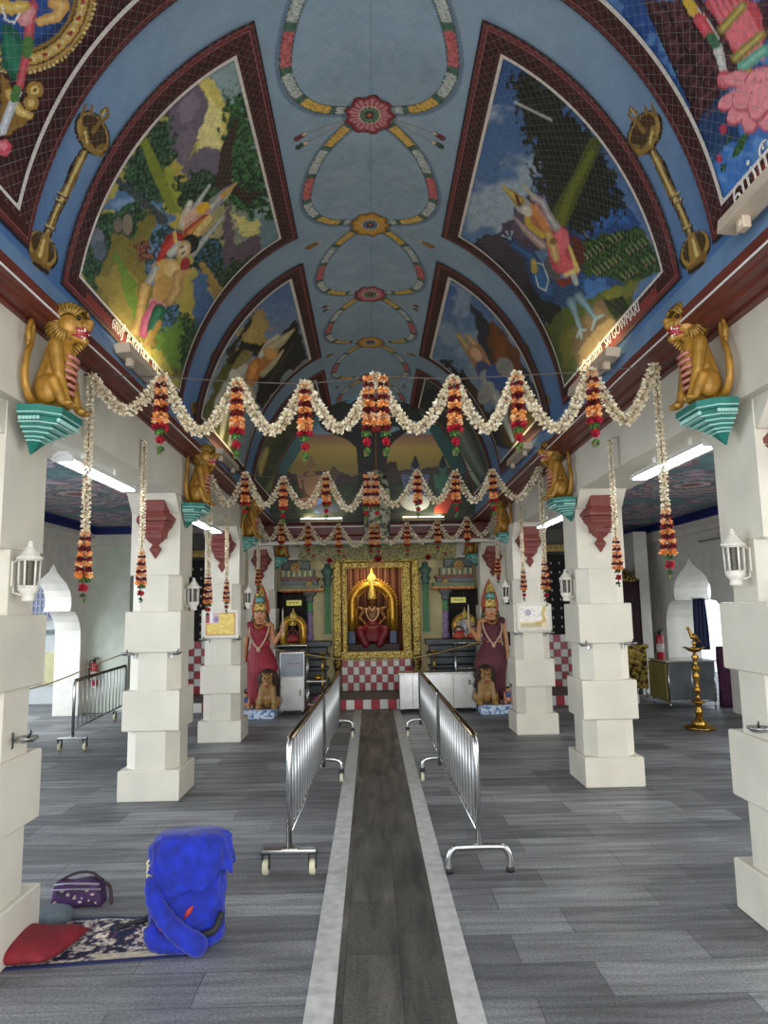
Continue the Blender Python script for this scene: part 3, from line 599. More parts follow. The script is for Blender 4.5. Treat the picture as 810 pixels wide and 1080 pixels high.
def paint_R0(c):
    q = Q(640, 0, 3.6); al = np.ones(c.X.shape, bool)
    c.grad(al, '#254a86', '#3f7ac0', (c.Y-60)/130); n = fbm(c.X*.08, c.Y*.08, 4); c.mix(np.clip((n-.52)*5, 0, .5), '#6f9fd0'); c.poly(q((320, 470), (450, 330), (520, 520), (440, 560), (380, 620)), '#12233f', 12, .06, a=.8)
    c.poly(q((140, 0), (620, 0), (620, 140), (480, 300), (340, 470), (290, 330), (220, 180)), '#3c2024', 3, .2)
    m_ = c.inside(q((160, 0), (620, 0), (620, 120), (470, 290), (345, 455), (300, 330), (240, 190)))
    n = fbm(c.X*.25, c.Y*.25, 3); c.mix(m_ & (n > .54), '#5c3438', .8); c.mix(m_ & (n < .38), '#24110f', .7)
    for i in range(9):
        a = (170+i*26, 0+i*55); b = (a[0]+150, a[1]-120); c.stroke(q(a, b), 1, '#6b4046')
    for i in range(4): c.stroke(q((160+60*i, 40-20*i), (330+45*i, 420-90*i)), 1.2, '#26110f')
    c.stroke(q((310, 0), (350, 60), (400, 130), (430, 200), (445, 265)), [5, 6, 6, 5, 4], '#c9c8c0', shade='#eceae0'); c.stroke(q((310, 0), (330, 40)), 5.5, '#d9b240'); c.stroke(q((355, 70), (385, 120)), 6.5, '#c8434c', shade='#e87078'); c.stroke(q((400, 140), (415, 165)), 5.5, '#3f6b4a'); c.ell(*q((450, 300)), 8, 10, '#c8505c'); c.stroke(q((440, 300), (460, 325)), [5, 2], '#e47a82')
    c.poly(q((370, 0), (560, 0), (600, 160), (560, 250), (500, 230), (440, 110)), '#c24c54', 2, smooth=True)
    for i in range(5): c.stroke(q((400+28*i, 0), (470+26*i, 130), (520+18*i, 220)), [2, 4, 3], '#e2747a')
    for a, b in (((440, 110), (520, 20)), ((490, 220), (590, 130))): c.stroke(q(a, b), [5, 5], '#8f7a34', shade='#dcc878')
    c.stroke(q((520, 250), (600, 190)), [6, 6], '#5fa088', shade='#a0d0b8'); c.stroke(q((500, 320), (545, 280)), [5, 5], '#c9a02c', shade='#e8c860')
    import itertools
    for cx, cy, rx, ry, an in ((480, 380, 9, 17, 60), (510, 420, 10, 19, 40), (555, 440, 10, 20, 15), (600, 430, 10, 20, -10), (500, 300, 9, 16, 80), (600, 330, 22, 22, 20), (545, 360, 14, 22, 50), (590, 380, 13, 24, 20)):
        c.ell(*q((cx, cy)), rx, ry, '#b8505c', an); c.ell(q((cx, cy))[0]-1, q((cx, cy))[1]-1, rx*.85, ry*.9, '#e88f94', an)
    for cx, cy, rx, ry, col, an in ((510, 550, 4, 15, '#2f5a2c', 30), (465, 530, 2, 7, '#27502c', 30), (445, 490, 4, 5, '#c03c50', 0), (430, 600, 3, 5, '#b83a48', 0), (445, 635, 3, 5, '#27502c', 20)): c.ell(*q((cx, cy)), rx, ry, col, an)
R0 = frame_and_picture(0, -1, 'ceiling painting of a green robed figure before a gold-ringed blue disc, upper left corner', paint_L0, .009)
frame_and_picture(0, 1, 'ceiling painting of a pink robed figure standing on a lotus, upper right corner', paint_R0, .009)
L1 = frame_and_picture(1, -1, 'painted ceiling panel of two figures leaning together in a rocky green garden', paint_L1, .006)
R1 = frame_and_picture(1, 1, 'painted ceiling panel of a pink robed rider on a blue peacock', paint_R1, .006)
frame_and_picture(2, -1, 'painted ceiling panel of an orange figure with a white swan', paint_L2, .012)
frame_and_picture(2, 1, 'painted ceiling panel of a pale figure before a brown rock under a blue sky', paint_R2, .012)
frame_and_picture(3, -1, 'small dark painted ceiling panel on the left next to the end mural', paint_L3, .02)
frame_and_picture(3, 1, 'small dark painted ceiling panel on the right next to the end mural', paint_R3, .02)

# names painted under the two near pairs of panels
def name_strip(mural, txt, Yc, side, size, ph):
    bm = B(); P0 = vault(np.array(Yc), np.array(float(ph)), .030)
    p = radians(ph); tx = Vector((sin(p)*VA, 0, VB*cos(p))).normalized()   # up the curve on the left
    if side > 0: tx = -tx
    along = Vector((0, 1, 0)) if side < 0 else Vector((0, -1, 0))
    nrm = along.cross(tx)
    M_ = Matrix.Translation(Vector(P0)) @ Matrix(((along.x, tx.x, nrm.x, 0), (along.y, tx.y, nrm.y, 0), (along.z, tx.z, nrm.z, 0), (0, 0, 0, 1)))
    text_mesh(bm, txt, size, M_, .001)
    o = obj('lettering', bm, mat('letter_white', '#e9e2d8', .6, var=.03), mural, loc=-mural.location); o['label'] = 'white painted lettering'
name_strip(L1, 'ஸ்ரீ காளிகா  SRI', 4.95, -1, .12, 8.3)
name_strip(R1, 'கௌமாரி  SRI GOWMARI', 4.95, 1, .105, 171.5)
name_strip(bpy.data.objects['ceiling_mural.001'], 'ஸ்ரீ மீனாட்சி', 2.55, 1, .17, 171.5)

# ------------------------------------------------------------------ end wall with the tree mural
def build_end():
    xs = np.linspace(VX-VA-.02, VX+VA+.02, 330); zs = np.linspace(2.93, 5.32, 230)
    X, Z = np.meshgrid(xs, zs, indexing='ij'); P = np.stack([X, X*0+YB, Z], -1); PX, PY = to_px(P)
    root = empty('end_wall_mural', (VX, YB, 2.93), 'large end wall mural of a dark banyan tree at sunset with seated figures below', 'mural')
    c = Canvas(PX, PY, '#6b8fa0'); q = Q(290, 420, 3.857); al = np.ones(X.shape, bool)
    c.grad(al, '#5f8aa6', '#8fa4a4', (PY-440)/25); m_ = PY > 458; c.grad(m_, '#9a6b60', '#b99a4e', (PY-458)/14); c.grad(PY > 472, '#b99f50', '#8f7c40', (PY-472)/20)
    c.poly([(280, 500), (300, 496), (315, 502), (330, 497), (350, 496), (372, 502), (384, 498), (400, 500), (420, 496), (440, 494), (470, 492), (490, 496), (510, 500), (510, 570), (280, 570)], '#3d3230', 2)
    c.poly([(280, 512), (400, 508), (510, 510), (510, 570), (280, 570)], '#26301f', 3); n = fbm(PX*.2, PY*.2, 3); c.mix((PY > 512) & (n > .55), '#39452a', .7)
    c.stroke([(392, 560), (393, 500), (392, 460), (388, 440)], [17, 15, 17, 22], '#171410'); c.stroke([(385, 470), (370, 460), (345, 452), (338, 448)], [8, 5, 3, 1], '#171410'); c.stroke([(400, 475), (412, 462), (430, 452)], [7, 5, 2], '#171410')
    c.leafy([(335, 446), (340, 430), (350, 422), (440, 422), (452, 432), (462, 446), (452, 452), (440, 446), (424, 452), (405, 448), (385, 452), (365, 448), (352, 455)], '#0f120c', '#1d2216', '#2c3420', 5, .7)
    c.leafy([(405, 488), (418, 486), (420, 500), (408, 500)], '#2a1c18', '#3a2822', '#4a342a', 2)
    for cx, body, dark, spread in ((328, '#9c7556', '#5c3f30', 13), (438, '#5a6280', '#3c4258', 13), (467, '#3f6a58', '#243d34', 8)):
        c.ell(cx, 512, spread, 16, dark); c.ell(cx, 510, spread*.6, 13, body); c.ell(cx, 492, 5, 6, body); c.stroke([(cx, 490), (cx, 482)], [4, 1.2], '#8a7048' if cx < 400 else '#22242c')
        for sx in (-1, 1): c.stroke([(cx+sx*4, 505), (cx+sx*spread, 502), (cx+sx*spread*.8, 514)], [2.5, 2.2, 1.5], body)
    c.ell(328, 530, 16, 6, '#8a6040'); c.stroke([(337, 540), (338, 528)], [5, 3], '#4f74a4'); c.ell(345, 536, 16, 5, '#40444c'); c.ell(438, 530, 15, 9, '#a8aa9c'); c.stroke([(465, 538), (474, 524)], [7, 5], '#b0442c'); c.ell(352, 500, 4, 8, '#5a4a3a')
    c.mix(PY > 545, '#1c1a14', .7)
    c.mix((np.abs(PX-380) > 30) & (PY > 541) & (PY < 547), '#3c3d24')
    c.grad((PX > 440) & (PY < 500) & (PX > 440+(PY-430)*.55), '#2f5f58', '#1f4a48', (PY-430)/80); c.grad((PX < 345) & (PY < 500) & (PX < 345-(PY-430)*.62), '#5a7f82', '#2f5650', (PY-430)/80)
    zv = VZ+VB*np.sqrt(np.clip(1-((X-VX)/VA)**2, 0, 1)); zz = zv-sag(YB, zv)
    ok = (Z < zz+.02)
    okc = ok[:-1, :-1] | ok[1:, 1:]
    grid_obj('picture', P-np.array(root.location), c.C, M_mural, root, mask=okc, flip=True)
    bm = B(); box(bm, -2.4, 2.4, YB+.02, YB+.2, 2.75, 5.5)
    obj('wall_end', bm, mat('white_plaster', '#d8d3c8', .7, bump=.25, bscale=35, var=.05), kind='structure')
    # two picture lights on the lower edge
    for i, (x, lab) in enumerate(((-.93, 'slim picture light under the left half of the end mural'), (.78, 'slim picture light under the right half of the end mural'))):
        r = empty('picture_light', (x, YB-.10, 3.16), lab, 'lamp', 'picture lights under the end mural')
        bm = B(); box(bm, -.36, .36, -.035, .035, -.06, .0, .01); obj('housing', bm, mat('cream_metal', '#b8a98a', .5), r)
        bm = B(); box(bm, -.345, .345, -.03, .03, .001, .012); obj('diffuser', bm, mat('lamp_glow', '#fff4dc', .4, emit='#fff0d0', estr=6), r)
        area('picture_lamp_light', (x, YB-.16, 3.20), (x*.9, YB, 4.1), .7, .05, 2.6, (1, .93, .8))
build_end()
# ================================================================== THE BUILDING
M_white = mat('white_plaster', '#d8d3c8', .7, bump=.25, bscale=35, var=.05)
M_pillar = mat('pillar_paint', '#cfc8b7', .62, bump=.18, bscale=22, var=.05, scale=3)
M_brown = mat('brown_paint', '#6a3026', .42, var=.16, scale=5, bump=.1, bscale=18)
M_corbel = mat('red_brown_paint', '#7a3a32', .5, var=.1, scale=9, bump=.15)
M_blue = mat('cornice_blue', '#6f8fb0', .5, var=.08)
M_deepblue = mat('deep_blue_paint', '#16246a', .5, var=.08)
M_red_tile = mat('red_tile', '#a51f2b', .25, var=.08); M_white_tile = mat('white_tile', '#dcd8cf', .25, var=.04); M_grout = mat('grout', '#8a857c', .8)
M_line = mat('trim_white', '#e6e2da', .45, var=.04)

def floor_material(name, c1, c2, mortar, bw, rh, rotated=False):
    m = bpy.data.materials.new(name); m.use_nodes = True; nt = m.node_tree; N = nt.nodes; L = nt.links; b = N['Principled BSDF']
    tc = N.new('ShaderNodeTexCoord'); mp = N.new('ShaderNodeMapping')
    if rotated: mp.inputs['Rotation'].default_value = (0, 0, pi/2)
    L.new(tc.outputs['Object'], mp.inputs['Vector'])
    wob = N.new('ShaderNodeTexNoise'); wob.inputs['Scale'].default_value = .7
    L.new(mp.outputs['Vector'], wob.inputs['Vector'])
    br = N.new('ShaderNodeTexBrick'); br.inputs['Scale'].default_value = 1.0; br.inputs['Brick Width'].default_value = bw; br.inputs['Row Height'].default_value = rh
    br.inputs['Mortar Size'].default_value = .0035; br.inputs['Mortar Smooth'].default_value = .6; br.inputs['Bias'].default_value = -.1
    br.inputs['Color1'].default_value = (*srgb(c1), 1); br.inputs['Color2'].default_value = (*srgb(c2), 1); br.inputs['Mortar'].default_value = (*srgb(mortar), 1)
    br.offset = .37; br.squash = 1
    L.new(mp.outputs['Vector'], br.inputs['Vector'])
    # granite grain, worn streaks along the slabs, broad stains
    g = N.new('ShaderNodeTexNoise'); g.inputs['Scale'].default_value = 75; g.inputs['Detail'].default_value = 5; L.new(tc.outputs['Object'], g.inputs['Vector'])
    ms = N.new('ShaderNodeMapping'); ms.inputs['Scale'].default_value = (1.1, 11, 1) if not rotated else (8, 1.2, 1); L.new(tc.outputs['Object'], ms.inputs['Vector'])
    s = N.new('ShaderNodeTexNoise'); s.inputs['Scale'].default_value = 1.3; s.inputs['Detail'].default_value = 6; s.inputs['Distortion'].default_value = .6; L.new(ms.outputs['Vector'], s.inputs['Vector'])
    st = N.new('ShaderNodeTexNoise'); st.inputs['Scale'].default_value = .9; st.inputs['Detail'].default_value = 4; L.new(tc.outputs['Object'], st.inputs['Vector'])
    def rng(src, a, b_, f0=.3, f1=.7):
        r = N.new('ShaderNodeMapRange'); r.inputs['From Min'].default_value = f0; r.inputs['From Max'].default_value = f1; r.inputs['To Min'].default_value = a; r.inputs['To Max'].default_value = b_; L.new(src, r.inputs['Value']); return r.outputs['Result']
    def mul(a, b_):
        x = N.new('ShaderNodeMath'); x.operation = 'MULTIPLY'; L.new(a, x.inputs[0]); L.new(b_, x.inputs[1]); return x.outputs[0]
    k = mul(mul(rng(g.outputs['Fac'], .60, 1.42), rng(s.outputs['Fac'], .62, 1.34)), rng(st.outputs['Fac'], .80, 1.15))
    v = N.new('ShaderNodeVectorMath'); v.operation = 'SCALE'; L.new(br.outputs['Color'], v.inputs[0]); L.new(k, v.inputs['Scale']); L.new(v.outputs['Vector'], b.inputs['Base Color'])
    L.new(rng(s.outputs['Fac'], .62, .40), b.inputs['Roughness'])
    hm = N.new('ShaderNodeMath'); hm.operation = 'ADD'; h1 = rng(g.outputs['Fac'], 0, .25); h2 = rng(s.outputs['Fac'], 0, .9); L.new(h1, hm.inputs[0]); L.new(h2, hm.inputs[1])
    hs = N.new('ShaderNodeMath'); hs.operation = 'SUBTRACT'; L.new(hm.outputs[0], hs.inputs[0]); L.new(br.outputs['Fac'], hs.inputs[1])
    bp = N.new('ShaderNodeBump'); bp.inputs['Strength'].default_value = .35; bp.inputs['Distance'].default_value = .006; L.new(hs.outputs[0], bp.inputs['Height']); L.new(bp.outputs['Normal'], b.inputs['Normal'])
    return m
M_floor = floor_material('granite_slabs', '#5f6062', '#88898a', '#434546', .92, .30)
M_walk = floor_material('granite_walkway', '#474541', '#5d5953', '#373532', .62, .26, True)
def slab(name, x0, x1, y0, y1, z0, z1, m, kind='structure'):
    bm = B(); box(bm, x0, x1, y0, y1, z0, z1); return obj(name, bm, m, kind=kind)
slab('floor', -13, 9, -4, 17, -.12, 0, M_floor)
slab('floor_walkway', -.30, .22, -1.5, 11.98, 0, .003, M_walk)
# painted guide lines along the walkway
slab('trim_1', -.42, -.295, -1.5, 11.98, 0, .005, mat('line_paint', '#b9b8b3', .6, var=.12, scale=14, bump=.2, bscale=90))
slab('trim_2', .215, .335, -1.5, 11.98, 0, .005, MATS['line_paint'])

# ---- pillars: square blocks alternating with chamfered ones
PYS = [(3.50, 3.62), (6.64, 6.76), (9.38, 9.46), (12.5, 12.5)]; PY0 = [p[0] for p in PYS]
PX = {0: (-2.175, 2.175), 1: (-2.135, 2.115), 2: (-2.085, 2.03), 3: (-2.05, 2.05)}
def pillar_bm():
    bm = B()
    def ring(h, ch, z):
        if ch: pts = [(h, -h+ch), (h, h-ch), (h-ch, h), (-h+ch, h), (-h, h-ch), (-h, -h+ch), (-h+ch, -h), (h-ch, -h)]
        else: pts = [(h, -h), (h, h), (-h, h), (-h, -h)]
        return [bm.verts.new((x, y, z)) for x, y in pts]
    def seg(h, ch, z0, z1, e=.008):
        rs = [ring(h-e, ch, z0), ring(h, ch, z0+e), ring(h, ch, z1-e), ring(h-e, ch, z1)]
        for a, b in zip(rs, rs[1:]):
            n = len(a)
            for i in range(n): bm.faces.new((a[i], a[(i+1) % n], b[(i+1) % n], b[i]))
        bm.faces.new(rs[0][::-1]); bm.faces.new(rs[-1])
    seg(.275, 0, 0, .27); seg(.240, .105, .262, .615); seg(.258, 0, .607, .968); seg(.236, .105, .96, 1.315)
    seg(.254, 0, 1.307, 1.685); seg(.228, .10, 1.677, 2.025); seg(.228, 0, 2.017, 2.78)
    return bm
names = [('near left white blocky pillar, partly cut by the left picture edge', 'near right white blocky pillar, partly cut by the right picture edge'),
         ('second white blocky pillar on the left, with oil dishes on its faces', 'second white blocky pillar on the right, with oil dishes on its faces'),
         ('third white pillar on the left, carrying a yellow framed poster', 'third white pillar on the right, carrying a pale framed poster'),
         ('far left white pillar behind the red draped statue', 'far right white pillar behind the red draped statue')]
P_first = None; PIL = {}
for r in range(4):
    for s in (0, 1):
        x, y = PX[r][s], PYS[r][s]+.25
        if P_first is None: P_first = obj('pillar', pillar_bm(), M_pillar, loc=(x, y, 0)); o = P_first
        else: o = P_first.copy(); COL.objects.link(o); o.location = (x, y, 0)
        setp(o, names[r][s], 'pillar', 'white pillars of the nave'); PIL[(r, s)] = o

# ---- longitudinal beams and walls above the pillars
for s, nm in ((-1, 'left'), (1, 'right')):
    bm = B(); prism(bm, [(s*1.89, 2.77), (s*2.38, 2.77), (s*2.38, 3.55), (s*1.89, 3.55)], 1, -1.5, 12.98)
    obj('wall_'+nm, bm, M_pillar, kind='structure')
    # small fillet where each pillar meets the beam
    for r in range(4):
        x, y = PX[r][(s+1)//2], PYS[r][(s+1)//2]
        bm = B(); prism(bm, [(y-.16, 2.775), (y+.66, 2.775), (y+.5, 2.60), (y, 2.60)], 0, x-.222, x+.222)
        obj('trim_%d' % (10+r+5*(s > 0)), bm, M_pillar, kind='structure')
# cross walls over the aisles at the near pillars
for s in (-1, 1):
    for yy in PY0[:1]:
        bm = B(); prism(bm, [(s*2.36, 2.86), (s*5.3, 2.86), (s*5.3, 3.2), (s*2.36, 3.2)], 1, yy+.08, yy+.42)
        obj('wall_cross', bm, M_white, kind='structure')
    # the near cross wall the right picture edge shows
# ---- cornice
def cornice(side):
    xw = side*1.89; lip = -1.74 if side < 0 else 1.64; ve = VX+side*1.755
    prof = [(xw-side*-.06, 3.19), (xw, 3.19), (xw+(lip-xw)*.18, 3.19), (xw+(lip-xw)*.18, 3.205), (xw+(lip-xw)*.5, 3.205), (xw+(lip-xw)*.58, 3.222), (xw+(lip-xw)*.8, 3.222), (xw+(lip-xw)*.86, 3.228), (lip, 3.228), (lip, 3.255), (lip+side*.012, 3.262), (lip+side*.004, 3.31)]
    blue = [(lip+side*.012, 3.31), (ve, 3.475), (ve+side*.05, 3.475), (ve+side*.05, 3.31)]
    ys = [-1.5, 4.5, YB-.0]
    def loft(pts, m, nm):
        bm = B(); R_ = []
        for y in ys: R_.append([bm.verts.new((x, y, z-float(sag(y, z)))) for x, z in pts])
        n = len(pts)
        for a, b in zip(R_, R_[1:]):
            for i in range(n): bm.faces.new((a[i], a[(i+1) % n], b[(i+1) % n], b[i]))
        bm.faces.new(R_[0][::-1]); bm.faces.new(R_[-1]); return obj(nm, bm, m, kind='structure')
    k = 3 if side < 0 else 6
    loft(prof+[(xw, 3.31)], M_brown, 'trim_%d' % k)
    loft(blue, M_blue, 'trim_%d' % (k+1))
    loft([(lip-side*.004, 3.236), (lip-side*.004, 3.248), (lip+side*.004, 3.248), (lip+side*.004, 3.236)], M_line, 'trim_%d' % (k+2))
cornice(-1); cornice(1)
# end beam under the mural
bm = B(); prism(bm, [(YB-.10, 2.80), (YB-.10, 2.86), (YB-.14, 2.89), (YB-.14, 3.055), (YB-.10, 3.09), (YB+.18, 3.09), (YB+.18, 2.80)], 0, -1.86, 1.86)
obj('trim_20', bm, M_brown, kind='structure')
slab('trim_21', -1.72, 1.60, YB-.146, YB-.13, 3.012, 3.03, M_line)
slab('wall_beam_back', -1.62, 1.62, 12.95, 13.1, 2.56, 2.83, M_white)
slab('ceiling_shrine', -5, 5.4, YB+.2, 16, 3.35, 3.45, M_white)

# ---- aisle ceilings with painted mandalas
def aisle_ceiling(side):
    x0, x1 = (2.36, 5.02) if side < 0 else (2.36, 5.42)
    y1 = 12.35 if side < 0 else 14.3
    X, Y = np.meshgrid(np.linspace(x0, x1, 170)*side, np.linspace(2.0, y1, 560), indexing='ij')
    c = Canvas(X, Y, '#4e6e74'); al = np.ones(X.shape, bool)
    n = fbm(X*3, Y*3, 4); c.mix(n > .5, '#5c7a7c'); n = fbm(X*14, Y*14, 3); c.mix(n > .6, '#3f5c60', .6)
    xc = side*(x0+x1)/2
    for i in range(6):
        yc = 1.9+2.7*i-.05+1.35; r = np.hypot(X-xc, Y-yc); a = np.arctan2(Y-yc, X-xc)
        R = 1.08
        pal = ['#8d7c8e', '#6a5b70', '#a08a90', '#57707a', '#94707c', '#7d8a86', '#4e5568', '#a3938c']
        for k in range(9):
            rr = R*(1-k*.11); pet = rr*(1+.07*np.cos(a*(16-k)+k)); c.mix(r < pet, pal[k % 8]); c.mix((r < pet) & (r > pet-.018), '#3c3a44')
            c.mix((r < pet-.03) & (r > pet-.075) & (np.cos(a*(32-2*k)) > .2), '#b5a79f', .6)
        c.mix(r < .1, '#7a3340')
    for j in range(5):
        yc = 1.9+2.7*j+2.65; 
        for sx in (-.85, .85):
            r = np.hypot(X-xc-sx, (Y-yc)); c.mix(r < .30, '#7b5564'); c.mix(r < .23, '#9a828c'); c.mix(r < .15, '#54707a'); c.mix(r < .07, '#8a4a58')
    e = np.minimum(np.minimum(np.abs(X)-x0, x1-np.abs(X)), y1-Y); c.mix(e < .34, '#7f8f78'); c.mix(e < .30, '#223a7c'); c.mix(e < .26, '#16246a')
    c.mix((e > .34) & (e < .37), '#6b2c34')
    c.C *= 1.45; c.mottle(al, .2, 6)
    P = np.stack([X, Y, X*0+3.12], -1); grid_obj('ceiling_aisle', P, c.C, M_paint, kind='structure')
    slab('ceiling_slab', min(side*2.3, side*5.6), max(side*2.3, side*5.6), -1.5, 14.4, 3.14, 3.24, M_white)
aisle_ceiling(-1); aisle_ceiling(1)

# ---- outer walls with multifoil openings
def arch_outline(yc, hw=1.12, k=1.0):
    """half outline (to +Y) of the opening from the foot up to the apex"""
    h = [(hw, 0.0), (hw, 1.22), (hw-.02, 1.38), (hw-.08, 1.52), (hw-.17, 1.62), (hw-.27, 1.685), (hw-.42, 1.70), (hw-.46, 1.70), (hw-.42, 1.80), (hw-.43, 1.92), (hw-.50, 2.03), (hw-.64, 2.14), (hw-.82, 2.22), (hw-.98, 2.30), (0.0, 2.42)]
    return [(yc+a, b) for a, b in h]+[(yc-a, b) for a, b in h[-2::-1]]
def arch_wall(name, x0, x1, y0, y1, yc, ztop, m, flo=0.0):
    """a wall with the opening cut out: one band of quads from the opening to the wall's rectangle"""
    out = arch_outline(yc); n = len(out); mid = n//2
    def rim(i):
        j = min(i, n-1-i); far = y1 if i <= mid else y0
        if j <= 4: return (far, out[i][1])
        seq = [(1, 1.70), (1, 1.80), (1, 1.95), (1, 2.2), (1, 2.6), (1, ztop), (.75, ztop), (.5, ztop), (.25, ztop), (0, ztop)]
        t, z = seq[min(len(seq)-1, int(round((j-5)/(mid-5)*(len(seq)-1))))]
        return (yc+(far-yc)*t, z)
    bm = B(); F_ = []
    for x in (x0, x1):
        a = [bm.verts.new((x, y, z)) for y, z in out]; r_ = [bm.verts.new((x, *rim(i))) for i in range(n)]
        for i in range(n-1):
            bm.faces.new((a[i], a[i+1], r_[i+1], r_[i]))
        F_.append((a, r_))
    (A_, R1), (B_, R2) = F_
    for i in range(n-1): bm.faces.new((A_[i], A_[i+1], B_[i+1], B_[i])); bm.faces.new((R1[i], R2[i], R2[i+1], R1[i+1]))
    bm.faces.new((A_[0], R1[0], R2[0], B_[0])); bm.faces.new((A_[-1], B_[-1], R2[-1], R1[-1]))
    return obj(name, bm, m, kind='structure')
arch_wall('wall_outer_left', -5.38, -4.96, 7.6, 12.36, 10.88, 3.12, M_white)
arch_wall('wall_outer_right', 5.36, 5.98, 8.0, 14.3, 12.05, 3.14, M_white)
slab('wall_back_left', -5.3, -4.27, 12.3, 12.5, 0, 3.14, mat('pale_green_plaster', '#c9cfbf', .7, bump=.2, bscale=30, var=.05))
slab('wall_back_right', 3.6, 6.0, 14.2, 14.4, 0, 3.14, M_white)
# mouldings under the aisle ceilings
for i, (s, xo, y0, y1) in enumerate(((-1, 4.96, 7.6, 12.3), (1, 5.36, 8.0, 14.2))):
    bm = B(); prism(bm, [(s*xo, 2.80), (s*(xo-.05), 2.82), (s*(xo-.05), 2.90), (s*(xo-.10), 2.93), (s*(xo-.10), 3.0), (s*xo, 3.0)], 1, y0, y1); obj('trim_%d' % (22+i), bm, M_white, kind='structure')
    bm = B(); box(bm, min(s*xo, s*(xo-.13)), max(s*xo, s*(xo-.13)), y0, y1, 3.0, 3.12); obj('trim_%d' % (24+i), bm, M_deepblue, kind='structure')
slab('trim_26', -5.0, -4.2, 12.17, 12.3, 3.0, 3.12, M_deepblue); slab('trim_27', -5.0, -4.2, 12.2, 12.3, 2.82, 3.0, M_white)
slab('trim_28', 3.6, 5.36, 14.05, 14.2, 3.0, 3.12, M_deepblue); slab('trim_29', 4.85, 5.10, 13.2, 14.2, 0, 3.0, M_white)

# ---- platform in front of the shrines with a red and white tiled riser
def tiles(bm, x0, z0, nx, nz, s, y, sz=None, ph=0, skip=None):
    sz = sz or s
    for i in range(nx):
        for j in range(nz):
            box(bm, x0+i*s+.003, x0+(i+1)*s-.003, y-.008, y+.004, z0+j*sz+.003, z0+(j+1)*sz-.003, mi=(i+j+ph) % 2)
slab('floor_platform', -4.2, 4.35, 12.03, 16, 0, .165, mat('platform_stone', '#46453f', .5, var=.15))
bm = B(); tiles(bm, -4.2, .002, 61, 1, .14, 12.02, .158, 1); obj('trim_30', bm, [M_red_tile, M_white_tile], kind='structure')
slab('wall_end_room', -6, 6.5, 15.6, 15.8, 0, 3.4, mat('dim_wall', '#5e564c', .8))
slab('wall_end_left', -5.3, -5.2, 12.3, 15.8, 0, 3.4, MATS['dim_wall'])
# ---- the yard outside the left opening
bm = B(); box(bm, -12.5, -5.4, 13.6, 13.8, 0, 2.5); obj('wall_yard', bm, mat('yard_wall', '#c3c6c4', .8, var=.05), kind='structure')
slab('trim_31', -12.5, -5.4, 13.56, 13.6, .35, .95, mat('yard_cream', '#c9c294', .8, var=.1)); slab('trim_32', -12.5, -5.4, 13.55, 13.6, 1.28, 1.36, mat('yard_grey', '#6a7276', .7))
# ================================================================== DECORATION OF THE NAVE
def hexmix(*a): return a
def blob_mesh(name, bm, voxel=.006, smooth=2, dec=None):
    """overlapping shapes fused into one continuous skin"""
    me = bpy.data.meshes.new(name); bm.to_mesh(me); bm.free()
    o = bpy.data.objects.new(name, me); COL.objects.link(o)
    r = o.modifiers.new('r', 'REMESH'); r.mode = 'VOXEL'; r.voxel_size = voxel; r.use_smooth_shade = True
    if smooth:
        q = o.modifiers.new('s', 'SMOOTH'); q.factor = .5; q.iterations = smooth
    dg = bpy.context.evaluated_depsgraph_get(); dg.update()
    m2 = bpy.data.meshes.new_from_object(o.evaluated_get(dg)); m2.name = name
    bpy.data.objects.remove(o); bpy.data.meshes.remove(me)
    for p in m2.polygons: p.use_smooth = True
    return m2
def mesh_obj(name, me, m, parent=None, loc=None, **k):
    me.materials.clear(); me.materials.append(m)
    o = bpy.data.objects.new(name, me); COL.objects.link(o)
    if parent: o.parent = parent
    if loc is not None: o.location = loc
    return setp(o, **k)
def cap(bm, p0, p1, r0, r1, n=5, seg=10):
    p0, p1 = Vector(p0), Vector(p1); pts = []; rr = []
    for i in range(n+1): t = i/n; pts.append(p0.lerp(p1, t)); rr.append(r0+(r1-r0)*t)
    tube(bm, pts, rr, seg); ball(bm, p0, r0*1.0, seg); ball(bm, p1, r1*1.0, seg)
M_gold = mat('gilded_paint', '#a5782c', .42, .25, var=.18, scale=18, bump=.15, bscale=60)
M_golddk = mat('dark_gilding', '#93702c', .45, .25, var=.3, scale=40)
M_teal = mat('teal_paint', '#1c6f62', .45, var=.12, scale=14); M_teal2 = mat('pale_teal_paint', '#9cc9bd', .5, var=.1)
M_pink = mat('pink_paint', '#c07a6c', .5); M_teeth = mat('tooth_white', '#e8e2d4', .4); M_eye = mat('eye_black', '#15120f', .2); M_mouth = mat('mouth_red', '#9c2a33', .4)

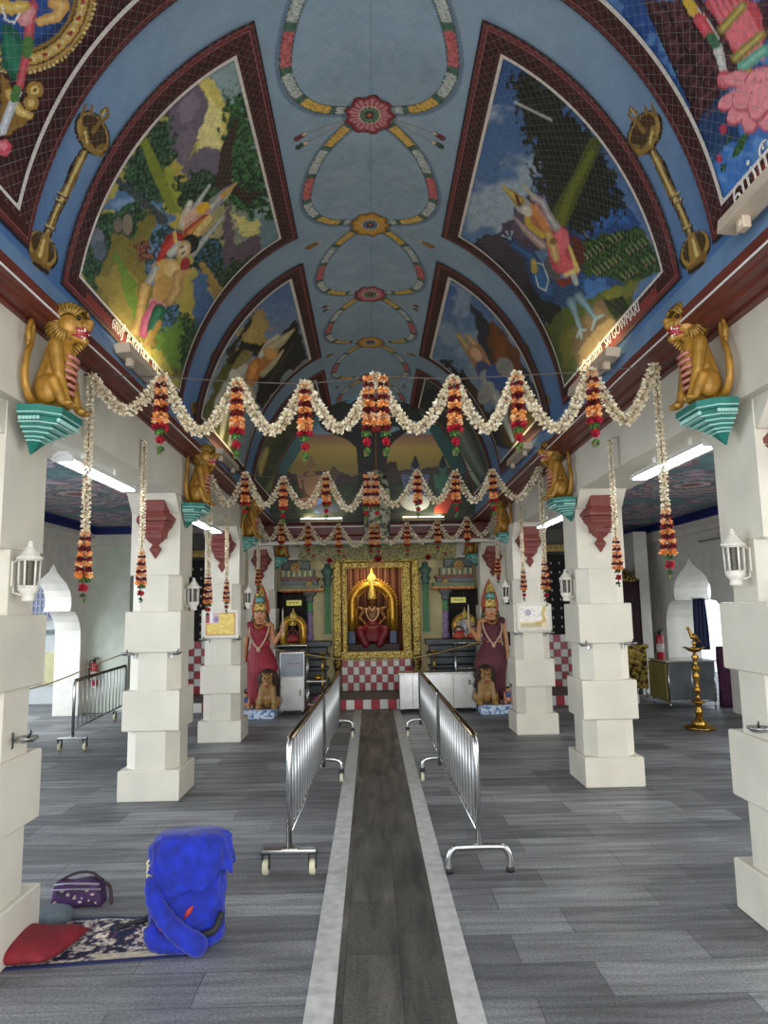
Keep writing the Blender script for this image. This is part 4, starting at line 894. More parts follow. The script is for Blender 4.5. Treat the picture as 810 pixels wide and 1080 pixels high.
# ---- wall brackets
def bracket(loc, side, label, sc=1.0):
    r = empty('bracket_shelf', loc, label, 'shelf', 'teal stepped brackets under the lions')
    def fr(bm, w0, d0, z0, w1, d1, z1):
        def rg(w, d, z):
            p = [(0, -w), (d*.55, -w), (d, -w*.55), (d, w), (0, w)]
            return [bm.verts.new((side*-x if side > 0 else x, y, z)) for x, y in p]
        a, b = rg(w0, d0, z0), rg(w1, d1, z1)
        for i in range(5): bm.faces.new((a[i], a[(i+1) % 5], b[(i+1) % 5], b[i]))
        bm.faces.new(a[::-1]); bm.faces.new(b)
    b1, b2 = B(), B()
    W_, D_ = .165, .20
    fr(b1, W_, D_, -.034, W_, D_, 0)
    lv = [(-.05, .93), (-.083, .83), (-.105, .70), (-.125, .56), (-.145, .43), (-.16, .32)]
    fr(b2, W_*.97, D_*.97, -.041, W_*.97, D_*.97, -.034)
    z = -.041
    for i, (zz, k) in enumerate(lv):
        fr(b1, W_*k, D_*k, zz, W_*k*1.0, D_*k, z)
        if i: fr(b2, W_*k*1.04, D_*k*1.04, zz-.004, W_*k*1.04, D_*k*1.04, zz+.002)
        z = zz
    fr(b1, .004, .008, -.225, .045, .06, -.16)
    obj('ledge', b1, M_teal, r); obj('moulding', b2, M_teal2, r)
    b3 = B(); k = .88
    for i in range(9): ball(b3, ((-1 if side > 0 else 1)*(D_*k+.003), -W_*.5+i*.028, -.066), .0135, 6)
    for i in range(6): ball(b3, ((-1 if side > 0 else 1)*(.012+i*.018), -W_*k-.002, -.066), .0125, 6)
    o = obj('beading', b3, M_teal2, r)
    r.scale = (sc, sc, sc); return r
# ---- lion (faces +x locally)
def lion_parts():
    b = B()
    ball(b, (.085, 0, .112), .10, 14, sc=(.85, .95, 1.05)); cap(b, (.09, 0, .14), (.135, 0, .33), .088, .075)
    ball(b, (.145, 0, .27), .078, 12, sc=(.9, 1, 1.3))
    ball(b, (.175, 0, .455), .078, 14, sc=(1, .9, 1.05)); cap(b, (.20, 0, .465), (.262, 0, .458), .048, .036); ball(b, (.285, 0, .478), .020, 8, sc=(1, 1.3, .9))
    ball(b, (.262, .022, .455), .02, 8); ball(b, (.262, -.022, .455), .02, 8)
    cap(b, (.20, 0, .405), (.258, 0, .375), .036, .024)           # jaw
    cap(b, (.22, .034, .505), (.235, .012, .512), .018, .012); cap(b, (.22, -.034, .505), (.235, -.012, .512), .018, .012)
    for s in (-1, 1):
        cap(b, (.135, s*.07, .33), (.165, s*.085, .18), .042, .030); cap(b, (.165, s*.085, .18), (.205, s*.065, .035), .030, .022); ball(b, (.222, s*.065, .02), .026, 8, sc=(1.3, 1, .8))
        ball(b, (.115, s*.088, .10), .062, 12, sc=(1.1, .7, 1.25)); cap(b, (.15, s*.105, .13), (.20, s*.11, .03), .034, .022); ball(b, (.225, s*.11, .018), .024, 8, sc=(1.4, 1, .75))
    body = blob_mesh('body', b, .006, 2)
    m = B()                                                       # mane: ribs fanning out behind the face
    for sg in (-1, 1):
        for k in range(19):
            a = radians(38+k*12.6); c0 = Vector((.188+.045*cos(a), sg*.066, .462+.045*sin(a))); c1 = Vector((.172+.098*cos(a), sg*.050, .462+.100*sin(a))); c2 = Vector((.166+.122*cos(a), sg*.012, .462+.122*sin(a)))
            tube(m, [c0, c1, c2], [.007, .0115, .008], 6)
    ball(m, (.158, 0, .462), .108, 14, sc=(.95, .55, .98))
    for k in range(9): tube(m, [(.235-.012*k, 0, .372-.010*k), (.262-.012*k, 0, .345-.012*k)], [.014, .004], 5)
    t = B(); p = bez([(.03, -.05, .04), (.035, -.12, .05), (.03, -.165, .13), (.028, -.155, .24), (.03, -.12, .33), (.035, -.115, .40), (.04, -.14, .435), (.045, -.165, .42), (.045, -.175, .37)], 5)
    k = len(p); tube(t, p, [.024-.012*min(1, i/k*1.5) for i in range(k)], 8); ball(t, (.045, -.178, .35), .024, 8, sc=(.8, .8, 1.9)); ball(t, (.045, -.182, .31), .010, 6, sc=(1, 1, 1.8))
    s = B()
    for i in range(6):
        z = .10+i*.036; tube(s, [(.166+.006*i, -.062, z), (.196+.004*i, -.03, z-.003), (.205+.003*i, 0, z-.006), (.196+.004*i, .03, z-.003), (.166+.006*i, .062, z)], .0115, 6)
    e = B(); te = B(); mo = B()
    for sg in (-1, 1):
        ball(e, (.238, sg*.045, .488), .012, 8)
        for j in range(4): cx = .225+j*.014; ball(te, (cx, sg*(.036-.003*j), .428), .0065, 6, sc=(1, 1, 1.7)); ball(te, (cx-.004, sg*(.028-.003*j), .405-.006*j), .006, 6, sc=(1, 1, 1.5))
    mo.verts.ensure_lookup_table(); ball(mo, (.226, 0, .417), .040, 10, sc=(1.15, 1.02, .66)); tube(mo, [(.21, -.046, .435), (.25, -.04, .43), (.275, -.02, .428), (.275, .02, .428), (.25, .04, .43), (.21, .046, .435)], .006, 6); tube(mo, [(.20, -.04, .405), (.24, -.032, .392), (.27, 0, .38), (.24, .032, .392), (.20, .04, .405)], .006, 6)
    return body, m, t, s, e, te, mo
def make_lion():
    body, m, t, s, e, te, mo = lion_parts()
    r = empty('lion_statue', (0, 0, 0)); mesh_obj('body', body, M_gold, r); obj('mane', m, M_golddk, r); obj('tail', t, M_gold, r); obj('belly_scales', s, M_pink, r)
    obj('eyes', e, M_eye, r); obj('teeth', te, M_teeth, r); obj('mouth', mo, M_mouth, r); return r
LION = make_lion(); first = True
lion_spots = [(-1, -1.89, 3.66, 2.745, 'golden lion on a teal bracket at the near left pillar, tail curled up behind it'),
              (1, 1.87, 3.79, 2.775, 'golden lion on a teal bracket at the near right pillar, facing left'),
              (-1, -1.89, 6.80, 2.70, 'golden lion on the bracket of the second left pillar'), (1, 1.87, 6.85, 2.71, 'golden lion on the bracket of the second right pillar'),
              (-1, -1.89, 9.75, 2.66, 'golden lion on the bracket of the third left pillar, half hidden by garlands'), (1, 1.87, 9.82, 2.675, 'golden lion on the bracket of the third right pillar, half hidden by garlands'),
              (-1, -1.82, 12.72, 2.59, 'golden lion at the far left pillar, under the end beam'), (1, 1.82, 12.80, 2.60, 'golden lion at the far right pillar, under the end beam')]
for i, (s, x, y, z, lab) in enumerate(lion_spots):
    bracket((x, y, z), s, lab.replace('golden lion on a', 'stepped').replace('golden lion on the bracket of', 'teal stepped bracket on').replace('golden lion at', 'teal stepped bracket at').split(',')[0])
    o = LION if i == 0 else dup(LION)
    o.location = (x-s*.005 if s > 0 else x+.005, y, z); o['label'] = lab; o['category'] = 'statue'; o['group'] = 'golden lions along the cornice'
    if s > 0: o.scale = (-1, 1, 1)
    k = 1.0; o.scale = (o.scale[0]*1.0, 1.0, 1.03)

# ---- red-brown corbels on the pillars
def corbel_bm():
    bm = B()
    def fr(w0, d0, z0, w1, d1, z1):
        a = [bm.verts.new(p) for p in ((-w0, 0, z0), (-w0*.72, -d0, z0), (w0*.72, -d0, z0), (w0, 0, z0))]
        b = [bm.verts.new(p) for p in ((-w1, 0, z1), (-w1*.72, -d1, z1), (w1*.72, -d1, z1), (w1, 0, z1))]
        for i in range(4): bm.faces.new((a[i], a[(i+1) % 4], b[(i+1) % 4], b[i]))
        bm.faces.new(a[::-1]); bm.faces.new(b)
    for w0, d0, z0, w1, d1, z1 in ((.150, .13, -.16, .150, .13, 0), (.135, .12, -.175, .150, .13, -.16), (.185, .15, -.225, .140, .125, -.175), (.185, .15, -.255, .188, .155, -.225),
                                   (.150, .125, -.30, .180, .145, -.262), (.155, .13, -.315, .155, .13, -.30), (.120, .10, -.345, .145, .12, -.315), (.105, .09, -.40, .118, .10, -.345), (.11, .095, -.412, .11, .095, -.40), (.060, .055, -.45, .092, .08, -.412), (.028, .03, -.475, .05, .045, -.45),
                                   (.058, .05, -.51, .030, .03, -.475), (.050, .045, -.535, .060, .05, -.51), (.004, .01, -.60, .046, .04, -.535)):
        fr(w0, d0, z0, w1, d1, z1)
    for s in (-1, 1): tube(bm, [(s*.02, -.115, -.375), (s*.07, -.11, -.36), (s*.085, -.11, -.375)], .008, 6)
    return bm
CB = None
for r, s, lab in ((1, 0, 'carved red-brown corbel on the second left pillar'), (1, 1, 'carved red-brown corbel on the second right pillar'), (2, 0, 'carved red-brown corbel on the third left pillar'), (2, 1, 'carved red-brown corbel on the third right pillar'),
                  (3, 0, 'carved red-brown corbel above the left red draped statue'), (3, 1, 'carved red-brown corbel above the right red draped statue'), (0, 1, 'carved red-brown corbel cut by the right picture edge'), (0, 0, 'carved red-brown corbel on the near left pillar')):
    loc = (PX[r][s], PYS[r][s]+.024, 2.775 if r else 2.86)
    if r == 0: loc = (PX[r][s], PYS[r][s]+.024, 2.775)
    if CB is None: CB = obj('corbel', corbel_bm(), M_corbel); o = CB
    else: o = CB.copy(); COL.objects.link(o)
    pl_ = PIL[(r, s)]; o.parent = pl_; o.location = Vector(loc)-pl_.location; o['label'] = 'red-brown carved corbel'

# ---- lanterns
M_lw = mat('lantern_white', '#d5cfc2', .5, var=.08, bump=.1, scale=30); M_glass = mat('lantern_glass', '#6f6a5c', .15, trans=.6, var=.1); M_bulb = mat('lamp_bulb', '#cfc4a8', .3)
def make_lantern():
    r = empty('wall_lantern', (0, 0, 0)); b = B()
    lathe(b, [(.012, .150), (.016, .142), (.012, .134), (.024, .128), (.030, .112), (.036, .108), (.046, .09), (.062, .078), (.064, .07), (.058, .066)], seg=16, rib=.02, ribn=16); lathe(b, [(.004, .165), (.012, .158), (.012, .15)], seg=8); obj('cap', b, M_lw, r)
    b = B()
    for i in range(6):
        a = i*pi/3+pi/6; tube(b, [(.05*cos(a), .05*sin(a), .068), (.046*cos(a), .046*sin(a), -.075)], .0055, 6)
    lathe(b, [(.055, .06), (.055, .072), (.047, .072)], seg=6); lathe(b, [(.044, -.082), (.055, -.078), (.055, -.066), (.044, -.066)], seg=6); obj('frame', b, M_lw, r)
    b = B(); lathe(b, [(.052, -.078), (.05, -.09), (.034, -.112), (.030, -.125), (.036, -.135), (.03, -.146), (.0, -.15)], seg=12); obj('base', b, M_lw, r)
    b = B(); lathe(b, [(.041, -.07), (.044, .066)], seg=6, smooth=False); obj('glass_pane', b, M_glass, r)
    b = B(); lathe(b, [(.01, -.07), (.010, -.02), (.016, .0), (.014, .03), (.0, .04)], seg=8); obj('bulb', b, M_bulb, r)
    b = B(); box(b, -.085, -.075, -.018, .018, -.07, .06, .003); tube(b, [(-.08, 0, .0), (-.078, 0, -.10), (-.03, 0, -.115)], .006, 6); tube(b, [(-.08, 0, .05), (-.06, 0, .07), (-.03, 0, .075)], .006, 6); obj('arm', b, M_lw, r)
    return r
LT = make_lantern(); k = 0
for s, y, z, lab in ((0, 3.66, 1.90, 'white wall lantern on the near left pillar'), (1, 3.80, 1.92, 'white wall lantern on the near right pillar'), (0, 6.88, 1.835, 'white wall lantern on the second left pillar'), (1, 6.95, 1.86, 'white wall lantern on the second right pillar'),
                     (0, 9.62, 1.84, 'tiny white wall lantern on the third left pillar'), (1, 9.66, 1.86, 'tiny white wall lantern on the third right pillar')):
    r_ = {3.66: 0, 3.80: 0, 6.88: 1, 6.95: 1, 9.62: 2, 9.66: 2}[y]; sg = -1 if s == 0 else 1
    xw = PX[r_][s]-sg*.228
    o = LT if k == 0 else dup(LT); k += 1
    o.location = (xw-sg*.0835, y, z); o.rotation_euler = (0, 0, 0 if s == 0 else pi); o.scale = (1, 1, 1)
    setp(o, lab, 'lantern', 'white lanterns on the pillars')

# ---- little steel oil dishes on the pillars
M_steel = mat('dull_steel', '#9a9a98', .28, .9, var=.1); M_wick = mat('soot', '#2a2622', .8)
def make_dish():
    r = empty('oil_dish', (0, 0, 0)); b = B(); lathe(b, [(.0, .0), (.03, .002), (.052, .02), (.056, .03), (.050, .028), (.03, .010), (.0, .008)], c=(0, -.075, 0), seg=16); obj('bowl', b, M_steel, r)
    b = B(); tube(b, [(0, 0, .01), (0, -.03, .006), (0, -.06, .006)], .007, 6); box(b, -.014, .014, -.004, .004, -.03, .05, .002); obj('holder', b, M_steel, r)
    b = B(); tube(b, [(.01, -.075, .02), (.025, -.085, .05), (.02, -.08, .062)], [.008, .005, .002], 6); obj('wick', b, M_wick, r); return r
DI = make_dish(); k = 0
spots = []
for r_, nm in ((1, 'second'), (2, 'third')):
    for s, sd in ((0, 'left'), (1, 'right')):
        sg = -1 if s == 0 else 1; x = PX[r_][s]; y = PYS[r_][s]
        spots.append(((x-sg*.17, y+.02, 1.285), -sg*radians(45), 'steel oil dish on the nave-side corner of the %s %s pillar' % (nm, sd)))
        spots.append(((x+sg*.17, y+.02, 1.285), sg*radians(45), 'steel oil dish on the aisle-side corner of the %s %s pillar' % (nm, sd)))
spots.append(((PX[0][1]-.258+.02, 3.70, 1.02), -radians(90), 'dark oil dish low on the near right pillar, cut by the picture edge'))
spots.append(((PX[0][0]+.236, 3.72, 1.045), radians(90), 'steel oil dish on the near left pillar, above the floor in the shade'))
for loc, rz, lab in spots:
    o = DI if k == 0 else dup(DI); k += 1; o.location = loc; o.rotation_euler = (0, 0, rz); setp(o, lab, 'oil dish', 'oil dishes on the pillars')

# ---- posters on the pillars
def poster(loc, w, h, lab, paper, painter, nx=60):
    r = empty('poster', loc, lab, 'poster'); b = B(); box(b, -w/2, w/2, 0, .02, -h/2, h/2, .003); obj('frame', b, M_lw, r)
    X, Z = np.meshgrid(np.linspace(-w/2+.035, w/2-.035, nx), np.linspace(-h/2+.035, h/2-.035, int(nx*.75)), indexing='ij'); c = Canvas(X/(w/2), Z/(h/2), paper); painter(c)
    grid_obj('print', np.stack([X, X*0-.003, Z], -1), c.C, mat_attr('printed_paper', .5), r, flip=True); return r
def pl(c):
    al = np.ones(c.X.shape, bool); n = fbm(c.X*6, c.Y*6, 3); c.mix(n > .52, '#e0c86a'); c.mix((np.abs(c.X) > .82-.06) | (np.abs(c.Y) > .72-.02), '#c06a50', .6)
    c.mix((c.X < -.1) & (c.Y > .05), '#c9a9a0'); c.mix((c.X < -.62) & (c.Y > .1), '#a8404a'); c.mix((c.X > -.6) & (c.X < -.42) & (c.Y > .1), '#e4dce0'); c.ell(-.25, .35, .14, .22, '#8f7aa0')
def pr(c):
    n = fbm(c.X*9, c.Y*9, 3); c.mix(n > .6, '#c2b9c0', .6); c.mix((c.Y < -.35), '#d8c38a', .7); c.stroke([(.75, .8), (.6, .2), (.7, -.3), (.2, -.5)], .11, '#c9ae6a'); c.ell(-.3, .3, .2, .25, '#a89fae')
    for i in range(4): c.stroke([(-.75, -.5-.08*i), (.5, -.5-.08*i)], .018, '#8d7a58')
def pe(c):
    c.mix(c.Y > .25, '#b52f3c'); c.mix((c.Y < .1) & (c.Y > -.5), '#6a4a48'); c.ell(.3, -.1, .3, .3, '#d8c8b0')
poster((PX[2][0], PYS[2][0]-.028, 1.50), .46, .36, 'white framed yellow poster on the third left pillar', '#d6b35c', pl)
poster((PX[2][1], PYS[2][1]-.028, 1.52), .43, .36, 'white framed pale poster with gold ornament on the third right pillar', '#e6e0d2', pr)
poster((2.155, 3.59, 1.56), .36, .46, 'white framed red poster cut by the right picture edge', '#e3dccb', pe)

# ---- fluorescent battens under the side beams, glare of the aisles
M_tube = mat('fluorescent_glow', '#ffffff', .3, emit='#eef4ff', estr=20.0)
def make_batten():
    r = empty('fluorescent_light', (0, 0, 0)); b = B(); prism(b, [(-.03, 0), (.03, 0), (.075, -.05), (.07, -.055), (.025, -.02), (-.025, -.02), (-.07, -.055), (-.075, -.05)], 1, -.62, .62); obj('reflector', b, mat('white_enamel', '#e6e6e2', .3, var=.02), r)
    for s in (-1, 1): b = B(); tube(b, [(s*.035, -.585, -.045), (s*.035, .585, -.045)], .014, 10); obj('tube', b, M_tube, r)
    [obj('end_cap', (lambda q: (box(q, -.06, .06, y-.012, y+.012, -.065, -.015, .003), q)[1])(B()), MATS['white_enamel'], r) for y in (-.60, .60)]
    [obj('rod', (lambda q: (tube(q, [(0, y, 0), (0, y, .06)], .012, 6), q)[1])(B()), MATS['white_enamel'], r) for y in (-.3, .3)]; return r
BT = make_batten()
for i, (x, y, lab) in enumerate(((-2.06, 5.05, 'lit twin tube light under the left side beam, nearest bay'), (2.02, 4.85, 'lit twin tube light under the right side beam, nearest bay'),
                                 (-2.06, 8.35, 'lit tube light under the left side beam, second bay'), (2.08, 8.35, 'lit tube light under the right side beam, second bay'))):
    o = BT if i == 0 else dup(BT); o.location = (x, y, 2.71); setp(o, lab, 'lamp', 'tube lights under the side beams')
# ---- beige trough lights that light the painted panels
def make_trough():
    r = empty('trough_light', (0, 0, 0)); b = B(); prism(b, [(-.05, 0), (.045, -.01), (.06, .05), (.035, .06), (-.04, .065)], 1, -.48, .48); obj('housing', b, mat('beige_enamel', '#cbb8a0', .5, var=.05), r)
    b = B(); box(b, .036, .046, -.46, .46, .056, .064); o = obj('diffuser', b, mat('warm_lamp_glow', '#fff0c0', .4, emit='#ffe7a0', estr=5.0), r)
    [obj('bracket', (lambda q: (box(q, -.02, .02, y-.03, y+.03, -.06, .0, .006), ball(q, (.0, y, -.03), .03, 8), q)[2])(B()), MATS['beige_enamel'], r) for y in (-.34, .34)]; return r
TR = make_trough()
for i, (s, y, lab) in enumerate(((-1, 4.98, 'beige trough light below the left garden painting'), (1, 5.15, 'beige trough light below the painting of the peacock rider'), (1, 2.6, 'beige trough light at the right edge, under the lotus painting'),
                                 (-1, 7.9, 'beige trough light below the swan painting'), (1, 7.85, 'beige trough light below the second right painting'))):
    o = TR if i == 0 else dup(TR); o.location = (VX+s*1.655, y, 3.40-float(sag(y, 3.4))); o.rotation_euler = (0, 0, 0 if s > 0 else pi); o['label'] = lab; o['category'] = 'lamp'; o['group'] = 'trough lights on the cornice'
for s, ys in ((-1, (4.98, 7.9)), (1, (5.15, 7.85))):
    for y in ys:
        l = area('trough_lamp_light', (VX+s*1.60, y, 3.50-float(sag(y, 3.4))), (VX+s*1.70, y, 4.0), .9, .05, 3.0 if y < 6 else 2.2, (1.0, .86, .5)); l.data.shape = 'RECTANGLE'

# ================================================================== FLOWER GARLANDS
M_flo = mat_attr('petals', rough=.7, gain=1.0)
WHT = [srgb(c) for c in ('#e9dfc4', '#d9cba8', '#f2ead6', '#cbb993')]; RED = [srgb(c) for c in ('#6f1620', '#8f2424', '#4f1016')]; ORA = [srgb(c) for c in ('#ee9848', '#f4b46a', '#e07c38', '#f6cc92')]
PEA = [srgb(c) for c in ('#e8b890', '#f0cfa4', '#e0a070')]; GRN = [srgb(c) for c in ('#42682c', '#5f8a3c', '#2d4a20')]; ROSE = [srgb(c) for c in ('#a3122c', '#c82038', '#7d0e22')]; YEL = [srgb(c) for c in ('#e2b43c', '#d99a2c')]; PNK = [srgb(c) for c in ('#c86a62', '#b04a48')]
class Flo:
    def __init__(s): s.v = []; s.f = []; s.c = []; s.R = random.Random(5)
    def petal(s, c, d, L_, w, col, n=None):
        """a small pointed petal from c along d"""
        d = Vector(d).normalized(); a = d.orthogonal().normalized(); th = s.R.random()*6.28; u = (a*cos(th)+d.cross(a)*sin(th)); c = Vector(c); i = len(s.v)
        s.v += [c, c+d*L_*.55+u*w, c+d*L_, c+d*L_*.55-u*w]; s.f.append((i, i+1, i+2, i+3)); s.c += [col]*4
    def tuft(s, c, r, cols, n=9, w=.35, axis=None):
        for k in range(n):
            d = Vector((s.R.gauss(0, 1), s.R.gauss(0, 1), s.R.gauss(0, 1))).normalized()
            if axis is not None and s.R.random() < .7: d = (d-axis*d.dot(axis)*.7).normalized()
            s.petal(Vector(c)+d*r*.15, d, r*(.8+.3*s.R.random()), r*w, s.R.choice(cols))
    def ring(s, c, ax, R, r, cols, n=7, k=5, droop=0):
        ax = Vector(ax).normalized(); u = ax.orthogonal().normalized(); w = ax.cross(u); ph = s.R.random()*6
        for j in range(n):
            a = ph+2*pi*j/n; d = (u*cos(a)+w*sin(a)); s.fan(Vector(c)+d*R*.35, d, R*.75, cols, k, droop)
    def fan(s, c, d, L_, cols, k, droop):
        for i in range(k):
            e = (d+Vector((s.R.gauss(0, .42), s.R.gauss(0, .42), s.R.gauss(0, .42)-droop))).normalized(); s.petal(c, e, L_*(.8+.35*s.R.random()), L_*.30, s.R.choice(cols))
    def mesh(s, name):
        me = bpy.data.meshes.new(name); me.from_pydata([tuple(v) for v in s.v], [], s.f); at = me.attributes.new('Col', 'FLOAT_COLOR', 'POINT')
        arr = np.ones((len(s.v), 4), np.float32); arr[:, :3] = np.array(s.c, np.float32); at.data.foreach_set('color', arr.reshape(-1)); me.materials.append(M_flo); return me
def strand(F, pts, R, step, cols=WHT, core=RED, n=6, k=4):
    """white blossom rings strung along a path, dark red buds between them"""
    L_ = [0]
    for a, b in zip(pts, pts[1:]): L_.append(L_[-1]+(Vector(b)-Vector(a)).length)
    m = max(1, int(L_[-1]/step)); j = 0
    for i in range(m+1):
        t = L_[-1]*i/m
        while j < len(L_)-2 and L_[j+1] < t: j += 1
        f = (t-L_[j])/max(1e-9, L_[j+1]-L_[j]); p = Vector(pts[j]).lerp(Vector(pts[j+1]), f); ax = (Vector(pts[j+1])-Vector(pts[j])).normalized()
        F.ring(p, ax, R, R, cols, n, k); F.tuft(p, R*.85, cols, 12, .3)
        if core: F.tuft(p+ax*step*.5, R*.48, core if i % 3 else PNK, 5, .25)
def tassel(F, x, y, z, h, R, bands, k=1.0, lean=None):
    """stack of marigold rings; bands = list of colour sets from the top"""
    n = len(bands); dz = h/n
    for i, cols in enumerate(bands):
        rr = R*(.72+.28*i/max(1, n-1)); zz = z-dz*(i+.5)
        F.ring((x, y, zz), (0, 0, 1), rr, rr, cols, 13, 7, .25)
def rose(F, x, y, z, r): 
    F.tuft((x, y, z), r, ROSE, 46, .45)
def leaves(F, x, y, z, r, n=14):
    for i in range(n):
        a = F.R.random()*6.28; F.petal((x, y, z), (cos(a), sin(a), -.6-F.R.random()), r*(.8+.5*F.R.random()), r*.3, F.R.choice(GRN))
M_cord = mat('cord', '#5a5048', .8)
def put(name, F, parent, lab=None):
    o = bpy.data.objects.new(name, F.mesh(name)); COL.objects.link(o); o.parent = parent
    o.location = -Vector(parent.location); return o
def swag_row(Y, tops, sags, th, step, dense, lab):
    xm = tops[len(tops)//2]
    root = empty('flower_garland', (xm[0], Y, xm[1]+.02), lab, 'garland', 'swagged flower garlands across the nave')
    for i, ((x0, z0), (x1, z1)) in enumerate(zip(tops, tops[1:])):
        F = Flo(); F.R = random.Random(int(Y*10)+i); zs = sags[i]; pts = []
        for k in range(25):
            t = k/24; u = 2*t-1; zl = z0*(1-t)+z1*t; d = ((z0+z1)/2-zs); pts.append((x0+(x1-x0)*(.5+.5*(u*.80+.20*u**3)), Y, zl-d*(1-abs(u)**1.9)))
        strand(F, pts, th, step, n=7 if dense else 6, k=5 if dense else 4); put('swag', F, root)
    for i, (x, z) in enumerate(tops[1:-1]):
        F = Flo(); F.R = random.Random(int(Y*100)+i); mid = i == len(tops)//2-1
        nb = 9; bands = []
        for k in range(nb): bands.append([PEA, RED, ORA, RED, ORA, RED, ORA, PEA+ORA, ROSE][k] if not mid else [ORA, RED, ORA, RED, ORA, RED, PEA, ORA, RED][k])
        h = .34; wd = th*1.25
        if mid:
            for dx in (-.045, .045): tassel(F, x+dx, Y-.02, z, .36, wd*.95, bands)
        else: tassel(F, x, Y-.02, z, h, wd, bands)
        put('tassel', F, root)
        for dx in ((-.06, .06) if mid else (0,)):
            G = Flo(); zb = z-(.36 if mid else h); leaves(G, x+dx, Y-.02, zb+.01, .05); leaves(G, x+dx, Y-.02, zb-.10, .04, 8); G.tuft((x+dx, Y-.02, zb-.065), .028, ROSE, 46, .45); G.tuft((x+dx, Y-.02, zb-.14), .022, GRN+ROSE[:1], 14)
            o = put('rose_drop', G, root)
    b = B(); tube(b, [(-1.89, Y, tops[0][1]+.02)]+[(x, Y, z+.0) for x, z in tops[1:-1]]+[(1.89, Y, tops[-1][1]+.02)], .004, 5); obj('cord', b, M_cord, root, loc=-Vector(root.location))
    return root
swag_row(4.3, [(-1.84, 3.15), (-1.40, 3.145), (-.93, 3.11), (-.506, 3.09), (-.064, 3.135), (.427, 3.11), (.825, 3.13), (1.303, 3.15), (1.712, 3.176)], [2.93, 2.79, 2.79, 2.80, 2.79, 2.785, 2.78, 2.83], .041, .033, True, 'nearest and largest row of white flower swags with orange and red tassels')
swag_row(7.5, [(-1.82, 3.105), (-1.446, 3.13), (-1.038, 3.075), (-.579, 3.118), (-.098, 3.11), (.404, 3.125), (.815, 3.12), (1.217, 3.123), (1.746, 3.168)], [2.80, 2.785, 2.77, 2.73, 2.77, 2.80, 2.80, 2.82], .042, .040, False, 'middle row of white flower swags with orange and red tassels')
swag_row(11.0, [(-1.88, 3.07), (-1.50, 3.035), (-1.085, 2.985), (-.611, 2.96), (-.046, 2.97), (.461, 2.96), (.939, 2.997), (1.404, 3.035), (1.87, 3.087)], [2.75, 2.71, 2.69, 2.64, 2.67, 2.68, 2.71, 2.77], .045, .048, False, 'farthest row of white flower swags, just in front of the shrine')
def hanging(x, Y, z0, z1, r, lab, tl=.42):
    root = empty('hanging_garland', (x, Y, z0), lab, 'garland', 'single flower strings hanging by the pillars'); F = Flo(); F.R = random.Random(int(Y*7+x*3)); zt = z1+tl
    strand(F, [(x, Y, z0), (x, Y, (z0+zt)/2), (x, Y, zt)], r, r*.95, n=6, k=4); put('string', F, root)
    G = Flo(); nb = 9; bands = [[PEA, RED, PEA+ORA, RED, ORA, RED, ORA+PEA, RED, ORA][k] for k in range(nb)]
    h = tl*.62
    for i, cols in enumerate(bands):
        rr = r*(1.05+.75*i/(nb-1)); G.ring((x, Y, zt-h*(i+.5)/nb), (0, 0, 1), rr, rr, cols, 11, 6, .25)
    leaves(G, x, Y, zt-h, r*1.6, 12); G.tuft((x, Y, zt-h-.07), r*1.0, ROSE, 30, .45); leaves(G, x, Y, zt-h-.10, r*1.3, 8); G.tuft((x, Y, z1+.02), r*.6, GRN+ROSE[:1], 12); put('tassel', G, root)
    b = B(); tube(b, [(x, Y, z0+.01), (x, Y, z1+.03)], .003, 5); tube(b, [(x, Y, z0+.01), (1.89*(1 if x > 0 else -1), Y, z0+.03)], .003, 5); obj('cord', b, M_cord, root, loc=-Vector(root.location)); return root
hanging(-1.845, 4.3, 3.14, 1.742, .030, 'long flower string at the left end of the nearest garland row', .44); hanging(-1.855, 5.4, 2.985, 1.745, .026, 'long flower string in front of the second left pillar', .40)
hanging(1.72, 4.3, 3.165, 1.822, .030, 'long flower string at the right end of the nearest garland row', .44); hanging(1.82, 5.5, 2.98, 1.805, .026, 'long flower string beside the second right pillar', .40)
hanging(-1.83, 7.5, 3.10, 1.573, .030, 'long flower string at the left end of the middle garland row', .5); hanging(-1.86, 8.6, 2.80, 1.63, .027, 'long flower string in front of the third left pillar')
hanging(1.74, 7.5, 3.16, 1.657, .030, 'long flower string at the right end of the middle garland row', .5); hanging(1.83, 9.0, 2.93, 1.713, .027, 'long flower string in front of the third right pillar')
hanging(-1.86, 11.0, 3.06, 1.9, .032, 'flower string hanging above the left red draped statue'); hanging(1.87, 11.0, 3.08, 2.0, .032, 'flower string hanging above the right red draped statue')
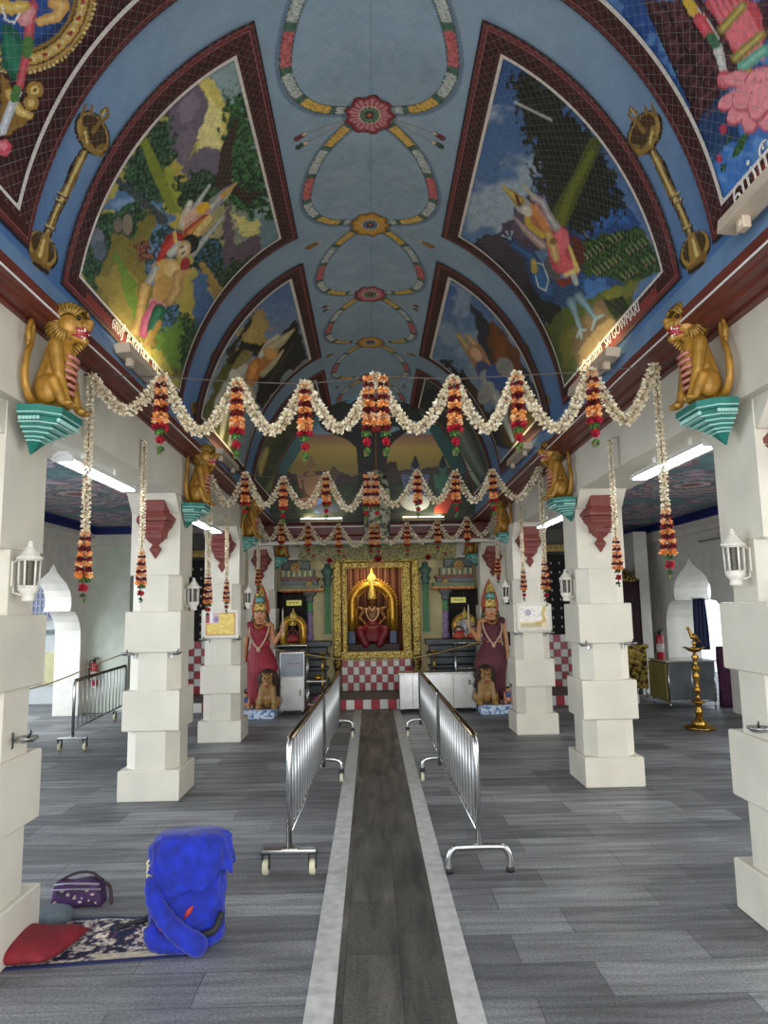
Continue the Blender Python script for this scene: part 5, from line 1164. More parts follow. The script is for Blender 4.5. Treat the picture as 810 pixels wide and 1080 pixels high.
# ================================================================== THINGS ON THE FLOOR
M_ss = mat('stainless_steel', '#c9c9c6', .24, 1.0, var=.06, scale=5); M_ssd = mat('brown_sheen_steel', '#8a7a62', .22, 1.0, var=.15, scale=12)  # rail steel: its brownish-gold reflection is put into the base colour
M_bar = mat('bar_steel', '#bdbdbb', .4, .8, var=.04); M_wheel = mat('cream_wheel', '#c9c2a4', .5, var=.1); M_rub = mat('black_rubber', '#1a1a1a', .6)
def barrier(loc, rz, near, far, lab, n=14, L_=2.34):
    """crowd barrier running along +Y; near/far: 'wheels', 'foot' or None"""
    r = empty('crowd_barrier', loc, lab, 'barrier', 'steel crowd barriers', rz)
    b = B(); tube(b, [(0, 0, .155), (0, 0, .78), (0, .02, .82), (0, .07, .84)], .019, 10); tube(b, [(0, L_, .155), (0, L_, .78), (0, L_-.02, .82), (0, L_-.07, .84)], .019, 10); tube(b, [(0, .0, .25), (0, L_, .25)], .014, 8); obj('frame', b, M_ss, r)
    b = B(); tube(b, [(0, .05, .84), (0, L_-.05, .84)], .021, 10); obj('top_rail', b, M_ssd, r)
    me = None
    for i in range(n):
        y = (i+1)*L_/(n+1)
        if me is None: b = B(); tube(b, [(0, 0, .25), (0, 0, .83)], .008, 8); o = obj('bar', b, M_bar, r, loc=(0, y, 0)); me = o
        else: o = me.copy(); COL.objects.link(o); o.location = (0, y, 0)
    for kind, y in ((near, 0.0), (far, L_)):
        if kind == 'wheels':
            b = B(); box(b, -.175, .175, y-.035, y+.035, .142, .16, .004); box(b, -.05, .06, y-.036, y+.036, .158, .166, .002); f = obj('foot_plate', b, M_ss, r)
            for s in (-1, 1):
                x = s*.150; b = B(); lathe(b, [(.008, -.016), (.045, -.018), (.05, -.010), (.05, .010), (.045, .018), (.008, .016)], seg=20); bmesh.ops.transform(b, matrix=Matrix.Translation((x, y, .05)) @ Matrix.Rotation(pi/2, 4, 'Y'), verts=b.verts); w = obj('caster', b, M_wheel, r)
                b = B(); box(b, x-.026, x-.020, y-.02, y+.02, .04, .142, .002); box(b, x+.020, x+.026, y-.02, y+.02, .04, .142, .002); box(b, x-.03, x+.03, y-.028, y+.028, .128, .142, .003); tube(b, [(x-.028, y, .05), (x+.028, y, .05)], .007, 8); h = obj('caster_fork', b, M_rub, w)
        elif kind == 'foot':
            p = bez([(-.195, y, .012), (-.195, y, .09), (-.165, y, .145), (-.11, y, .155), (.11, y, .155), (.165, y, .145), (.195, y, .09), (.195, y, .012)], 5); b = B(); tube(b, p, .022, 10); f = obj('foot', b, M_ss, r)
            b = B(); tube(b, [(-.195, y, 0), (-.195, y, .03)], .026, 10); o = obj('rubber_cap', b, M_rub, f); b = B(); tube(b, [(.195, y, 0), (.195, y, .03)], .026, 10); obj('rubber_cap', b, M_rub, f)
        elif kind == 'arm':      # bent leg with one inner caster
            s = 1 if loc[0] < 0 else -1
            p = bez([(0, y, .22), (s*.10, y, .215), (s*.155, y, .19), (s*.17, y, .12)], 5); b = B(); tube(b, p, .02, 10); f = obj('bent_leg', b, M_ss, r)
            b = B(); lathe(b, [(.008, -.016), (.04, -.016), (.045, 0), (.04, .016), (.008, .016)], seg=18); bmesh.ops.transform(b, matrix=Matrix.Translation((s*.17, y, .045)) @ Matrix.Rotation(pi/2, 4, 'Y'), verts=b.verts); w = obj('caster', b, M_wheel, f)
            b = B(); box(b, s*.17-.024, s*.17+.024, y-.022, y+.022, .09, .125, .003); box(b, s*.17-.026, s*.17-.02, y-.015, y+.015, .04, .1); box(b, s*.17+.02, s*.17+.026, y-.015, y+.015, .04, .1); obj('caster_fork', b, M_rub, w)
    return r
barrier((-.665, 4.80, 0), -radians(1.6), 'wheels', None, 'nearest barrier left of the walkway, on two cream casters')
barrier((-.60, 7.18, 0), -radians(1.2), 'arm', 'arm', 'farther barrier left of the walkway, behind the nearest one')
barrier((.555, 4.76, 0), radians(.6), 'foot', None, 'nearest barrier right of the walkway, on a curved tubular foot')
barrier((.53, 7.14, 0), radians(.6), 'arm', 'arm', 'farther barrier right of the walkway, behind the nearest one')
barrier((-3.82, 9.05, 0), radians(4), 'wheels', 'wheels', 'barrier in the left aisle beside the bright arch', n=13)

# ---- blue draped backpack
def make_bag():
    r = empty('backpack', (-1.085, 3.93, 0), 'bright blue cloth-covered backpack standing upright on the floor at the lower left', 'bag')
    n, mz = 72, 46
    def shell(z0, z1, fx, extra, name, m, topclose=True):
        b = B(); rings = []
        for j in range(mz+1):
            t = j/mz; z = z0+(z1-z0)*t; ring = []
            for i in range(n):
                a = 2*pi*i/n; c_, s_ = cos(a), sin(a); wx, wy, cx = fx(z); e = 2.7
                k = (abs(c_)**e+abs(s_)**e)**(-1/e)
                f = 1+extra(a, z); ring.append(b.verts.new((cx+wx*k*c_*f, wy*k*s_*f, z)))
            rings.append(ring)
        for p, q in zip(rings, rings[1:]):
            for i in range(n): b.faces.new((p[i], p[(i+1) % n], q[(i+1) % n], q[i]))
        b.faces.new(rings[0][::-1]); b.faces.new(rings[-1]); return obj(name, b, m, r, smooth=True)
    M_bl = mat('royal_blue_cloth', '#07229a', .85, var=.25, scale=14, bump=.35, bscale=26, sheen=.15)
    def fx(z):
        top = max(0, (z-.47)/.09); k = sqrt(max(.001, 1-min(1, top)**2.2)); w = .182+.008*sin(z*9); return (w*(.62+.38*k), .115*(.45+.55*k), -.01+.012*(z/.5))
    def wr(a, z): return .03*sin(5*a+z*22)+.022*sin(13*a-z*31)+.012*sin(23*a+60*z)
    shell(.01, .535, fx, wr, 'body', M_bl)
    # the loose hood over the top: lower edge sweeps down to the middle of the front
    b = B(); rings = []
    for j in range(31):
        t = j/30; ring = []
        for i in range(96):
            a = 2*pi*i/96; c_, s_ = cos(a), sin(a); front = max(0, -s_)
            zb = .355-.10*front**2*(1-abs(c_+.12))+.02*sin(7*a); zt = .558+.012*c_
            z = zb+(zt-zb)*t; k0 = (abs(c_)**2.6+abs(s_)**2.6)**(-1/2.6)
            top = max(0, (t-.62)/.38); k = sqrt(max(0.0, 1-top**2)); sw = .205*(1+.05*(1-t)); sd = .138
            fold = 1+.045*sin(9*a+5*(1-t))*(1-t*.7)+.028*sin(19*a+7*t)*(1-.6*t)+.012*sin(37*a)*(1-t)
            ring.append(b.verts.new(((sw*(.30+.70*k) if top > 0 else sw)*k0*c_*fold+.008, (sd*(.2+.8*k) if top > 0 else sd)*k0*s_*fold, z-.02*top**3)))
        rings.append(ring)
    for p, q in zip(rings, rings[1:]):
        for i in range(96): b.faces.new((p[i], p[(i+1) % 96], q[(i+1) % 96], q[i]))
    b.faces.new(rings[-1]); obj('hood', b, M_bl, r, smooth=True)
    # the loose sleeve running down across the front, and the bulge at its foot
    def sleeve(pts, ws, name):
        b = B(); P = bez(pts, 6); k = len(P); W = [ws[0]+(ws[1]-ws[0])*i/(k-1) for i in range(k)]
        tube(b, P, [W[i]*(1+.07*sin(i*2.1)) for i in range(k)], 14); ball(b, P[-1], W[-1], 12)
        for v in b.verts: v.co.y = v.co.y*1.0
        me = blob_mesh(name, b, .008, 3); return mesh_obj(name, me, M_bl, r)
    sleeve([(-.165, -.085, .345), (-.15, -.12, .26), (-.09, -.15, .18), (0, -.165, .10), (.085, -.17, .05)], (.038, .055), 'sleeve')
    sleeve([(-.165, -.08, .10), (-.14, -.12, .05), (-.06, -.14, .04), (.04, -.15, .045)], (.045, .04), 'lower_fold')
    b = B(); tube(b, bez([(.10, -.125, .08), (.16, -.12, .10), (.185, -.07, .16)], 5), .018, 8); obj('black_strap', b, mat('black_webbing', '#15161a', .7), r)
    b = B(); tube(b, [(.005, -.119, .155), (.03, -.121, .19), (.05, -.119, .215)], [.004, .014, .003], 8); tube(b, [(-.12, -.112, .10), (-.085, -.118, .112), (-.05, -.12, .115)], [.004, .016, .01], 8); obj('lining', b, mat('red_lining', '#b03020', .7), r)
    b = B()
    for i in range(5):
        a = i*.55; c = Vector((-.195, -.05, .40-.022*i)); tube(b, [c+Vector((.012*cos(q), .004*(i % 2)*2, .014*sin(q)))+Vector((0, .010*sin(q)*(i % 2), 0)) for q in [2*pi*k/10 for k in range(10)]], .0055, 6, closed=True)
    obj('chain', b, mat('cream_chain', '#d8cfa8', .4), r)
make_bag()
# ---- purse, tin, cushion, mat
r = empty('handbag', (-1.85, 4.43, 0), 'small purple patterned handbag lying by the near left pillar', 'bag')
b = B(); fs = box(b, -.15, .15, -.07, .07, .002, .135, .03)
M_pf = mat('purple_print', '#4a1c5c', .7, scale=34, col2='#130d1a', bump=.2)
bmesh.ops.subdivide_edges(b, edges=b.edges[:], cuts=3, use_grid_fill=True)
for v in b.verts: v.co.x *= 1-.12*(v.co.z/.135); v.co.y *= 1-.25*(v.co.z/.135); v.co.z += .008*sin(v.co.x*30)
obj('body', b, M_pf, r, smooth=True); b = B(); tube(b, [(-.13, -.052, .125), (-.05, -.06, .135), (.06, -.06, .132), (.13, -.05, .125)], .006, 6); tube(b, [(-.145, -.06, .10), (0, -.072, .108), (.145, -.06, .10)], .004, 6); obj('zip', b, mat('bag_trim', '#8d8790', .5, .3), r)
b = B(); tube(b, bez([(.13, 0, .12), (.175, -.01, .10), (.195, -.03, .05), (.205, -.05, .012)], 5), .010, 8); tube(b, bez([(-.12, .0, .13), (-.03, .02, .165), (.06, .02, .165), (.13, .0, .13)], 5), .008, 8); obj('handle', b, mat('bag_strap', '#2a1a22', .7), r)
b = B()
for i in range(7): ball(b, (-.11+.035*i, -.068+.006*(i % 2), .035+.02*((i*3) % 4)), .008, 6, sc=(1.6, .3, 1)); ball(b, (-.12+.04*i, -.069, .03+.013*((i*5) % 6)), .006, 6)
obj('flower_print', b, mat('pale_print', '#a79a90', .7), r)
b = B(); lathe(b, [(.0, .0), (.09, .0), (.105, .012), (.108, .035), (.10, .055), (.08, .066), (.04, .070), (0, .071)], seg=28, sx=1.0, sy=.9, rib=.012, ribn=14)
obj('round_pouch', b, mat('grey_quilt', '#59646a', .8, var=.15, scale=30, bump=.5, bscale=60), loc=(-1.90, 4.20, 0), label='small round grey pouch in front of the purple handbag', cat='pouch')
# mat
def rug():
    nx, ny = 150, 90; X, Y = np.meshgrid(np.linspace(0, 1, nx), np.linspace(0, 1, ny), indexing='ij')
    # corner layout on the floor, a slightly skewed sheet with rumples
    A_, Bc, Cc, D_ = np.array([-2.30, 3.62]), np.array([-1.00, 3.76]), np.array([-1.10, 4.22]), np.array([-2.25, 4.22])
    P = (A_*(1-X[..., None])+Bc*X[..., None])*(1-Y[..., None])+(D_*(1-X[..., None])+Cc*X[..., None])*Y[..., None]
    Z = .006+.010*np.clip(fbm(P[..., 0]*5, P[..., 1]*7, 3)-.45, 0, 1)*2+.022*np.exp(-((Y-.25-.5*X)/.06)**2)*(X > .45)*np.clip((X-.45)*4, 0, 1)
    P3 = np.concatenate([P, Z[..., None]], -1); u = P[..., 0]*10; v = P[..., 1]*10
    c = Canvas(u, v, '#17204a'); al = np.ones(X.shape, bool); n = fbm(u*3.2, v*3.2, 3); n2 = fbm(u*9, v*9, 2)
    c.mix((n > .49) & (n2 > .38), '#b7a99a'); c.mix((n > .58) & (n2 > .5), '#d8cfc0'); c.mix((n < .40), '#0f1530'); c.mix((n > .44) & (n < .47), '#6b3540')
    e = np.minimum(np.minimum(X, 1-X)*2.2, np.minimum(Y, 1-Y)); c.mix(e < .10, '#b9ad9a'); c.mix((e < .10) & (n2 > .55), '#4a4652'); c.mix(e < .045, '#121b4c'); c.mix((Y < .17) & (X > .62) & (X < .9) & (e > .045), '#c2b49a', .8)
    o = grid_obj('floor_mat', P3-np.array([-1.65, 3.93, 0]), c.C, mat_attr('woven_print', .85, bump=.3, bscale=160), label='blue and cream patterned mat spread on the floor under the red cushion', cat='mat'); o.location = (-1.65, 3.93, 0)
    mo = o.modifiers.new('t', 'SOLIDIFY'); mo.thickness = .006; mo.offset = -1
rug()
def cushion():
    b = B(); n = 26
    def P(u, v, s): 
        x = (u-.5)*.44; y = (v-.5)*.36; h = (max(0, (1-(2*u-1)**4))*max(0, (1-(2*v-1)**4)))**.55; pin = 1-.03*((2*u-1)**2+(2*v-1)**2)
        return (x*pin+(.06*(v-.5)), y*pin, .055+s*.045*h+(.006*sin(u*9+v*7))*h)
    for s in (1, -1):
        g = [[b.verts.new(P(i/n, j/n, s)) for j in range(n+1)] for i in range(n+1)]
        for i in range(n):
            for j in range(n): b.faces.new((g[i][j], g[i+1][j], g[i+1][j+1], g[i][j+1]))
    bmesh.ops.remove_doubles(b, verts=b.verts, dist=.0015)
    obj('cushion', b, mat('dark_red_cloth', '#7c1420', .8, var=.14, scale=18, bump=.4, bscale=45), loc=(-1.86, 3.83, -.004), smooth=True, label='dark red square cushion lying on the patterned mat', cat='cushion').rotation_euler = (0, 0, -radians(6))
cushion()
b = B(); tube(b, bez([(0, 0, .02), (.07, .05, .03), (.13, .07, .035), (.20, .10, .03), (.24, .085, .02)], 6), [.012]*25, 8); tube(b, bez([(.12, .06, .03), (.16, .10, .045), (.20, .12, .04)], 5), .016, 8)
obj('umbrella', b, mat('black_fabric', '#15161a', .6), loc=(-1.50, 4.03, .0), label='black folded umbrella on the mat beside the blue backpack', cat='umbrella')
# ================================================================== THE SHRINE AND ITS GUARDIANS
def voro(name, c1, c2, scale, rough=.3, metal=.6, bump=.8, thr=.3, c3=None):
    if name in MATS: return MATS[name]
    m = bpy.data.materials.new(name); m.use_nodes = True; nt = m.node_tree; N = nt.nodes; L = nt.links; b = N['Principled BSDF']; b.inputs['Roughness'].default_value = rough; b.inputs['Metallic'].default_value = metal
    tc = N.new('ShaderNodeTexCoord'); v = N.new('ShaderNodeTexVoronoi'); v.inputs['Scale'].default_value = scale; v.feature = 'SMOOTH_F1'; L.new(tc.outputs['Object'], v.inputs['Vector'])
    n = N.new('ShaderNodeTexNoise'); n.inputs['Scale'].default_value = scale*1.3; n.inputs['Detail'].default_value = 4; L.new(tc.outputs['Object'], n.inputs['Vector'])
    r = N.new('ShaderNodeValToRGB'); r.color_ramp.elements[0].color = (*srgb(c1), 1); r.color_ramp.elements[1].color = (*srgb(c2), 1); r.color_ramp.elements[0].position = thr; r.color_ramp.elements[1].position = thr+.25
    if c3: e = r.color_ramp.elements.new(thr+.12); e.color = (*srgb(c3), 1)
    ad = N.new('ShaderNodeMath'); ad.operation = 'ADD'; L.new(v.outputs['Distance'], ad.inputs[0]); ml = N.new('ShaderNodeMath'); ml.operation = 'MULTIPLY_ADD'; ml.inputs[1].default_value = .8; ml.inputs[2].default_value = -.4; L.new(n.outputs['Fac'], ml.inputs[0]); L.new(ml.outputs[0], ad.inputs[1])
    L.new(ad.outputs[0], r.inputs['Fac']); L.new(r.outputs['Color'], b.inputs['Base Color'])
    bp = N.new('ShaderNodeBump'); bp.invert = True; bp.inputs['Strength'].default_value = bump; bp.inputs['Distance'].default_value = .02; L.new(v.outputs['Distance'], bp.inputs['Height']); L.new(bp.outputs['Normal'], b.inputs['Normal']); MATS[name] = m; return m
M_carv = voro('carved_gold', '#f2dc80', '#6e4f1c', 52, .35, .3, .8, .36, '#d4a83c'); M_carv2 = voro('carved_gold_dark', '#b99a48', '#2a2010', 30, .35, .4, .9, .28, '#7d6428')
M_cream = mat('cream_plaster', '#cfc08f', .7, var=.06); M_green = mat('green_paint', '#4f8f5c', .5, var=.12, scale=20); M_stone = mat('dark_carved_stone', '#3b4144', .4, var=.2, scale=9, bump=.3, bscale=20)
M_skin = mat('statue_skin', '#c98d62', .45, var=.06); M_black = mat('hair_black', '#14110f', .4); M_crim = mat('crimson_sari', '#8e0f24', .6, var=.16, scale=10, sheen=.2); M_maroon = mat('maroon_sari', '#571021', .6, var=.16, scale=10, sheen=.2)
M_jgreen = mat('jewel_green', '#5f8f86', .3, .2, var=.2, scale=50); M_orange = mat('flame_orange', '#b8482c', .5, var=.15, scale=14); M_beads = mat('bead_garland', '#c9a78c', .6, var=.2, scale=60)
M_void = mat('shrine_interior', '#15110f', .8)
Yf = 13.3
# walls around the niche
for nm, x0, x1, z0, z1 in (('wall_shrine_left', -1.30, -.80, .165, 3.35), ('wall_shrine_right', .76, 1.30, .165, 3.35), ('wall_shrine_top', -.80, .76, 2.56, 3.35), ('wall_shrine_outer_left', -2.62, -1.30, 2.0, 3.35), ('wall_shrine_outer_right', 1.30, 2.62, 2.0, 3.35)):
    slab(nm, x0, x1, Yf+.02, Yf+.2, z0, z1, M_cream)
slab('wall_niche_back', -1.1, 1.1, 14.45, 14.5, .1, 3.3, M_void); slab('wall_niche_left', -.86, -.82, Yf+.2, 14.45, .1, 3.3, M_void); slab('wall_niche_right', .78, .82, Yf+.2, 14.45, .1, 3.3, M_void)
# tiled base of the niche
b = B(); tiles(b, -.672, .168, 12, 4, .105, Yf-.10, .143, 1); obj('trim_33', b, [M_red_tile, M_white_tile], kind='structure')
slab('wall_niche_base', -.80, .76, Yf-.09, 14.4, .165, .74, mat('niche_base', '#6d2a2c', .5))
# gold doorframe
r = empty('shrine_doorway', (-.02, Yf-.05, .165), 'tall carved golden door frame around the central shrine', 'frame'); ox = -Vector(r.location)
for nm, x0, x1, z0, z1, d0, m in (('outer_post', -.815, -.675, .80, 2.55, -.16, M_carv), ('outer_post', .640, .780, .80, 2.55, -.16, M_carv), ('inner_post', -.655, -.565, .76, 2.46, -.13, M_carv), ('inner_post', .455, .545+.07, .76, 2.46, -.13, M_carv), ('lintel', -.655, .615, 2.40, 2.50, -.14, M_carv), ('sill', -.675, .635, .745, .865, -.15, M_carv), ('top_rail', -.815, .78, 2.52, 2.60, -.16, M_carv)):
    b = B(); box(b, x0, x1, Yf+d0, Yf+.01, z0, z1, .008); tube(b, [(x0+.012, Yf+d0, z0), (x0+.012, Yf+d0, z1)], .012, 6) if z1-z0 > .3 else None; tube(b, [(x1-.012, Yf+d0, z0), (x1-.012, Yf+d0, z1)], .012, 6) if z1-z0 > .3 else None
    obj(nm, b, m, r, loc=ox)
for x in (-.745, .71):
    b = B(); lathe(b, [(.07, 0), (.095, .02), (.095, .07), (.06, .10), (.075, .16), (.085, .24), (.06, .30), (.05, .36), (.075, .42), (.09, .50), (.07, .56), (.085, .60), (.085, .635)], c=(x, Yf-.09, .165), seg=12); obj('carved_foot', b, M_carv2, r, loc=ox)
b = B(); box(b, -.17, .13, Yf-.155, Yf-.145, 2.425, 2.475, .002); obj('name_plate', b, mat('orange_plate', '#c98a4c', .5), r, loc=ox)
for x, side in ((-.93, 'left'), (.905, 'right')):     # green pilasters
    r = empty('green_pilaster', (x, Yf-.02, 1.24), 'green painted pilaster immediately %s of the golden frame' % side, 'pilaster', 'green pilasters'); ox = -Vector(r.location)
    b = B(); [box(b, x-.05+.034*i, x-.024+.034*i, Yf-.05, Yf+.02, 1.26, 2.10, .006) for i in range(3)]; box(b, x-.055, x+.055, Yf-.03, Yf+.02, 1.24, 2.12); obj('shaft', b, M_green, r, loc=ox)
    b = B(); lathe(b, [(.06, 2.08), (.075, 2.11), (.055, 2.14), (.10, 2.20), (.06, 2.25), (.085, 2.29), (.11, 2.34), (.12, 2.38), (.06, 2.42), (.05, 2.5)], c=(x, Yf-.02, 0), seg=12, sx=1, sy=.6); obj('capital', b, mat('grey_green_paint', '#4c6f60', .5, var=.2, scale=20), r, loc=ox)
    b = B(); box(b, x-.07, x+.07, Yf-.06, Yf+.02, 1.20, 1.26, .01); obj('base', b, M_green, r, loc=ox)
# curtain behind the deity
X, Z = np.meshgrid(np.linspace(-.85, .85, 160), np.linspace(.7, 2.7, 12), indexing='ij'); P = np.stack([X, 14.30+.035*np.sin(X*46)+.01*np.sin(X*101), Z], -1); c = Canvas(X, Z, '#7d4f3c'); c.mottle(np.ones(X.shape, bool), .2, 4); c.mix(np.sin(X*46) > .5, '#9a6a52')
o = grid_obj('curtain', P, c.C, mat_attr('curtain_cloth', .7), label='brown pleated curtain behind the enthroned goddess', cat='curtain')
o.modifiers.new('s', 'SOLIDIFY').thickness = .01
# golden arch behind the deity
def arch_halo(cx, y, z0, R, th, hgt, lab, m=M_carv, seg=40, yk=1.0, name='golden_arch'):
    r = empty(name, (cx, y, z0), lab, 'arch', None); 
    def arc(R_, rad, m_, nm):
        pts = [(-R_, 0, 0), (-R_, 0, hgt*.5), (-R_, 0, hgt)]+[(-R_*cos(pi*k/seg), 0, hgt+R_*yk*sin(pi*k/seg)) for k in range(1, seg)]+[(R_, 0, hgt), (R_, 0, hgt*.5), (R_, 0, 0)]
        b = B(); tube(b, pts, rad, 10); return obj(nm, b, m_, r)
    arc(R, th, mat('arch_gold', '#d8a83c', .3, .5, var=.25, scale=40, bump=.3, bscale=50), 'band'); arc(R-th*1.25, th*.3, M_gold, 'inner_rim'); arc(R+th*1.1, th*.28, M_gold, 'outer_rim')
    b = B()
    for k in range(25):
        a = pi*k/24; q = (-(R+th*1.35)*cos(a), 0, hgt+(R*yk+th*1.35)*sin(a)); ball(b, q, th*.38, 6)
    obj('beads', b, M_gold, r)
    b = B(); ball(b, (0, -.02, hgt+R*yk+th*.9), th*1.5, 10, sc=(1.0, .6, 1.3)); tube(b, [(0, 0, hgt+R*yk+th*1.5), (0, 0, hgt+R*yk+th*4.2)], [th*.9, th*.15], 8); obj('crest', b, m, r); return r
arch_halo(-.10, 13.98, 1.22, .40, .075, .50, 'glowing golden arch framing the enthroned goddess', name='golden_arch')
for x in (-.50, .30):
    pass
# throne posts and blue blocks
r = empty('throne', (-.10, 13.95, .74), 'carved throne with blue blocks under the central golden arch', 'throne'); ox = -Vector(r.location)
b = B(); box(b, -.62, .42, 13.75, 14.15, .74, .98, .01); obj('seat_block', b, mat('throne_wood', '#3a2018', .5, var=.2), r, loc=ox)
for x in (-.50, .30): b = B(); box(b, x-.07, x+.07, 13.83, 14.05, .98, 1.22, .01); obj('blue_block', b, mat('blue_block_paint', '#27507e', .4, var=.2), r, loc=ox)
# seated goddess
def seated(loc, sc, lab, sari, skin, name='deity_statue'):
    r = empty(name, loc, lab, 'statue'); b = B()
    cap(b, (0, 0, .34), (0, 0, .52), .105, .085); cap(b, (-.13, -.01, .60), (.13, -.01, .60), .055, .055); ball(b, (0, 0, .50), .12, 12, sc=(1, .75, 1.2)); cap(b, (0, 0, .62), (0, 0, .70), .04, .036); ball(b, (0, -.01, .77), .078, 14, sc=(.88, .95, 1.1))
    ball(b, (0, -.085, .765), .014, 8, sc=(.8, 1, 1.4))
    for s in (-1, 1):
        cap(b, (s*.16, 0, .60), (s*.25, -.06, .45), .045, .034); cap(b, (s*.25, -.06, .45), (s*.17, -.17, .38), .034, .026); ball(b, (s*.155, -.19, .38), .03, 8)
        for f in range(4): cap(b, (s*(.14+.012*f), -.20, .37+.004*f), (s*(.115+.012*f), -.235, .355), .009, .007, 2, 6)
        cap(b, (s*.15, .03, .61), (s*.28, .0, .66), .04, .03); cap(b, (s*.28, 0, .66), (s*.30, -.04, .82), .03, .022); ball(b, (s*.30, -.05, .85), .028, 8)
    mesh_obj('body', blob_mesh('body', b, .009, 2), skin, r)
    b = B(); lathe(b, [(.22, .0), (.29, .03), (.30, .14), (.24, .27), (.15, .36), (.11, .44), (.10, .5)], seg=48, sx=1, sy=.8, rib=.03, ribn=14); 
    for s in (-1, 1): cap(b, (s*.10, -.05, .26), (s*.25, -.25, .22), .10, .09); cap(b, (s*.25, -.25, .22), (s*.13, -.27, -.02), .085, .07)
    mesh_obj('sari', blob_mesh('sari', b, .012, 2), sari, r)
    b = B(); lathe(b, [(.085, .81), (.092, .84), (.075, .88), (.08, .92), (.06, .97), (.062, 1.0), (.035, 1.06), (.03, 1.09), (.0, 1.14)], seg=16); obj('crown', b, M_carv, r)
    b = B(); ball(b, (-.028, -.078, .785), .010, 6); ball(b, (.028, -.078, .785), .010, 6); obj('eyes', b, M_eye, r)
    b = B(); ball(b, (0, -.078, .735), .014, 6, sc=(1.4, .4, .6)); obj('lips', b, M_mouth, r)
    b = B(); tube(b, bez([(-.12, -.04, .64), (-.10, -.12, .50), (0, -.15, .40), (.10, -.12, .50), (.12, -.04, .64)], 6), .014, 6); tube(b, bez([(-.06, -.05, .67), (0, -.11, .60), (.06, -.05, .67)], 5), .014, 6); obj('garland', b, M_beads, r)
    r.scale = (sc,)*3; return r
seated((-.10, 13.88, 1.0), 1.02, 'seated goddess in a dark red sari on the throne inside the golden frame', mat('dark_red_silk', '#7a1c26', .5, var=.25, scale=12), mat('bronze_skin', '#8a6238', .35, .3))
l = area('shrine_lamp', (-.10, 13.70, 2.52), (-.10, 14.1, 1.2), .5, .2, 7, (1.0, .78, .5))

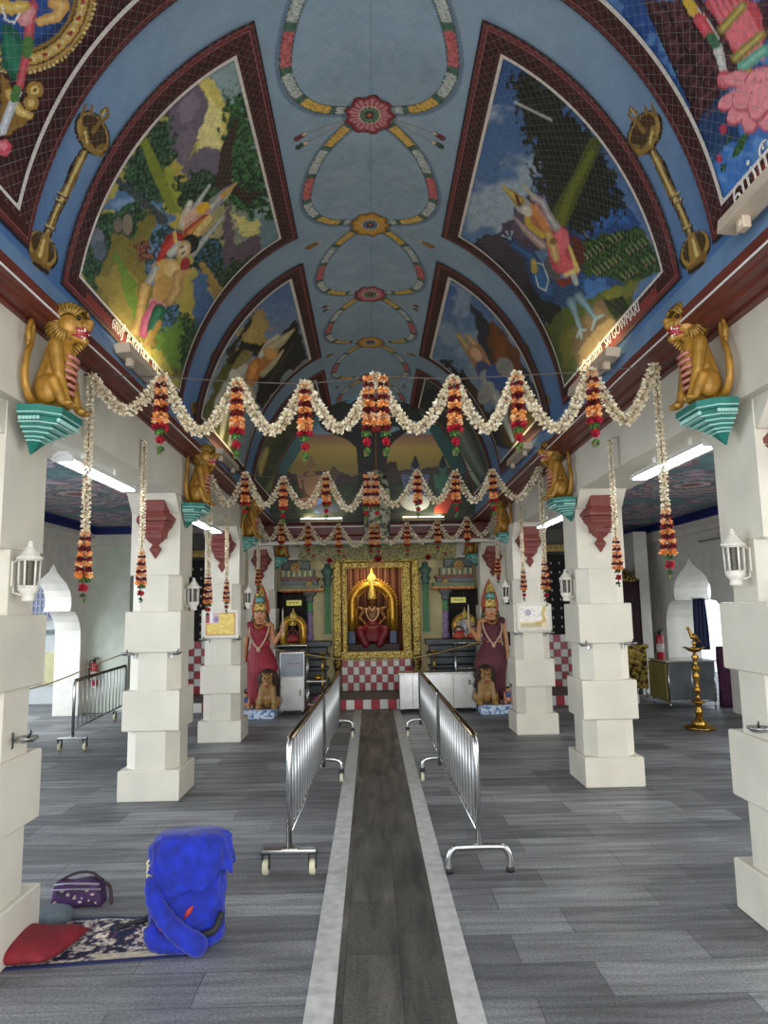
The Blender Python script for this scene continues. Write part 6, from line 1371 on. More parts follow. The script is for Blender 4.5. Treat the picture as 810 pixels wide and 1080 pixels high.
# ---- side shrines
def side_shrine(s, side):
    r = empty('side_shrine', (s*1.55, Yf-.3, .165), 'painted stone side shrine %s of the central shrine, tiered roof on a purple column' % side, 'shrine', 'side shrines'); ox = -Vector(r.location)
    def pt(nm, b, m, p=r): return obj(nm, b, m, p, loc=ox if p is r else None)
    b = B(); z = .165
    for w, h in ((.0, .16), (.04, .10), (.09, .14), (.05, .07), (.10, .13), (.03, .10), (.07, .12), (.0, .11)):
        box(b, min(s*(.86+w), s*1.765), max(s*(.86+w), s*1.765), Yf-.42+w, Yf+.005, z, z+h-.012, .012); z += h
    pt('plinth', b, M_stone)
    b = B(); x = s*1.24; lathe(b, [(.06, 1.10), (.075, 1.12), (.075, 1.17), (.05, 1.20), (.055, 1.32), (.065, 1.36), (.05, 1.40), (.052, 1.56), (.065, 1.60)], c=(x, Yf-.28, 0), seg=10); pt('column_shaft', b, mat('purple_paint', '#8d76a0', .5, var=.15, scale=20))
    b = B(); lathe(b, [(.055, 1.60), (.062, 1.64), (.05, 1.68), (.055, 1.74), (.05, 1.78)], c=(x, Yf-.28, 0), seg=10); pt('column_band', b, M_green)
    b = B(); lathe(b, [(.05, 1.78), (.08, 1.82), (.06, 1.86), (.10, 1.91), (.13, 1.94), (.13, 1.98)], c=(x, Yf-.28, 0), seg=10); pt('column_capital', b, mat('grey_blue_paint', '#6a716e', .5, var=.2, scale=20))
    
    def bx(nm, a, c_, y0, z0, z1, m, bev=.01): b = B(); box(b, min(s*a, s*c_), max(s*a, s*c_), y0, Yf+.005, z0, z1, bev); pt(nm, b, m)
    bx('eave', .98, 1.765, Yf-.48, 1.98, 2.035, mat('yellow_trim', '#b99a52', .5, var=.25, scale=30)); bx('cornice', 1.02, 1.765, Yf-.44, 2.035, 2.10, mat('olive_paint', '#6f7f62', .5, var=.2, scale=24)); bx('frieze', 1.10, 1.765, Yf-.36, 2.10, 2.19, MATS['grey_blue_paint']); bx('red_band', 1.06, 1.765, Yf-.40, 2.19, 2.235, mat('dull_red', '#8a4a40', .5)); bx('upper_tier', 1.16, 1.765, Yf-.32, 2.235, 2.38, MATS['olive_paint']); bx('top_tier', 1.24, 1.765, Yf-.26, 2.38, 2.56, MATS['grey_blue_paint'], .05)
    b = B()
    for i in range(12): ball(b, (s*(1.02+.062*i), Yf-.48, 1.985), .024, 6, sc=(1, .5, 1))
    pt('scalloped_edge', b, M_orange)
    b = B()
    for i in range(6): xx = s*(1.22+.1*i); box(b, xx-.018, xx+.018, Yf-.345, Yf-.30, 2.25, 2.36, .006)
    pt('small_columns', b, M_cream)
    b = B(); lathe(b, [(.0, -.03), (.085, -.03), (.095, 0), (.07, .02), (.06, .005), (0, .01)], seg=16); bmesh.ops.transform(b, matrix=Matrix.Translation((s*1.50, Yf-.34, 2.42)) @ Matrix.Rotation(pi/2, 4, 'X'), verts=b.verts); ball(b, (s*1.50, Yf-.36, 2.42), .04, 8); ball(b, (s*1.24, Yf-.42, 2.12), .06, 8, sc=(1.2, .5, 1)); pt('medallion', b, mat('ochre_figure', '#b08a52', .5, var=.2, scale=30))
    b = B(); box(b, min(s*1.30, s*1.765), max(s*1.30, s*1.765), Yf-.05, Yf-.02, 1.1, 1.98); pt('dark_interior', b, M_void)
    sx = s*1.545 if s < 0 else 1.50
    g = empty('sign_board', (sx, Yf-.12, 1.78), 'small yellow sign hanging in the %s side shrine' % side, 'sign', 'yellow shrine signs'); b = B(); box(b, -.14, .14, -.008, .008, -.05, .05, .004); obj('board', b, mat('yellow_board', '#d6cf6a', .5, emit='#d6cf6a', estr=.25), g)
    b = B()
    for i in range(3): box(b, -.09+i*.065, -.045+i*.065, -.011, -.009, -.008, .008)
    obj('lettering', b, mat('brown_ink', '#6a5a2c', .6), g); b = B(); tube(b, [(-.10, 0, .05), (-.10, 0, .20)], .003, 5); tube(b, [(.10, 0, .05), (.10, 0, .20)], .003, 5); obj('wires', b, M_cord, g)
side_shrine(-1, 'left'); side_shrine(1, 'right')
# golden arches with small deities
def small_deity(loc, lab, white=False):
    r = empty('small_deity', loc, lab, 'statue'); b = B(); cap(b, (0, 0, .05), (0, 0, .17), .07, .05); ball(b, (0, -.01, .24), .05, 10, sc=(.9, .9, 1.1)); cap(b, (-.07, 0, .17), (.07, 0, .17), .03, .03)
    for s in (-1, 1): cap(b, (s*.08, 0, .17), (s*.10, -.05, .08), .024, .02)
    mesh_obj('body', blob_mesh('body', b, .007, 2), mat('silver_face', '#b9b4a6', .35, .4) if white else mat('black_stone', '#1d1a18', .35), r)
    b = B(); lathe(b, [(.10, 0), (.115, .03), (.09, .10), (.06, .14)], seg=24, rib=.06, ribn=9); obj('robe', b, M_orange if white else mat('red_robe', '#8a2a24', .6), r)
    b = B(); lathe(b, [(.05, .28), (.055, .30), (.035, .34), (0, .40)], seg=12); obj('crown', b, M_carv, r)
    b = B(); tube(b, [(.085*cos(a), -.05, .13+.075*sin(a)) for a in [2*pi*k/16 for k in range(16)]], .018, 6, closed=True); obj('garland', b, mat('dark_garland', '#6d2a28', .7, var=.3, scale=60), r)
r = empty('steel_table', (-1.50, 12.64, .165), 'tall steel table carrying the left golden arch', 'table'); b = B(); box(b, -.26, .26, -.14, .14, .865, .885, .004); obj('table_top', b, M_ss, r)
for sx in (-1, 1):
    for sy in (-1, 1): b = B(); tube(b, [(sx*.245, sy*.125, 0), (sx*.245, sy*.125, .865)], .013, 8); obj('leg', b, M_ss, r)
b = B(); tube(b, [(-.245, -.125, .35), (.245, -.125, .35)], .01, 6); tube(b, [(-.245, .125, .35), (.245, .125, .35)], .01, 6); obj('stretcher', b, M_ss, r)
arch_halo(-1.50, 12.64, 1.055, .17, .045, .27, 'golden arch with a dark deity on the steel table, left side shrine'); small_deity((-1.50, 12.60, 1.10), 'small dark deity with a red garland inside the left golden arch')
b = B(); lathe(b, [(.03, 0), (.16, 0), (.16, .025), (.03, .03)], seg=20); obj('low_stand', b, M_carv2, loc=(-1.50, 12.60, 1.052), label='low round brass stand under the dark deity in the left golden arch', cat='stand')
arch_halo(1.58, 12.95, 1.10, .18, .04, .20, 'golden arch in the right side shrine around a white dome'); 
r = empty('white_dome', (1.56, 12.92, 1.10), 'pale bell-shaped dome inside the right golden arch', 'ornament'); b = B(); lathe(b, [(.12, 0), (.13, .03), (.115, .10), (.105, .2), (.08, .28), (.04, .33), (0, .35)], seg=20); obj('dome', b, mat('pale_dome', '#c9cdd2', .3, .2), r); b = B(); lathe(b, [(.135, 0), (.14, .02), (.13, .035)], seg=20); obj('rim', b, M_gold, r)
small_deity((1.44, 12.80, 1.10), 'small robed deity left of the pale dome in the right golden arch', True); small_deity((1.70, 12.80, 1.10), 'small robed deity right of the pale dome in the right golden arch', True)
# blocks that carry the right arch stand on the plinth: a steel rail in front
r = empty('steel_railing', (1.50, 12.62, .165), 'steel pipe railing standing before the right side shrine', 'railing'); b = B(); tube(b, [(-.15, 0, 0), (-.15, 0, .86)], .022, 8); obj('post', b, M_ss, r); b = B(); tube(b, [(.22, 0, 0), (.22, 0, .86)], .016, 8); obj('post', b, M_ss, r); b = B(); tube(b, [(-.18, 0, .86), (.26, 0, .86)], .016, 8); tube(b, [(-.15, 0, .42), (.22, 0, .42)], .012, 8); obj('rails', b, M_ss, r)

# ---- grape fringe and lotus flowers above the shrine
def grapes():
    X = []; b = B(); proto = bmesh.new(); bmesh.ops.create_icosphere(proto, subdivisions=1, radius=1); V = [v.co.copy() for v in proto.verts]; Fc = [[v.index for v in f.verts] for f in proto.faces]; proto.free()
    vs, fs, cs = [], [], []; R = random.Random(3); pal = [srgb(c) for c in ('#a3a84a', '#c2bc5c', '#7f8c3a', '#d4c870', '#66762f', '#b98a6a')]
    for i in range(84):
        x = -1.42+i*2.86/83; n = 10 if i % 6 else 12
        for j in range(n):
            c = Vector((x+R.uniform(-.006, .006), 12.86+R.uniform(-.02, .02), 2.79-j*.027)); r = .0155; k = len(vs); col = R.choice(pal)
            vs += [c+v*r for v in V]; fs += [[k+q for q in f] for f in Fc]; cs += [col]*len(V)
    me = bpy.data.meshes.new('bead_fringe'); me.from_pydata([tuple(v) for v in vs], [], fs); at = me.attributes.new('Col', 'FLOAT_COLOR', 'POINT'); a = np.ones((len(vs), 4), np.float32); a[:, :3] = np.array(cs); at.data.foreach_set('color', a.reshape(-1)); me.materials.append(mat_attr('grape_beads', .3))
    for p in me.polygons: p.use_smooth = True
    o = bpy.data.objects.new('bead_fringe', me); COL.objects.link(o); setp(o, 'green grape bead fringe hanging across above the golden frame', 'fringe', None, 'stuff')
    b = B(); box(b, -1.48, 1.48, 12.85, 12.95, 2.795, 2.815); obj('trim_34', b, M_green, kind='structure')
grapes()
lot = None
for x, z, r_, lab in ((.02, 2.555, .085, 'large red lotus flower above the middle of the golden frame'), (-.86, 2.53, .065, 'red lotus flower hanging above the left green pilaster'), (.93, 2.56, .065, 'red lotus flower hanging above the right green pilaster'), (-.60, 2.60, .04, 'small pink flower left of the large red lotus'), (.55, 2.60, .04, 'small pink flower right of the large red lotus'), (-1.16, 2.62, .04, 'small pink flower near the left end of the bead fringe'), (1.24, 2.62, .04, 'small pink flower near the right end of the bead fringe')):
    F = Flo(); F.R = random.Random(int(x*100)); cols = ROSE if r_ > .05 else PNK
    for ring, n, tl in ((1.0, 12, .2), (.75, 10, .6), (.45, 7, 1.1)):
        for k in range(n):
            a = 2*pi*k/n+ring; F.petal((0, 0, 0), (cos(a)*ring, -tl, sin(a)*ring), r_, r_*.26, F.R.choice(cols)); F.petal((0, 0, 0), (cos(a)*ring, -tl-.1, sin(a)*ring), r_*.9, r_*.24, F.R.choice(cols))
    F.tuft((0, -.01, 0), r_*.3, YEL, 10); o = bpy.data.objects.new('lotus_flower', F.mesh('lotus_flower')); COL.objects.link(o); o.location = (x, 12.82, z); setp(o, lab, 'flower', 'flowers on the bead fringe')
# ---- hanging ornament in front of the end mural
r = empty('hanging_ornament', (.0, 11.55, 2.78), 'tall round-topped flower-patterned ornament hanging in front of the tree mural', 'ornament')
b = B(); lathe(b, [(.16, 0), (.205, .03), (.215, .2), (.215, .75), (.20, .92), (.15, 1.06), (.08, 1.14), (0, 1.17)], seg=32, sy=.5); obj('sheath', b, voro('flower_sheath', '#b9b49c', '#3c3f30', 14, .6, 0, .6, .36, '#7f8268'), r)
b = B(); tube(b, [(.21*cos(a), .105*sin(a), .02) for a in [2*pi*k/24 for k in range(24)]], .02, 6, closed=True); obj('rim', b, M_gold, r); b = B(); tube(b, [(0, 0, 1.16), (0, 0, 2.4)], .006, 6); obj('chain', b, M_gold, r)

# ---- guardian statues
def guardian(loc, mir, sari, lab, belt):
    r = empty('guardian_statue', loc, lab, 'statue'); b = B()
    cap(b, (0, 0, .92), (0, .0, 1.12), .125, .12); ball(b, (0, -.01, 1.16), .15, 14, sc=(1.05, .72, .95)); cap(b, (-.15, 0, 1.27), (.15, 0, 1.27), .062, .062); cap(b, (0, 0, 1.28), (0, -.01, 1.38), .048, .044)
    ball(b, (0, -.02, 1.445), .112, 16, sc=(.88, .92, 1.12)); ball(b, (0, -.118, 1.435), .016, 8, sc=(.8, .9, 1.6)); ball(b, (0, -.085, 1.36), .03, 8)
    for s in (-1, 1): ball(b, (s*.088, -.01, 1.44), .022, 8, sc=(.5, .8, 1.4)); ball(b, (s*.05, -.07, 1.19), .055, 10)
    # raised arm towards the nave
    cap(b, (.17, 0, 1.27), (.235, -.05, 1.00), .055, .042); cap(b, (.235, -.05, 1.00), (.38, -.16, 1.20), .042, .028); ball(b, (.395, -.17, 1.235), .036, 10, sc=(.8, .6, 1.2))
    for f in range(4): cap(b, (.380+.014*f, -.18, 1.265), (.385+.014*f, -.21+.008*f, 1.325-.006*abs(f-1)), .0105, .008, 2, 6)
    cap(b, (.365, -.18, 1.235), (.355, -.215, 1.275), .011, .009, 2, 6)
    # lowered arm
    cap(b, (-.18, 0, 1.27), (-.235, .01, .98), .055, .042); cap(b, (-.235, .01, .98), (-.235, -.07, .76), .042, .028); ball(b, (-.235, -.085, .72), .034, 10, sc=(.7, .8, 1.2))
    for f in range(4): cap(b, (-.245+.002*f, -.115+.018*f, .705), (-.228, -.125+.018*f, .655), .0105, .008, 2, 6)
    cap(b, (-.215, -.105, .73), (-.20, -.125, .69), .011, .009, 2, 6)
    for s in (-1, 1): cap(b, (s*.07, -.04, .20), (s*.075, -.06, .05), .045, .04); cap(b, (s*.075, -.05, .03), (s*.085, -.17, .022), .035, .026)
    mesh_obj('body', blob_mesh('body', b, .008, 2), M_skin, r)
    # sari skirt with pleats and knee, and the drape over the chest
    b = B(); rings = []; n = 96
    prof = [(.07, .235, .16), (.13, .225, .155), (.30, .215, .15), (.46, .225, .16), (.60, .245, .165), (.74, .24, .155), (.85, .20, .14), (.93, .155, .125), (.98, .142, .12)]
    for z, wx, wy in prof:
        ring = []
        for i in range(n):
            a = 2*pi*i/n; t = 1-(z-.07)/.9; front = max(0, -sin(a)); pl = 1+.045*t*sin(26*a)*(front**.5)+.02*sin(9*a+z*14)
            knee = .06*math.exp(-((z-.58)/.16)**2)*max(0, cos(a-radians(-40)))
            slant = .045*t*cos(a)*sin(a*2)
            ring.append(b.verts.new(((wx*pl+knee)*cos(a)+.02*t, (wy*pl+knee)*sin(a), z+(.05*cos(a) if z < .1 else 0))))
        rings.append(ring)
    for p, q in zip(rings, rings[1:]):
        for i in range(n): b.faces.new((p[i], p[(i+1) % n], q[(i+1) % n], q[i]))
    b.faces.new(rings[0][::-1]); b.faces.new(rings[-1]); obj('skirt', b, sari, r, smooth=True)
    b = B(); ball(b, (0, -.01, 1.15), .165, 16, sc=(1.05, .86, .98)); cap(b, (0, -.012, .93), (0, -.012, 1.10), .142, .148, 5, 16); cap(b, (-.10, -.02, 1.24), (-.165, 0, 1.275), .085, .075); cap(b, (-.06, -.05, 1.18), (.10, -.05, .99), .09, .08); cap(b, (-.19, .03, 1.22), (-.24, .05, .80), .05, .03); cap(b, (.08, 0, 1.2), (.15, 0, 1.24), .09, .07)
    mesh_obj('drape', blob_mesh('drape', b, .009, 3), sari, r)
    b = B(); tube(b, [(.15*cos(a), .125*sin(a), .965+.01*sin(a)) for a in [2*pi*k/28 for k in range(28)]], .024 if belt else .014, 8, closed=True); obj('belt', b, mat('belt_gold', '#b0813a', .4, .3) if belt else sari, r)
    # hair, crown, flame aureole
    b = B(); ball(b, (0, .035, 1.46), .105, 14, sc=(1.05, .8, 1.15)); cap(b, (-.10, .03, 1.42), (-.14, .03, 1.27), .04, .035); cap(b, (.10, .03, 1.42), (.14, .03, 1.27), .04, .035); mesh_obj('hair', blob_mesh('hair', b, .009, 2), M_black, r)
    b = B(); lathe(b, [(.098, 1.515), (.105, 1.54), (.092, 1.575), (.096, 1.60), (.082, 1.64)], seg=20, c=(0, -.01, 0)); lathe(b, [(.068, 1.745), (.072, 1.77), (.055, 1.80), (.058, 1.82), (.035, 1.86), (.03, 1.89), (0, 1.94)], seg=20, c=(0, -.01, 0)); ball(b, (0, -.10, 1.56), .028, 8); obj('crown', b, M_carv, r)
    b = B(); lathe(b, [(.082, 1.64), (.086, 1.67), (.078, 1.70), (.08, 1.72), (.068, 1.745)], seg=20, c=(0, -.01, 0)); obj('crown_jewels', b, M_jgreen, r)
    b = B(); o2 = [(-.135, 1.44), (-.145, 1.54), (-.125, 1.66), (-.09, 1.78), (-.05, 1.88), (0, 1.97), (.05, 1.88), (.09, 1.78), (.125, 1.66), (.145, 1.54), (.135, 1.44)]; prism(b, o2, 1, .05, .085); obj('aureole', b, M_orange, r)
    b = B(); ball(b, (-.040, -.110, 1.468), .020, 8, sc=(1.3, .5, .75)); ball(b, (.040, -.110, 1.468), .017, 8, sc=(1.3, .5, .7)); obj('eyes', b, M_teeth, r)
    b = B(); [ball(b, (s*.040, -.120, 1.468), .0105, 6) for s in (-1, 1)]; [tube(b, [(s*.014, -.116, 1.495), (s*.042, -.118, 1.51), (s*.07, -.098, 1.494)], .007, 5) for s in (-1, 1)]; obj('pupils_and_brows', b, M_eye, r)
    b = B(); ball(b, (0, -.116, 1.388), .022, 8, sc=(1.3, .4, .6)); obj('lips', b, M_mouth, r)
    b = B()
    for s in (-1, 1): ball(b, (s*.095, -.03, 1.395), .022, 8); ball(b, (s*.10, -.03, 1.35), .014, 8)
    tube(b, bez([(-.085, -.06, 1.31), (-.04, -.125, 1.255), (0, -.14, 1.24), (.04, -.125, 1.255), (.085, -.06, 1.31)], 5), .016, 6); [tube(b, [(c_[0]+.036*cos(a), c_[1]+.036*sin(a), c_[2]) for a in [2*pi*k/12 for k in range(12)]], .009, 6, closed=True) for c_ in ((.355, -.145, 1.17), (-.235, -.06, .80))]
    obj('jewellery', b, M_gold, r)
    b = B(); tube(b, bez([(-.155, -.03, 1.30), (-.15, -.13, 1.15), (-.09, -.155, 1.02), (0, -.165, .925), (.08, -.155, 1.02), (.14, -.13, 1.16), (.15, -.03, 1.30)], 6), .0145, 8); ball(b, (0, -.17, .90), .034, 8, sc=(1, .6, 1.2)); obj('long_garland', b, M_beads, r)
    b = B(); tube(b, [(.392, -.215, 1.10), (.392, -.215, 1.50), (.392, -.215, 1.56)], [.010, .010, .001], 6); obj('staff', b, mat('pale_staff', '#cfc8b4', .4), r)
    if mir: r.scale = (-1, 1, 1)
    return r
M_ped = voro('blue_patterned_stone', '#c8d2e0', '#4a6a9c', 26, .45, 0, .3, .38, '#8aa2c4')
for s, sari, lab, plab, llab, flab, belt in ((-1, M_crim, 'painted goddess statue in a crimson sari and tall crown, left of the shrine', 'blue and white patterned pedestal under the crimson draped statue', 'maned guardian lion sitting at the feet of the crimson draped statue', 'small blue crouching figure at the feet of the crimson draped statue', False),
                                             (1, M_maroon, 'painted goddess statue in a dark maroon sari with gold belt, right of the shrine', 'blue and white patterned pedestal under the maroon draped statue', 'maned guardian lion sitting at the feet of the maroon draped statue', 'small blue crouching figure at the feet of the maroon draped statue', True)):
    cx = -1.92 if s < 0 else 1.83; px0, px1 = (-2.17, -1.64) if s < 0 else (1.565, 2.09)
    b = B(); box(b, px0, px1, 11.22, 11.80, 0, .125, .008); box(b, px0-.008, px1+.008, 11.21, 11.81, .118, .14, .006); obj('pedestal', b, M_ped, label=plab, cat='pedestal')
    guardian((cx, 11.60, .142), s > 0, sari, lab, belt)
    # guardian lion, facing the visitor
    r = empty('guardian_lion', (cx-s*.165, 11.30, .142), llab, 'statue'); b = B(); ball(b, (0, .06, .13), .12, 12, sc=(.9, 1, 1.1)); cap(b, (0, .04, .2), (0, 0, .30), .10, .08); ball(b, (0, -.03, .375), .075, 12); cap(b, (0, -.06, .36), (0, -.115, .345), .048, .04); ball(b, (0, -.15, .36), .018, 8); cap(b, (0, -.07, .31), (0, -.11, .295), .034, .025)
    for q in (-1, 1): cap(b, (q*.07, -.01, .26), (q*.10, -.06, .06), .045, .035); ball(b, (q*.105, -.085, .035), .045, 10, sc=(1, 1.25, .8)); [ball(b, (q*.105-.022+.022*f, -.135, .022), .014, 6) for f in range(3)]; ball(b, (q*.055, -.01, .44), .02, 8); ball(b, (q*.12, .06, .08), .07, 10, sc=(.8, 1.2, 1.1))
    mesh_obj('body', blob_mesh('body', b, .007, 2), mat('tan_lion', '#94703a', .45, var=.15, scale=24), r)
    F = []; b = B(); rg = random.Random(9)
    for i in range(420):
        a = rg.random()*6.28; t = rg.random(); rad = .078+.045*t; c0 = Vector((rad*cos(a)*.95, .0+.05*t, .36+rad*sin(a)-.10*t*(1 if sin(a) < 0 else 0))); d = Vector((cos(a), .25, sin(a)*.8-.35)).normalized(); tube(b, [c0, c0+d*.03, c0+d*.045+Vector((0, 0, -.015))], [.014, .010, .002], 5)
    ball(b, (0, .045, .36), .098, 12, sc=(1, .8, 1.05)); obj('mane', b, mat('dark_mane', '#3c2418', .6, var=.3, scale=40), r)
    b = B(); [ball(b, (q*.032, -.095, .395), .012, 6) for q in (-1, 1)]; obj('eyes', b, M_eye, r)
    b = B(); ball(b, (0, -.118, .316), .036, 8, sc=(1.15, .8, .6)); obj('mouth', b, M_mouth, r); b = B(); [ball(b, (q*.016, -.142, .328), .006, 6, sc=(1, 1, 1.5)) for q in (-1, 1)]; [ball(b, (q*.012, -.135, .308), .005, 6) for q in (-1, 1)]; obj('teeth', b, M_teeth, r)
    r.scale = (1.15, 1.1, 1.2)
    # crouching figure
    r = empty('crouching_figure', (cx+s*.175, 11.34, .142), flab, 'statue'); b = B(); ball(b, (0, 0, .075), .06, 10, sc=(1.1, 1, .9)); cap(b, (0, -.01, .10), (0, -.03, .16), .048, .04); ball(b, (0, -.045, .215), .036, 10); [cap(b, (q*.045, -.02, .17), (q*.06, -.07, .09), .02, .015) for q in (-1, 1)]; [cap(b, (q*.05, 0, .05), (q*.055, -.09, .03), .03, .022) for q in (-1, 1)]
    mesh_obj('body', blob_mesh('body', b, .006, 2), M_skin, r); b = B(); lathe(b, [(.052, .11), (.056, .14), (.05, .175), (.03, .19)], c=(0, -.02, 0), seg=14); obj('blue_jacket', b, mat('figure_blue', '#3a5c9a', .5), r); b = B(); ball(b, (0, -.032, .235), .036, 8, sc=(1, 1, .8)); obj('hair', b, M_black, r)

# ---- steel furniture before the shrine
def casters(r, pts):
    for x, y in pts:
        b = B(); lathe(b, [(.006, -.012), (.028, -.012), (.03, 0), (.028, .012), (.006, .012)], seg=14); bmesh.ops.transform(b, matrix=Matrix.Translation((x, y, .03)) @ Matrix.Rotation(pi/2, 4, 'Y'), verts=b.verts); w = obj('caster', b, M_rub, r)
        b = B(); box(b, x-.018, x+.018, y-.018, y+.018, .045, .075, .003); obj('fork', b, M_ss, w)
r = empty('steel_cabinet', (-1.40, 11.75, 0), 'narrow stainless cabinet on casters beside the crimson draped statue', 'cabinet'); b = B(); box(b, -.197, .197, -.20, .20, .07, .985, .006); obj('body', b, M_ss, r)
b = B(); box(b, -.185, .185, -.212, -.20, .60, .965, .004); o = obj('upper_door', b, mat('grey_perspex', '#8d9499', .3, var=.1), r); b = B()
for i in range(5): tube(b, [(-.05+.035*i, -.214, .80), (-.035+.035*i, -.214, .825-.01*(i % 2)), (-.02+.035*i, -.214, .80)], .004, 5)
obj('red_writing', b, mat('red_ink', '#b05a66', .6), o); b = B(); box(b, -.185, .185, -.212, -.20, .09, .585, .004); o = obj('lower_door', b, M_ss, r); b = B(); box(b, .12, .14, -.222, -.212, .30, .40, .003); obj('door_handle', b, M_ssd, o)
casters(r, ((-.16, -.16), (.16, -.16), (-.16, .16), (.16, .16)))
r = empty('steel_counter', (.925, 11.72, 0), 'wide stainless counter in front of the shrine step, right of the walkway', 'counter'); b = B(); box(b, -.61, .61, -.20, .20, .06, .60, .006); obj('body', b, M_ss, r); b = B(); box(b, -.622, .618, -.215, .215, .60, .625, .006); obj('worktop', b, M_ss, r)
b = B(); [box(b, x-.004, x+.004, -.206, -.2, .08, .59) for x in (-.40, .25)]; obj('panel_seams', b, M_ssd, r); b = B(); box(b, .5, .53, -.212, -.2, .42, .50, .003); obj('latch', b, M_ssd, r); casters(r, ((-.58, -.15), (.58, -.15), (-.58, .15), (.58, .15)))
r = empty('low_steel_table', (-1.025, 11.80, 0), 'low open steel table right of the narrow cabinet', 'table'); b = B(); box(b, -.16, .16, -.15, .15, .50, .52, .004); obj('table_top', b, M_ss, r); b = B(); box(b, -.15, .15, -.14, .14, .14, .155, .003); obj('shelf', b, M_ss, r)
for sx in (-1, 1):
    for sy in (-1, 1): b = B(); tube(b, [(sx*.145, sy*.135, 0), (sx*.145, sy*.135, .50)], .011, 8); obj('leg', b, M_ss, r)
b = B(); lathe(b, [(.04, 0), (.055, .01), (.06, .04), (.045, .07), (.03, .08), (.04, .095), (0, .1)], seg=16); obj('brass_pot', b, mat('brass', '#a8813a', .25, .9, var=.12, scale=30), loc=(-1.0, 11.78, .521), label='small brass pot on top of the low steel table', cat='pot')
b = B(); lathe(b, [(.05, 0), (.06, .02), (.055, .08), (.04, .10), (0, .10)], seg=14); obj('pink_bundle', b, mat('pink_cloth', '#a04a78', .7, var=.3, scale=40), loc=(-1.02, 11.8, .156), label='pink bundle on the lower shelf of the low steel table', cat='bundle')
M_brass = MATS['brass']
# rope across the shrine
b = B(); tube(b, bez([(-1.82, 12.45, .98), (-1.30, 12.42, .90), (-.70, 12.40, .80), (-.05, 12.40, .765), (.60, 12.40, .80), (1.20, 12.42, .91), (1.83, 12.45, 1.06)], 6), .011, 8); obj('barrier_rope', b, mat('tan_rope', '#b09a62', .7, var=.2, scale=80), label='tan rope sagging across in front of the central shrine', cat='rope')
# lamp stands beside the golden frame
for x, sd in ((-.98, 'left'), (.97, 'right')):
    r = empty('lamp_stand', (x, 12.55, .165), 'slim brass lamp stand before the %s green pilaster' % sd, 'lamp', 'brass lamp stands by the shrine'); b = B(); lathe(b, [(.09, 0), (.10, .015), (.05, .04), (.02, .07)], seg=16); obj('base', b, M_brass, r); b = B(); lathe(b, [(.018, .06), (.014, .15), (.028, .18), (.014, .22), (.012, .45), (.028, .5), (.014, .54), (.014, .70)], seg=12); obj('stem', b, M_brass, r); b = B(); lathe(b, [(.01, .70), (.06, .72), (.07, .74), (.05, .745), (.0, .73)], seg=16); obj('oil_bowl', b, M_brass, r)
# ================================================================== THE AISLES
# tiled bases and dark doors of the outer shrines
for s, nm, x0 in ((-1, 'left', -4.15), (1, 'right', 2.72)):
    b = B(); tiles(b, x0, .168, 11, 7, .13, 13.2, .135, 0); obj('trim_%d' % (35 if s < 0 else 36), b, [M_red_tile, M_white_tile], kind='structure'); slab('wall_aisle_base_'+nm, x0, x0+1.43, 13.21, 13.6, .165, 1.11, M_grout)
    cx = s*3.3
    r = empty('shrine_door', (cx, 13.4, 1.11), 'dark shrine door with pale studs above the %s checkered base' % nm, 'door', 'dark side doors'); b = B(); box(b, -.42, .42, -.05, .02, 0, 1.5, .01); obj('leaf', b, M_void, r)
    b = B()
    for i in range(5):
        for j in range(8): ball(b, (-.32+.16*i, -.055, .14+.17*j), .020, 6, sc=(1, .6, 1.4))
    obj('studs', b, mat('pale_stud', '#b9b4a4', .4), r)
    b = B(); box(b, -.56, -.42, -.10, .02, 0, 1.55, .012); obj('jamb', b, mat('carved_brown_stone', '#57493c', .5, var=.25, scale=14, bump=.5), r); b = B(); box(b, .42, .56, -.10, .02, 0, 1.55, .012); obj('jamb', b, MATS['carved_brown_stone'], r)
    b = B(); box(b, -.62, .62, -.12, .02, 1.55, 1.68, .015); [ball(b, (-.5+.1*i, -.12, 1.62), .03, 6) for i in range(11)]; obj('lintel', b, mat('yellow_trim', '#b99a52', .5), r)
    slab('wall_aisle_back_'+nm, min(s*2.62, s*4.2), max(s*2.62, s*4.2), 13.62, 13.8, .165, 3.35, mat('grey_stone', '#6d6a62', .6, var=.15))
# carved stone corner beside the pale green wall
r = empty('stone_shrine_corner', (-4.02, 12.9, .165), 'dark carved stone shrine corner beside the pale green wall in the left aisle', 'shrine'); b = B(); z = 0
for w, h in ((.22, .16), (.17, .10), (.22, .13), (.16, .10), (.20, .12), (.15, .10), (.17, .15)): box(b, -w, w, -w, w, z, z+h-.01, .015); z += h
obj('plinth', b, M_stone, r); b = B(); lathe(b, [(.10, z), (.12, z+.05), (.09, z+.12), (.10, z+.5), (.13, z+.55), (.09, z+.62), (.16, z+.75), (.20, z+.82), (.20, z+.92)], seg=12); obj('column', b, M_stone, r)
def extinguisher(loc, lab):
    r = empty('fire_extinguisher', loc, lab, 'fire extinguisher'); b = B(); lathe(b, [(.055, 0), (.062, .01), (.062, .33), (.05, .37), (.025, .39)], seg=18); obj('cylinder', b, mat('extinguisher_red', '#a8202a', .3, var=.08), r)
    b = B(); lathe(b, [(.022, .385), (.022, .42), (.03, .425), (.03, .44)], seg=10); box(b, -.012, .07, -.012, .012, .44, .455, .003); box(b, -.012, .06, -.01, .01, .465, .478, .003); obj('valve', b, M_rub, r)
    b = B(); tube(b, bez([(-.02, 0, .43), (-.075, 0, .40), (-.085, 0, .2), (-.08, 0, .1)], 5), .009, 6); obj('hose', b, M_rub, r); b = B(); lathe(b, [(.0635, .10), (.0635, .24)], seg=18); obj('paper_label', b, mat('label_pale', '#cfc4bc', .5), r); return r
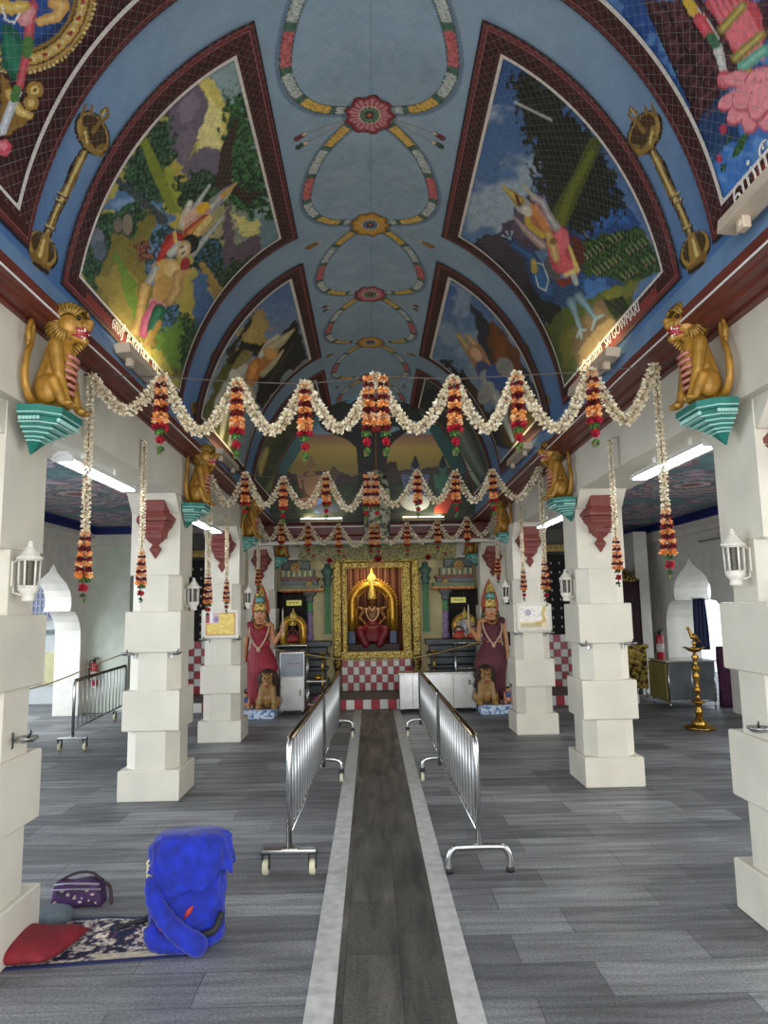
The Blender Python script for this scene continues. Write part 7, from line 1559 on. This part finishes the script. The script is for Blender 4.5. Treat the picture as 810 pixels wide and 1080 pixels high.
extinguisher((-4.80, 12.215, .45), 'red fire extinguisher hanging on the pale green wall in the left aisle')
b = B(); box(b, -4.86, -4.74, 12.28, 12.3, .60, .70, .003); box(b, -4.83, -4.77, 12.2, 12.3, .430, .448, .003); obj('wall_hook', b, M_ss, label='steel wall bracket holding the left fire extinguisher', cat='bracket')
b = B(); tube(b, bez([(-4.30, 12.28, .98), (-4.55, 11.8, .86), (-4.78, 11.0, .70), (-4.88, 10.1, .64), (-4.91, 9.2, .70), (-4.94, 8.6, .80)], 6), .010, 8); obj('barrier_rope', b, MATS['tan_rope'], label='thin tan rope sagging across the bright left arch', cat='rope')
b = B(); box(b, -5.15, -4.72, 9.65, 9.95, 0, .02, .008); lathe(b, [(.10, .02), (.14, .03), (.14, .05), (.10, .045)], c=(-4.95, 9.8, 0), seg=20); obj('low_tray', b, mat('dark_tray', '#3a3a38', .5), label='dark low tray on the floor at the foot of the left arch', cat='tray')
# air conditioner pipes under the aisle ceilings -> slim wall lamps
for s, x, y, lab in ((-1, -4.93, 9.9, 'slim unlit tube lamp on the left outer wall under the moulding'), (1, 5.33, 11.0, 'slim unlit tube lamp on the right outer wall under the moulding')):
    r = empty('wall_tube_lamp', (x, y, 2.66), lab, 'lamp'); b = B(); box(b, -.03, .03, -.5, .5, -.02, .02, .006); obj('housing', b, MATS['white_enamel'], r); b = B(); tube(b, [(-s*.045, -.46, -.01), (-s*.045, .46, -.01)], .014, 8); obj('tube', b, mat('tube_unlit', '#8f9496', .3), r)
r = empty('wall_fan', (5.12, 10.2, 2.62), 'dark wall fan high on the right outer wall', 'fan'); b = B(); [tube(b, [(-.02*k, R_*cos(a), R_*sin(a)) for a in [2*pi*q/28 for q in range(28)]], .005, 5, closed=True) for k, R_ in enumerate((.20, .19, .13, .07))]; [tube(b, [(-.03, .05*cos(a), .05*sin(a)), (0, .2*cos(a), .2*sin(a))], .003, 4) for a in [2*pi*q/20 for q in range(20)]]; obj('cage', b, mat('fan_dark', '#2c2c2e', .4), r)
b = B(); [tube(b, [(.0, .03*cos(a), .03*sin(a)), (.01, .16*cos(a), .16*sin(a))], [.02, .045], 6) for a in (0, 2.09, 4.19)]; obj('blades', b, MATS['fan_dark'], r); b = B(); tube(b, [(.0, 0, 0), (.12, 0, 0)], .04, 10); tube(b, [(.10, 0, 0), (.22, 0, -.05)], .02, 8); obj('motor', b, MATS['fan_dark'], r)
# brass standing lamp
r = empty('brass_lamp', (4.24, 9.62, 0), 'tall brass standing oil lamp with a bird finial in the right aisle', 'lamp'); b = B(); lathe(b, [(.19, 0), (.205, .012), (.20, .03), (.13, .05), (.10, .065), (.11, .08), (.06, .12), (.035, .17)], seg=28); obj('base', b, M_brass, r)
b = B(); lathe(b, [(.035, .17), (.05, .20), (.055, .24), (.025, .28), (.05, .33), (.09, .345), (.09, .36), (.04, .375), (.024, .42), (.03, .47), (.055, .50), (.03, .54), (.022, .58), (.04, .66), (.05, .70), (.024, .74), (.06, .78), (.06, .80), (.022, .84), (.03, .90), (.05, .94), (.022, .98), (.022, 1.02)], seg=18); obj('stem', b, M_brass, r)
b = B(); lathe(b, [(.022, 1.0), (.06, 1.01), (.10, 1.035), (.115, 1.06), (.10, 1.062), (.05, 1.04), (.02, 1.045), (.02, 1.10), (.035, 1.13), (.015, 1.16)], seg=20); [cap(b, (.10*cos(a), .10*sin(a), 1.055), (.14*cos(a), .14*sin(a), 1.065), .018, .010, 2, 6) for a in [2*pi*q/5 for q in range(5)]]; obj('oil_bowl', b, M_brass, r)
b = B(); ball(b, (0, 0, 1.21), .042, 10, sc=(1.3, .8, 1)); cap(b, (-.03, 0, 1.23), (-.06, 0, 1.31), .024, .018); ball(b, (-.065, 0, 1.325), .024, 8); cap(b, (-.08, 0, 1.325), (-.115, 0, 1.31), .010, .003, 2, 6); cap(b, (.03, 0, 1.2), (.085, 0, 1.13), .028, .010); cap(b, (0, 0, 1.15), (0, 0, 1.2), .012, .014); mesh_obj('bird_finial', blob_mesh('bird_finial', b, .006, 1), M_brass, r)
# steel cabinet, extinguisher, curtained shrine
r = empty('storage_cabinet', (4.95, 11.75, 0), 'grey steel cabinet on legs under the right outer arch', 'cabinet'); b = B(); box(b, -.36, .40, -.35, .35, .10, .72, .006); obj('body', b, mat('grey_sheet_steel', '#73777a', .3, .85, var=.15, scale=4), r); b = B(); box(b, -.38, .42, -.37, .37, .72, .745, .006); obj('top', b, M_ss, r)
for sx in (-.34, .38):
    for sy in (-.33, .33): b = B(); tube(b, [(sx, sy, 0), (sx, sy, .10)], .015, 8); obj('leg', b, M_ss, r)
b = B(); [tube(b, [(x, -.352, .11), (x, -.352, .71)], .010, 6) for x in (-.35, .02, .39)]; tube(b, [(-.35, -.352, .12), (.39, -.352, .12)], .010, 6); obj('frame', b, M_ss, r)
b = B(); box(b, -.395, -.365, -.34, .34, .12, .70, .004); obj('side_panel', b, mat('olive_panel', '#7a7238', .5), r)
extinguisher((4.74, 12.0, .746), 'red fire extinguisher standing on the grey steel cabinet')
r = empty('curtained_shrine', (4.45, 13.0, 0), 'gilded chest shrine with dark maroon curtains and a gold canopy in the right aisle', 'shrine'); b = B(); box(b, -.38, .34, -.25, .25, .16, .90, .01); box(b, -.41, .37, -.28, .28, .86, .93, .01); box(b, -.40, .36, -.27, .27, .50, .54, .008); obj('chest', b, voro('brass_relief', '#a88c40', '#3f3214', 16, .35, .6, .8, .36, '#7c6630'), r)
for sx in (-.36, .32):
    for sy in (-.22, .22): b = B(); tube(b, [(sx, sy, 0), (sx, sy, .16)], .02, 8); obj('leg', b, M_ss, r)
b = B(); n = 120; rr = []
for z in (.93, 1.3, 1.7, 2.05):
    rr.append([b.verts.new(((.345+.012*sin(k*1.3))*(abs(cos(2*pi*k/n))**.4)*(1 if cos(2*pi*k/n) > 0 else -1)-.02, (.23+.012*sin(k*1.7))*(abs(sin(2*pi*k/n))**.4)*(1 if sin(2*pi*k/n) > 0 else -1), z)) for k in range(n)])
for p, q in zip(rr, rr[1:]):
    for i in range(n): b.faces.new((p[i], p[(i+1) % n], q[(i+1) % n], q[i]))
b.faces.new(rr[-1]); obj('curtain', b, mat('dark_maroon_curtain', '#2c0e16', .8, var=.3, scale=10), r, smooth=True)
b = B(); lathe(b, [(.50, 2.05), (.50, 2.09), (.42, 2.13), (.36, 2.20), (.20, 2.28), (.08, 2.31), (.05, 2.36), (0, 2.42)], seg=24, sx=.76, sy=.5, rib=.04, ribn=12); obj('canopy', b, M_carv2, r)
r = empty('hanging_cloth', (5.62, 12.35, 1.72), 'dark blue cloth hanging in the right outer arch', 'cloth'); b = B(); nn = 24; g = [[b.verts.new(((-.10+.20*i/nn)*(1+.3*(j/8)), .02*sin(i*.9+j*.3), -j*.11)) for j in range(9)] for i in range(nn+1)]
for i in range(nn):
    for j in range(8): b.faces.new((g[i][j], g[i+1][j], g[i+1][j+1], g[i][j+1]))
o = obj('cloth', b, mat('navy_cloth', '#141c3c', .8), r, smooth=True); o.modifiers.new('s', 'SOLIDIFY').thickness = .012; b = B(); tube(b, [(-.14, 0, .01), (.36, 0, .01)], .012, 6); obj('rail', b, M_ss, r)
b = B(); rings = [[b.verts.new((.16*(1+.08*sin(5*a+z*9))*cos(a), .11*(1+.08*sin(4*a))*sin(a), z)) for a in [2*pi*k/32 for k in range(32)]] for z in (0, .15, .4, .7, .9, .95)]
for p, q in zip(rings, rings[1:]):
    for i in range(32): b.faces.new((p[i], p[(i+1) % 32], q[(i+1) % 32], q[i]))
b.faces.new(rings[0][::-1]); b.faces.new(rings[-1]); obj('cloth_bundle', b, mat('purple_pattern_cloth', '#5a1f48', .8, scale=26, col2='#1f1020'), loc=(5.58, 11.45, 0), smooth=True, label='purple patterned cloth bundle right of the grey steel cabinet', cat='bundle')
# yard: a lattice window and a low white kerb seen through the left arch
r = empty('lattice_window', (-6.35, 13.58, 1.80), 'patterned lattice window on the yard building beyond the left arch', 'window'); b = B(); box(b, -.02, .03, -.9, .9, -.3, .45); obj('pane', b, mat('slate_pane', '#7a86a8', .4), r); b = B()
for i in range(13): box(b, .03, .06, -.92+.15*i, -.89+.15*i, -.3, .45)
for j in range(6): box(b, .03, .06, -.9, .9, -.3+.15*j, -.275+.15*j)
obj('lattice', b, mat('lattice_pale', '#b8b4b8', .6), r); r.rotation_euler = (0, 0, -pi/2); r.scale = (1, .5, .8)
# ================================================================== THE FINE BIRD NET UNDER THE VAULT
def net():
    y0, y1, s0, s1, st = 2.3, 7.0, float(ph2s(7)), float(ph2s(173)), .065
    P0, P1 = [], []
    for sg in (-1, 1):
        k = np.arange(-(s1-s0), (y1-y0), st)
        for c in k:
            n = 60; s = np.linspace(s0, s1, n); y = y0+c+(s-s0) if sg > 0 else y0+c+(s1-s)
            y = y + .0*s; ok = (y >= y0) & (y <= y1)
            if ok.sum() < 2: continue
            Pt = vault(y[ok], s2ph(s[ok]), .085); P0.append(Pt)
    V, F = [], []; w = .0006
    for Pt in P0:
        for i in range(len(Pt)-1):
            a, b = Pt[i], Pt[i+1]; d = b-a; l = np.linalg.norm(d)
            nrm = np.array([VX, 0, VZ])-a; nrm[1] = 0; u = np.cross(d, nrm); u = u/np.linalg.norm(u)*w; k = len(V)
            V += [a-u, a+u, b+u, b-u]; F.append((k, k+1, k+2, k+3))
    me = bpy.data.meshes.new('bird_net'); me.from_pydata([tuple(map(float, v)) for v in V], [], F); me.materials.append(mat('net_cord', '#8a9090', .6))
    o = bpy.data.objects.new('bird_net', me); COL.objects.link(o); setp(o, 'fine diamond-mesh bird net stretched below the painted vault', 'net', None, 'stuff')
net()
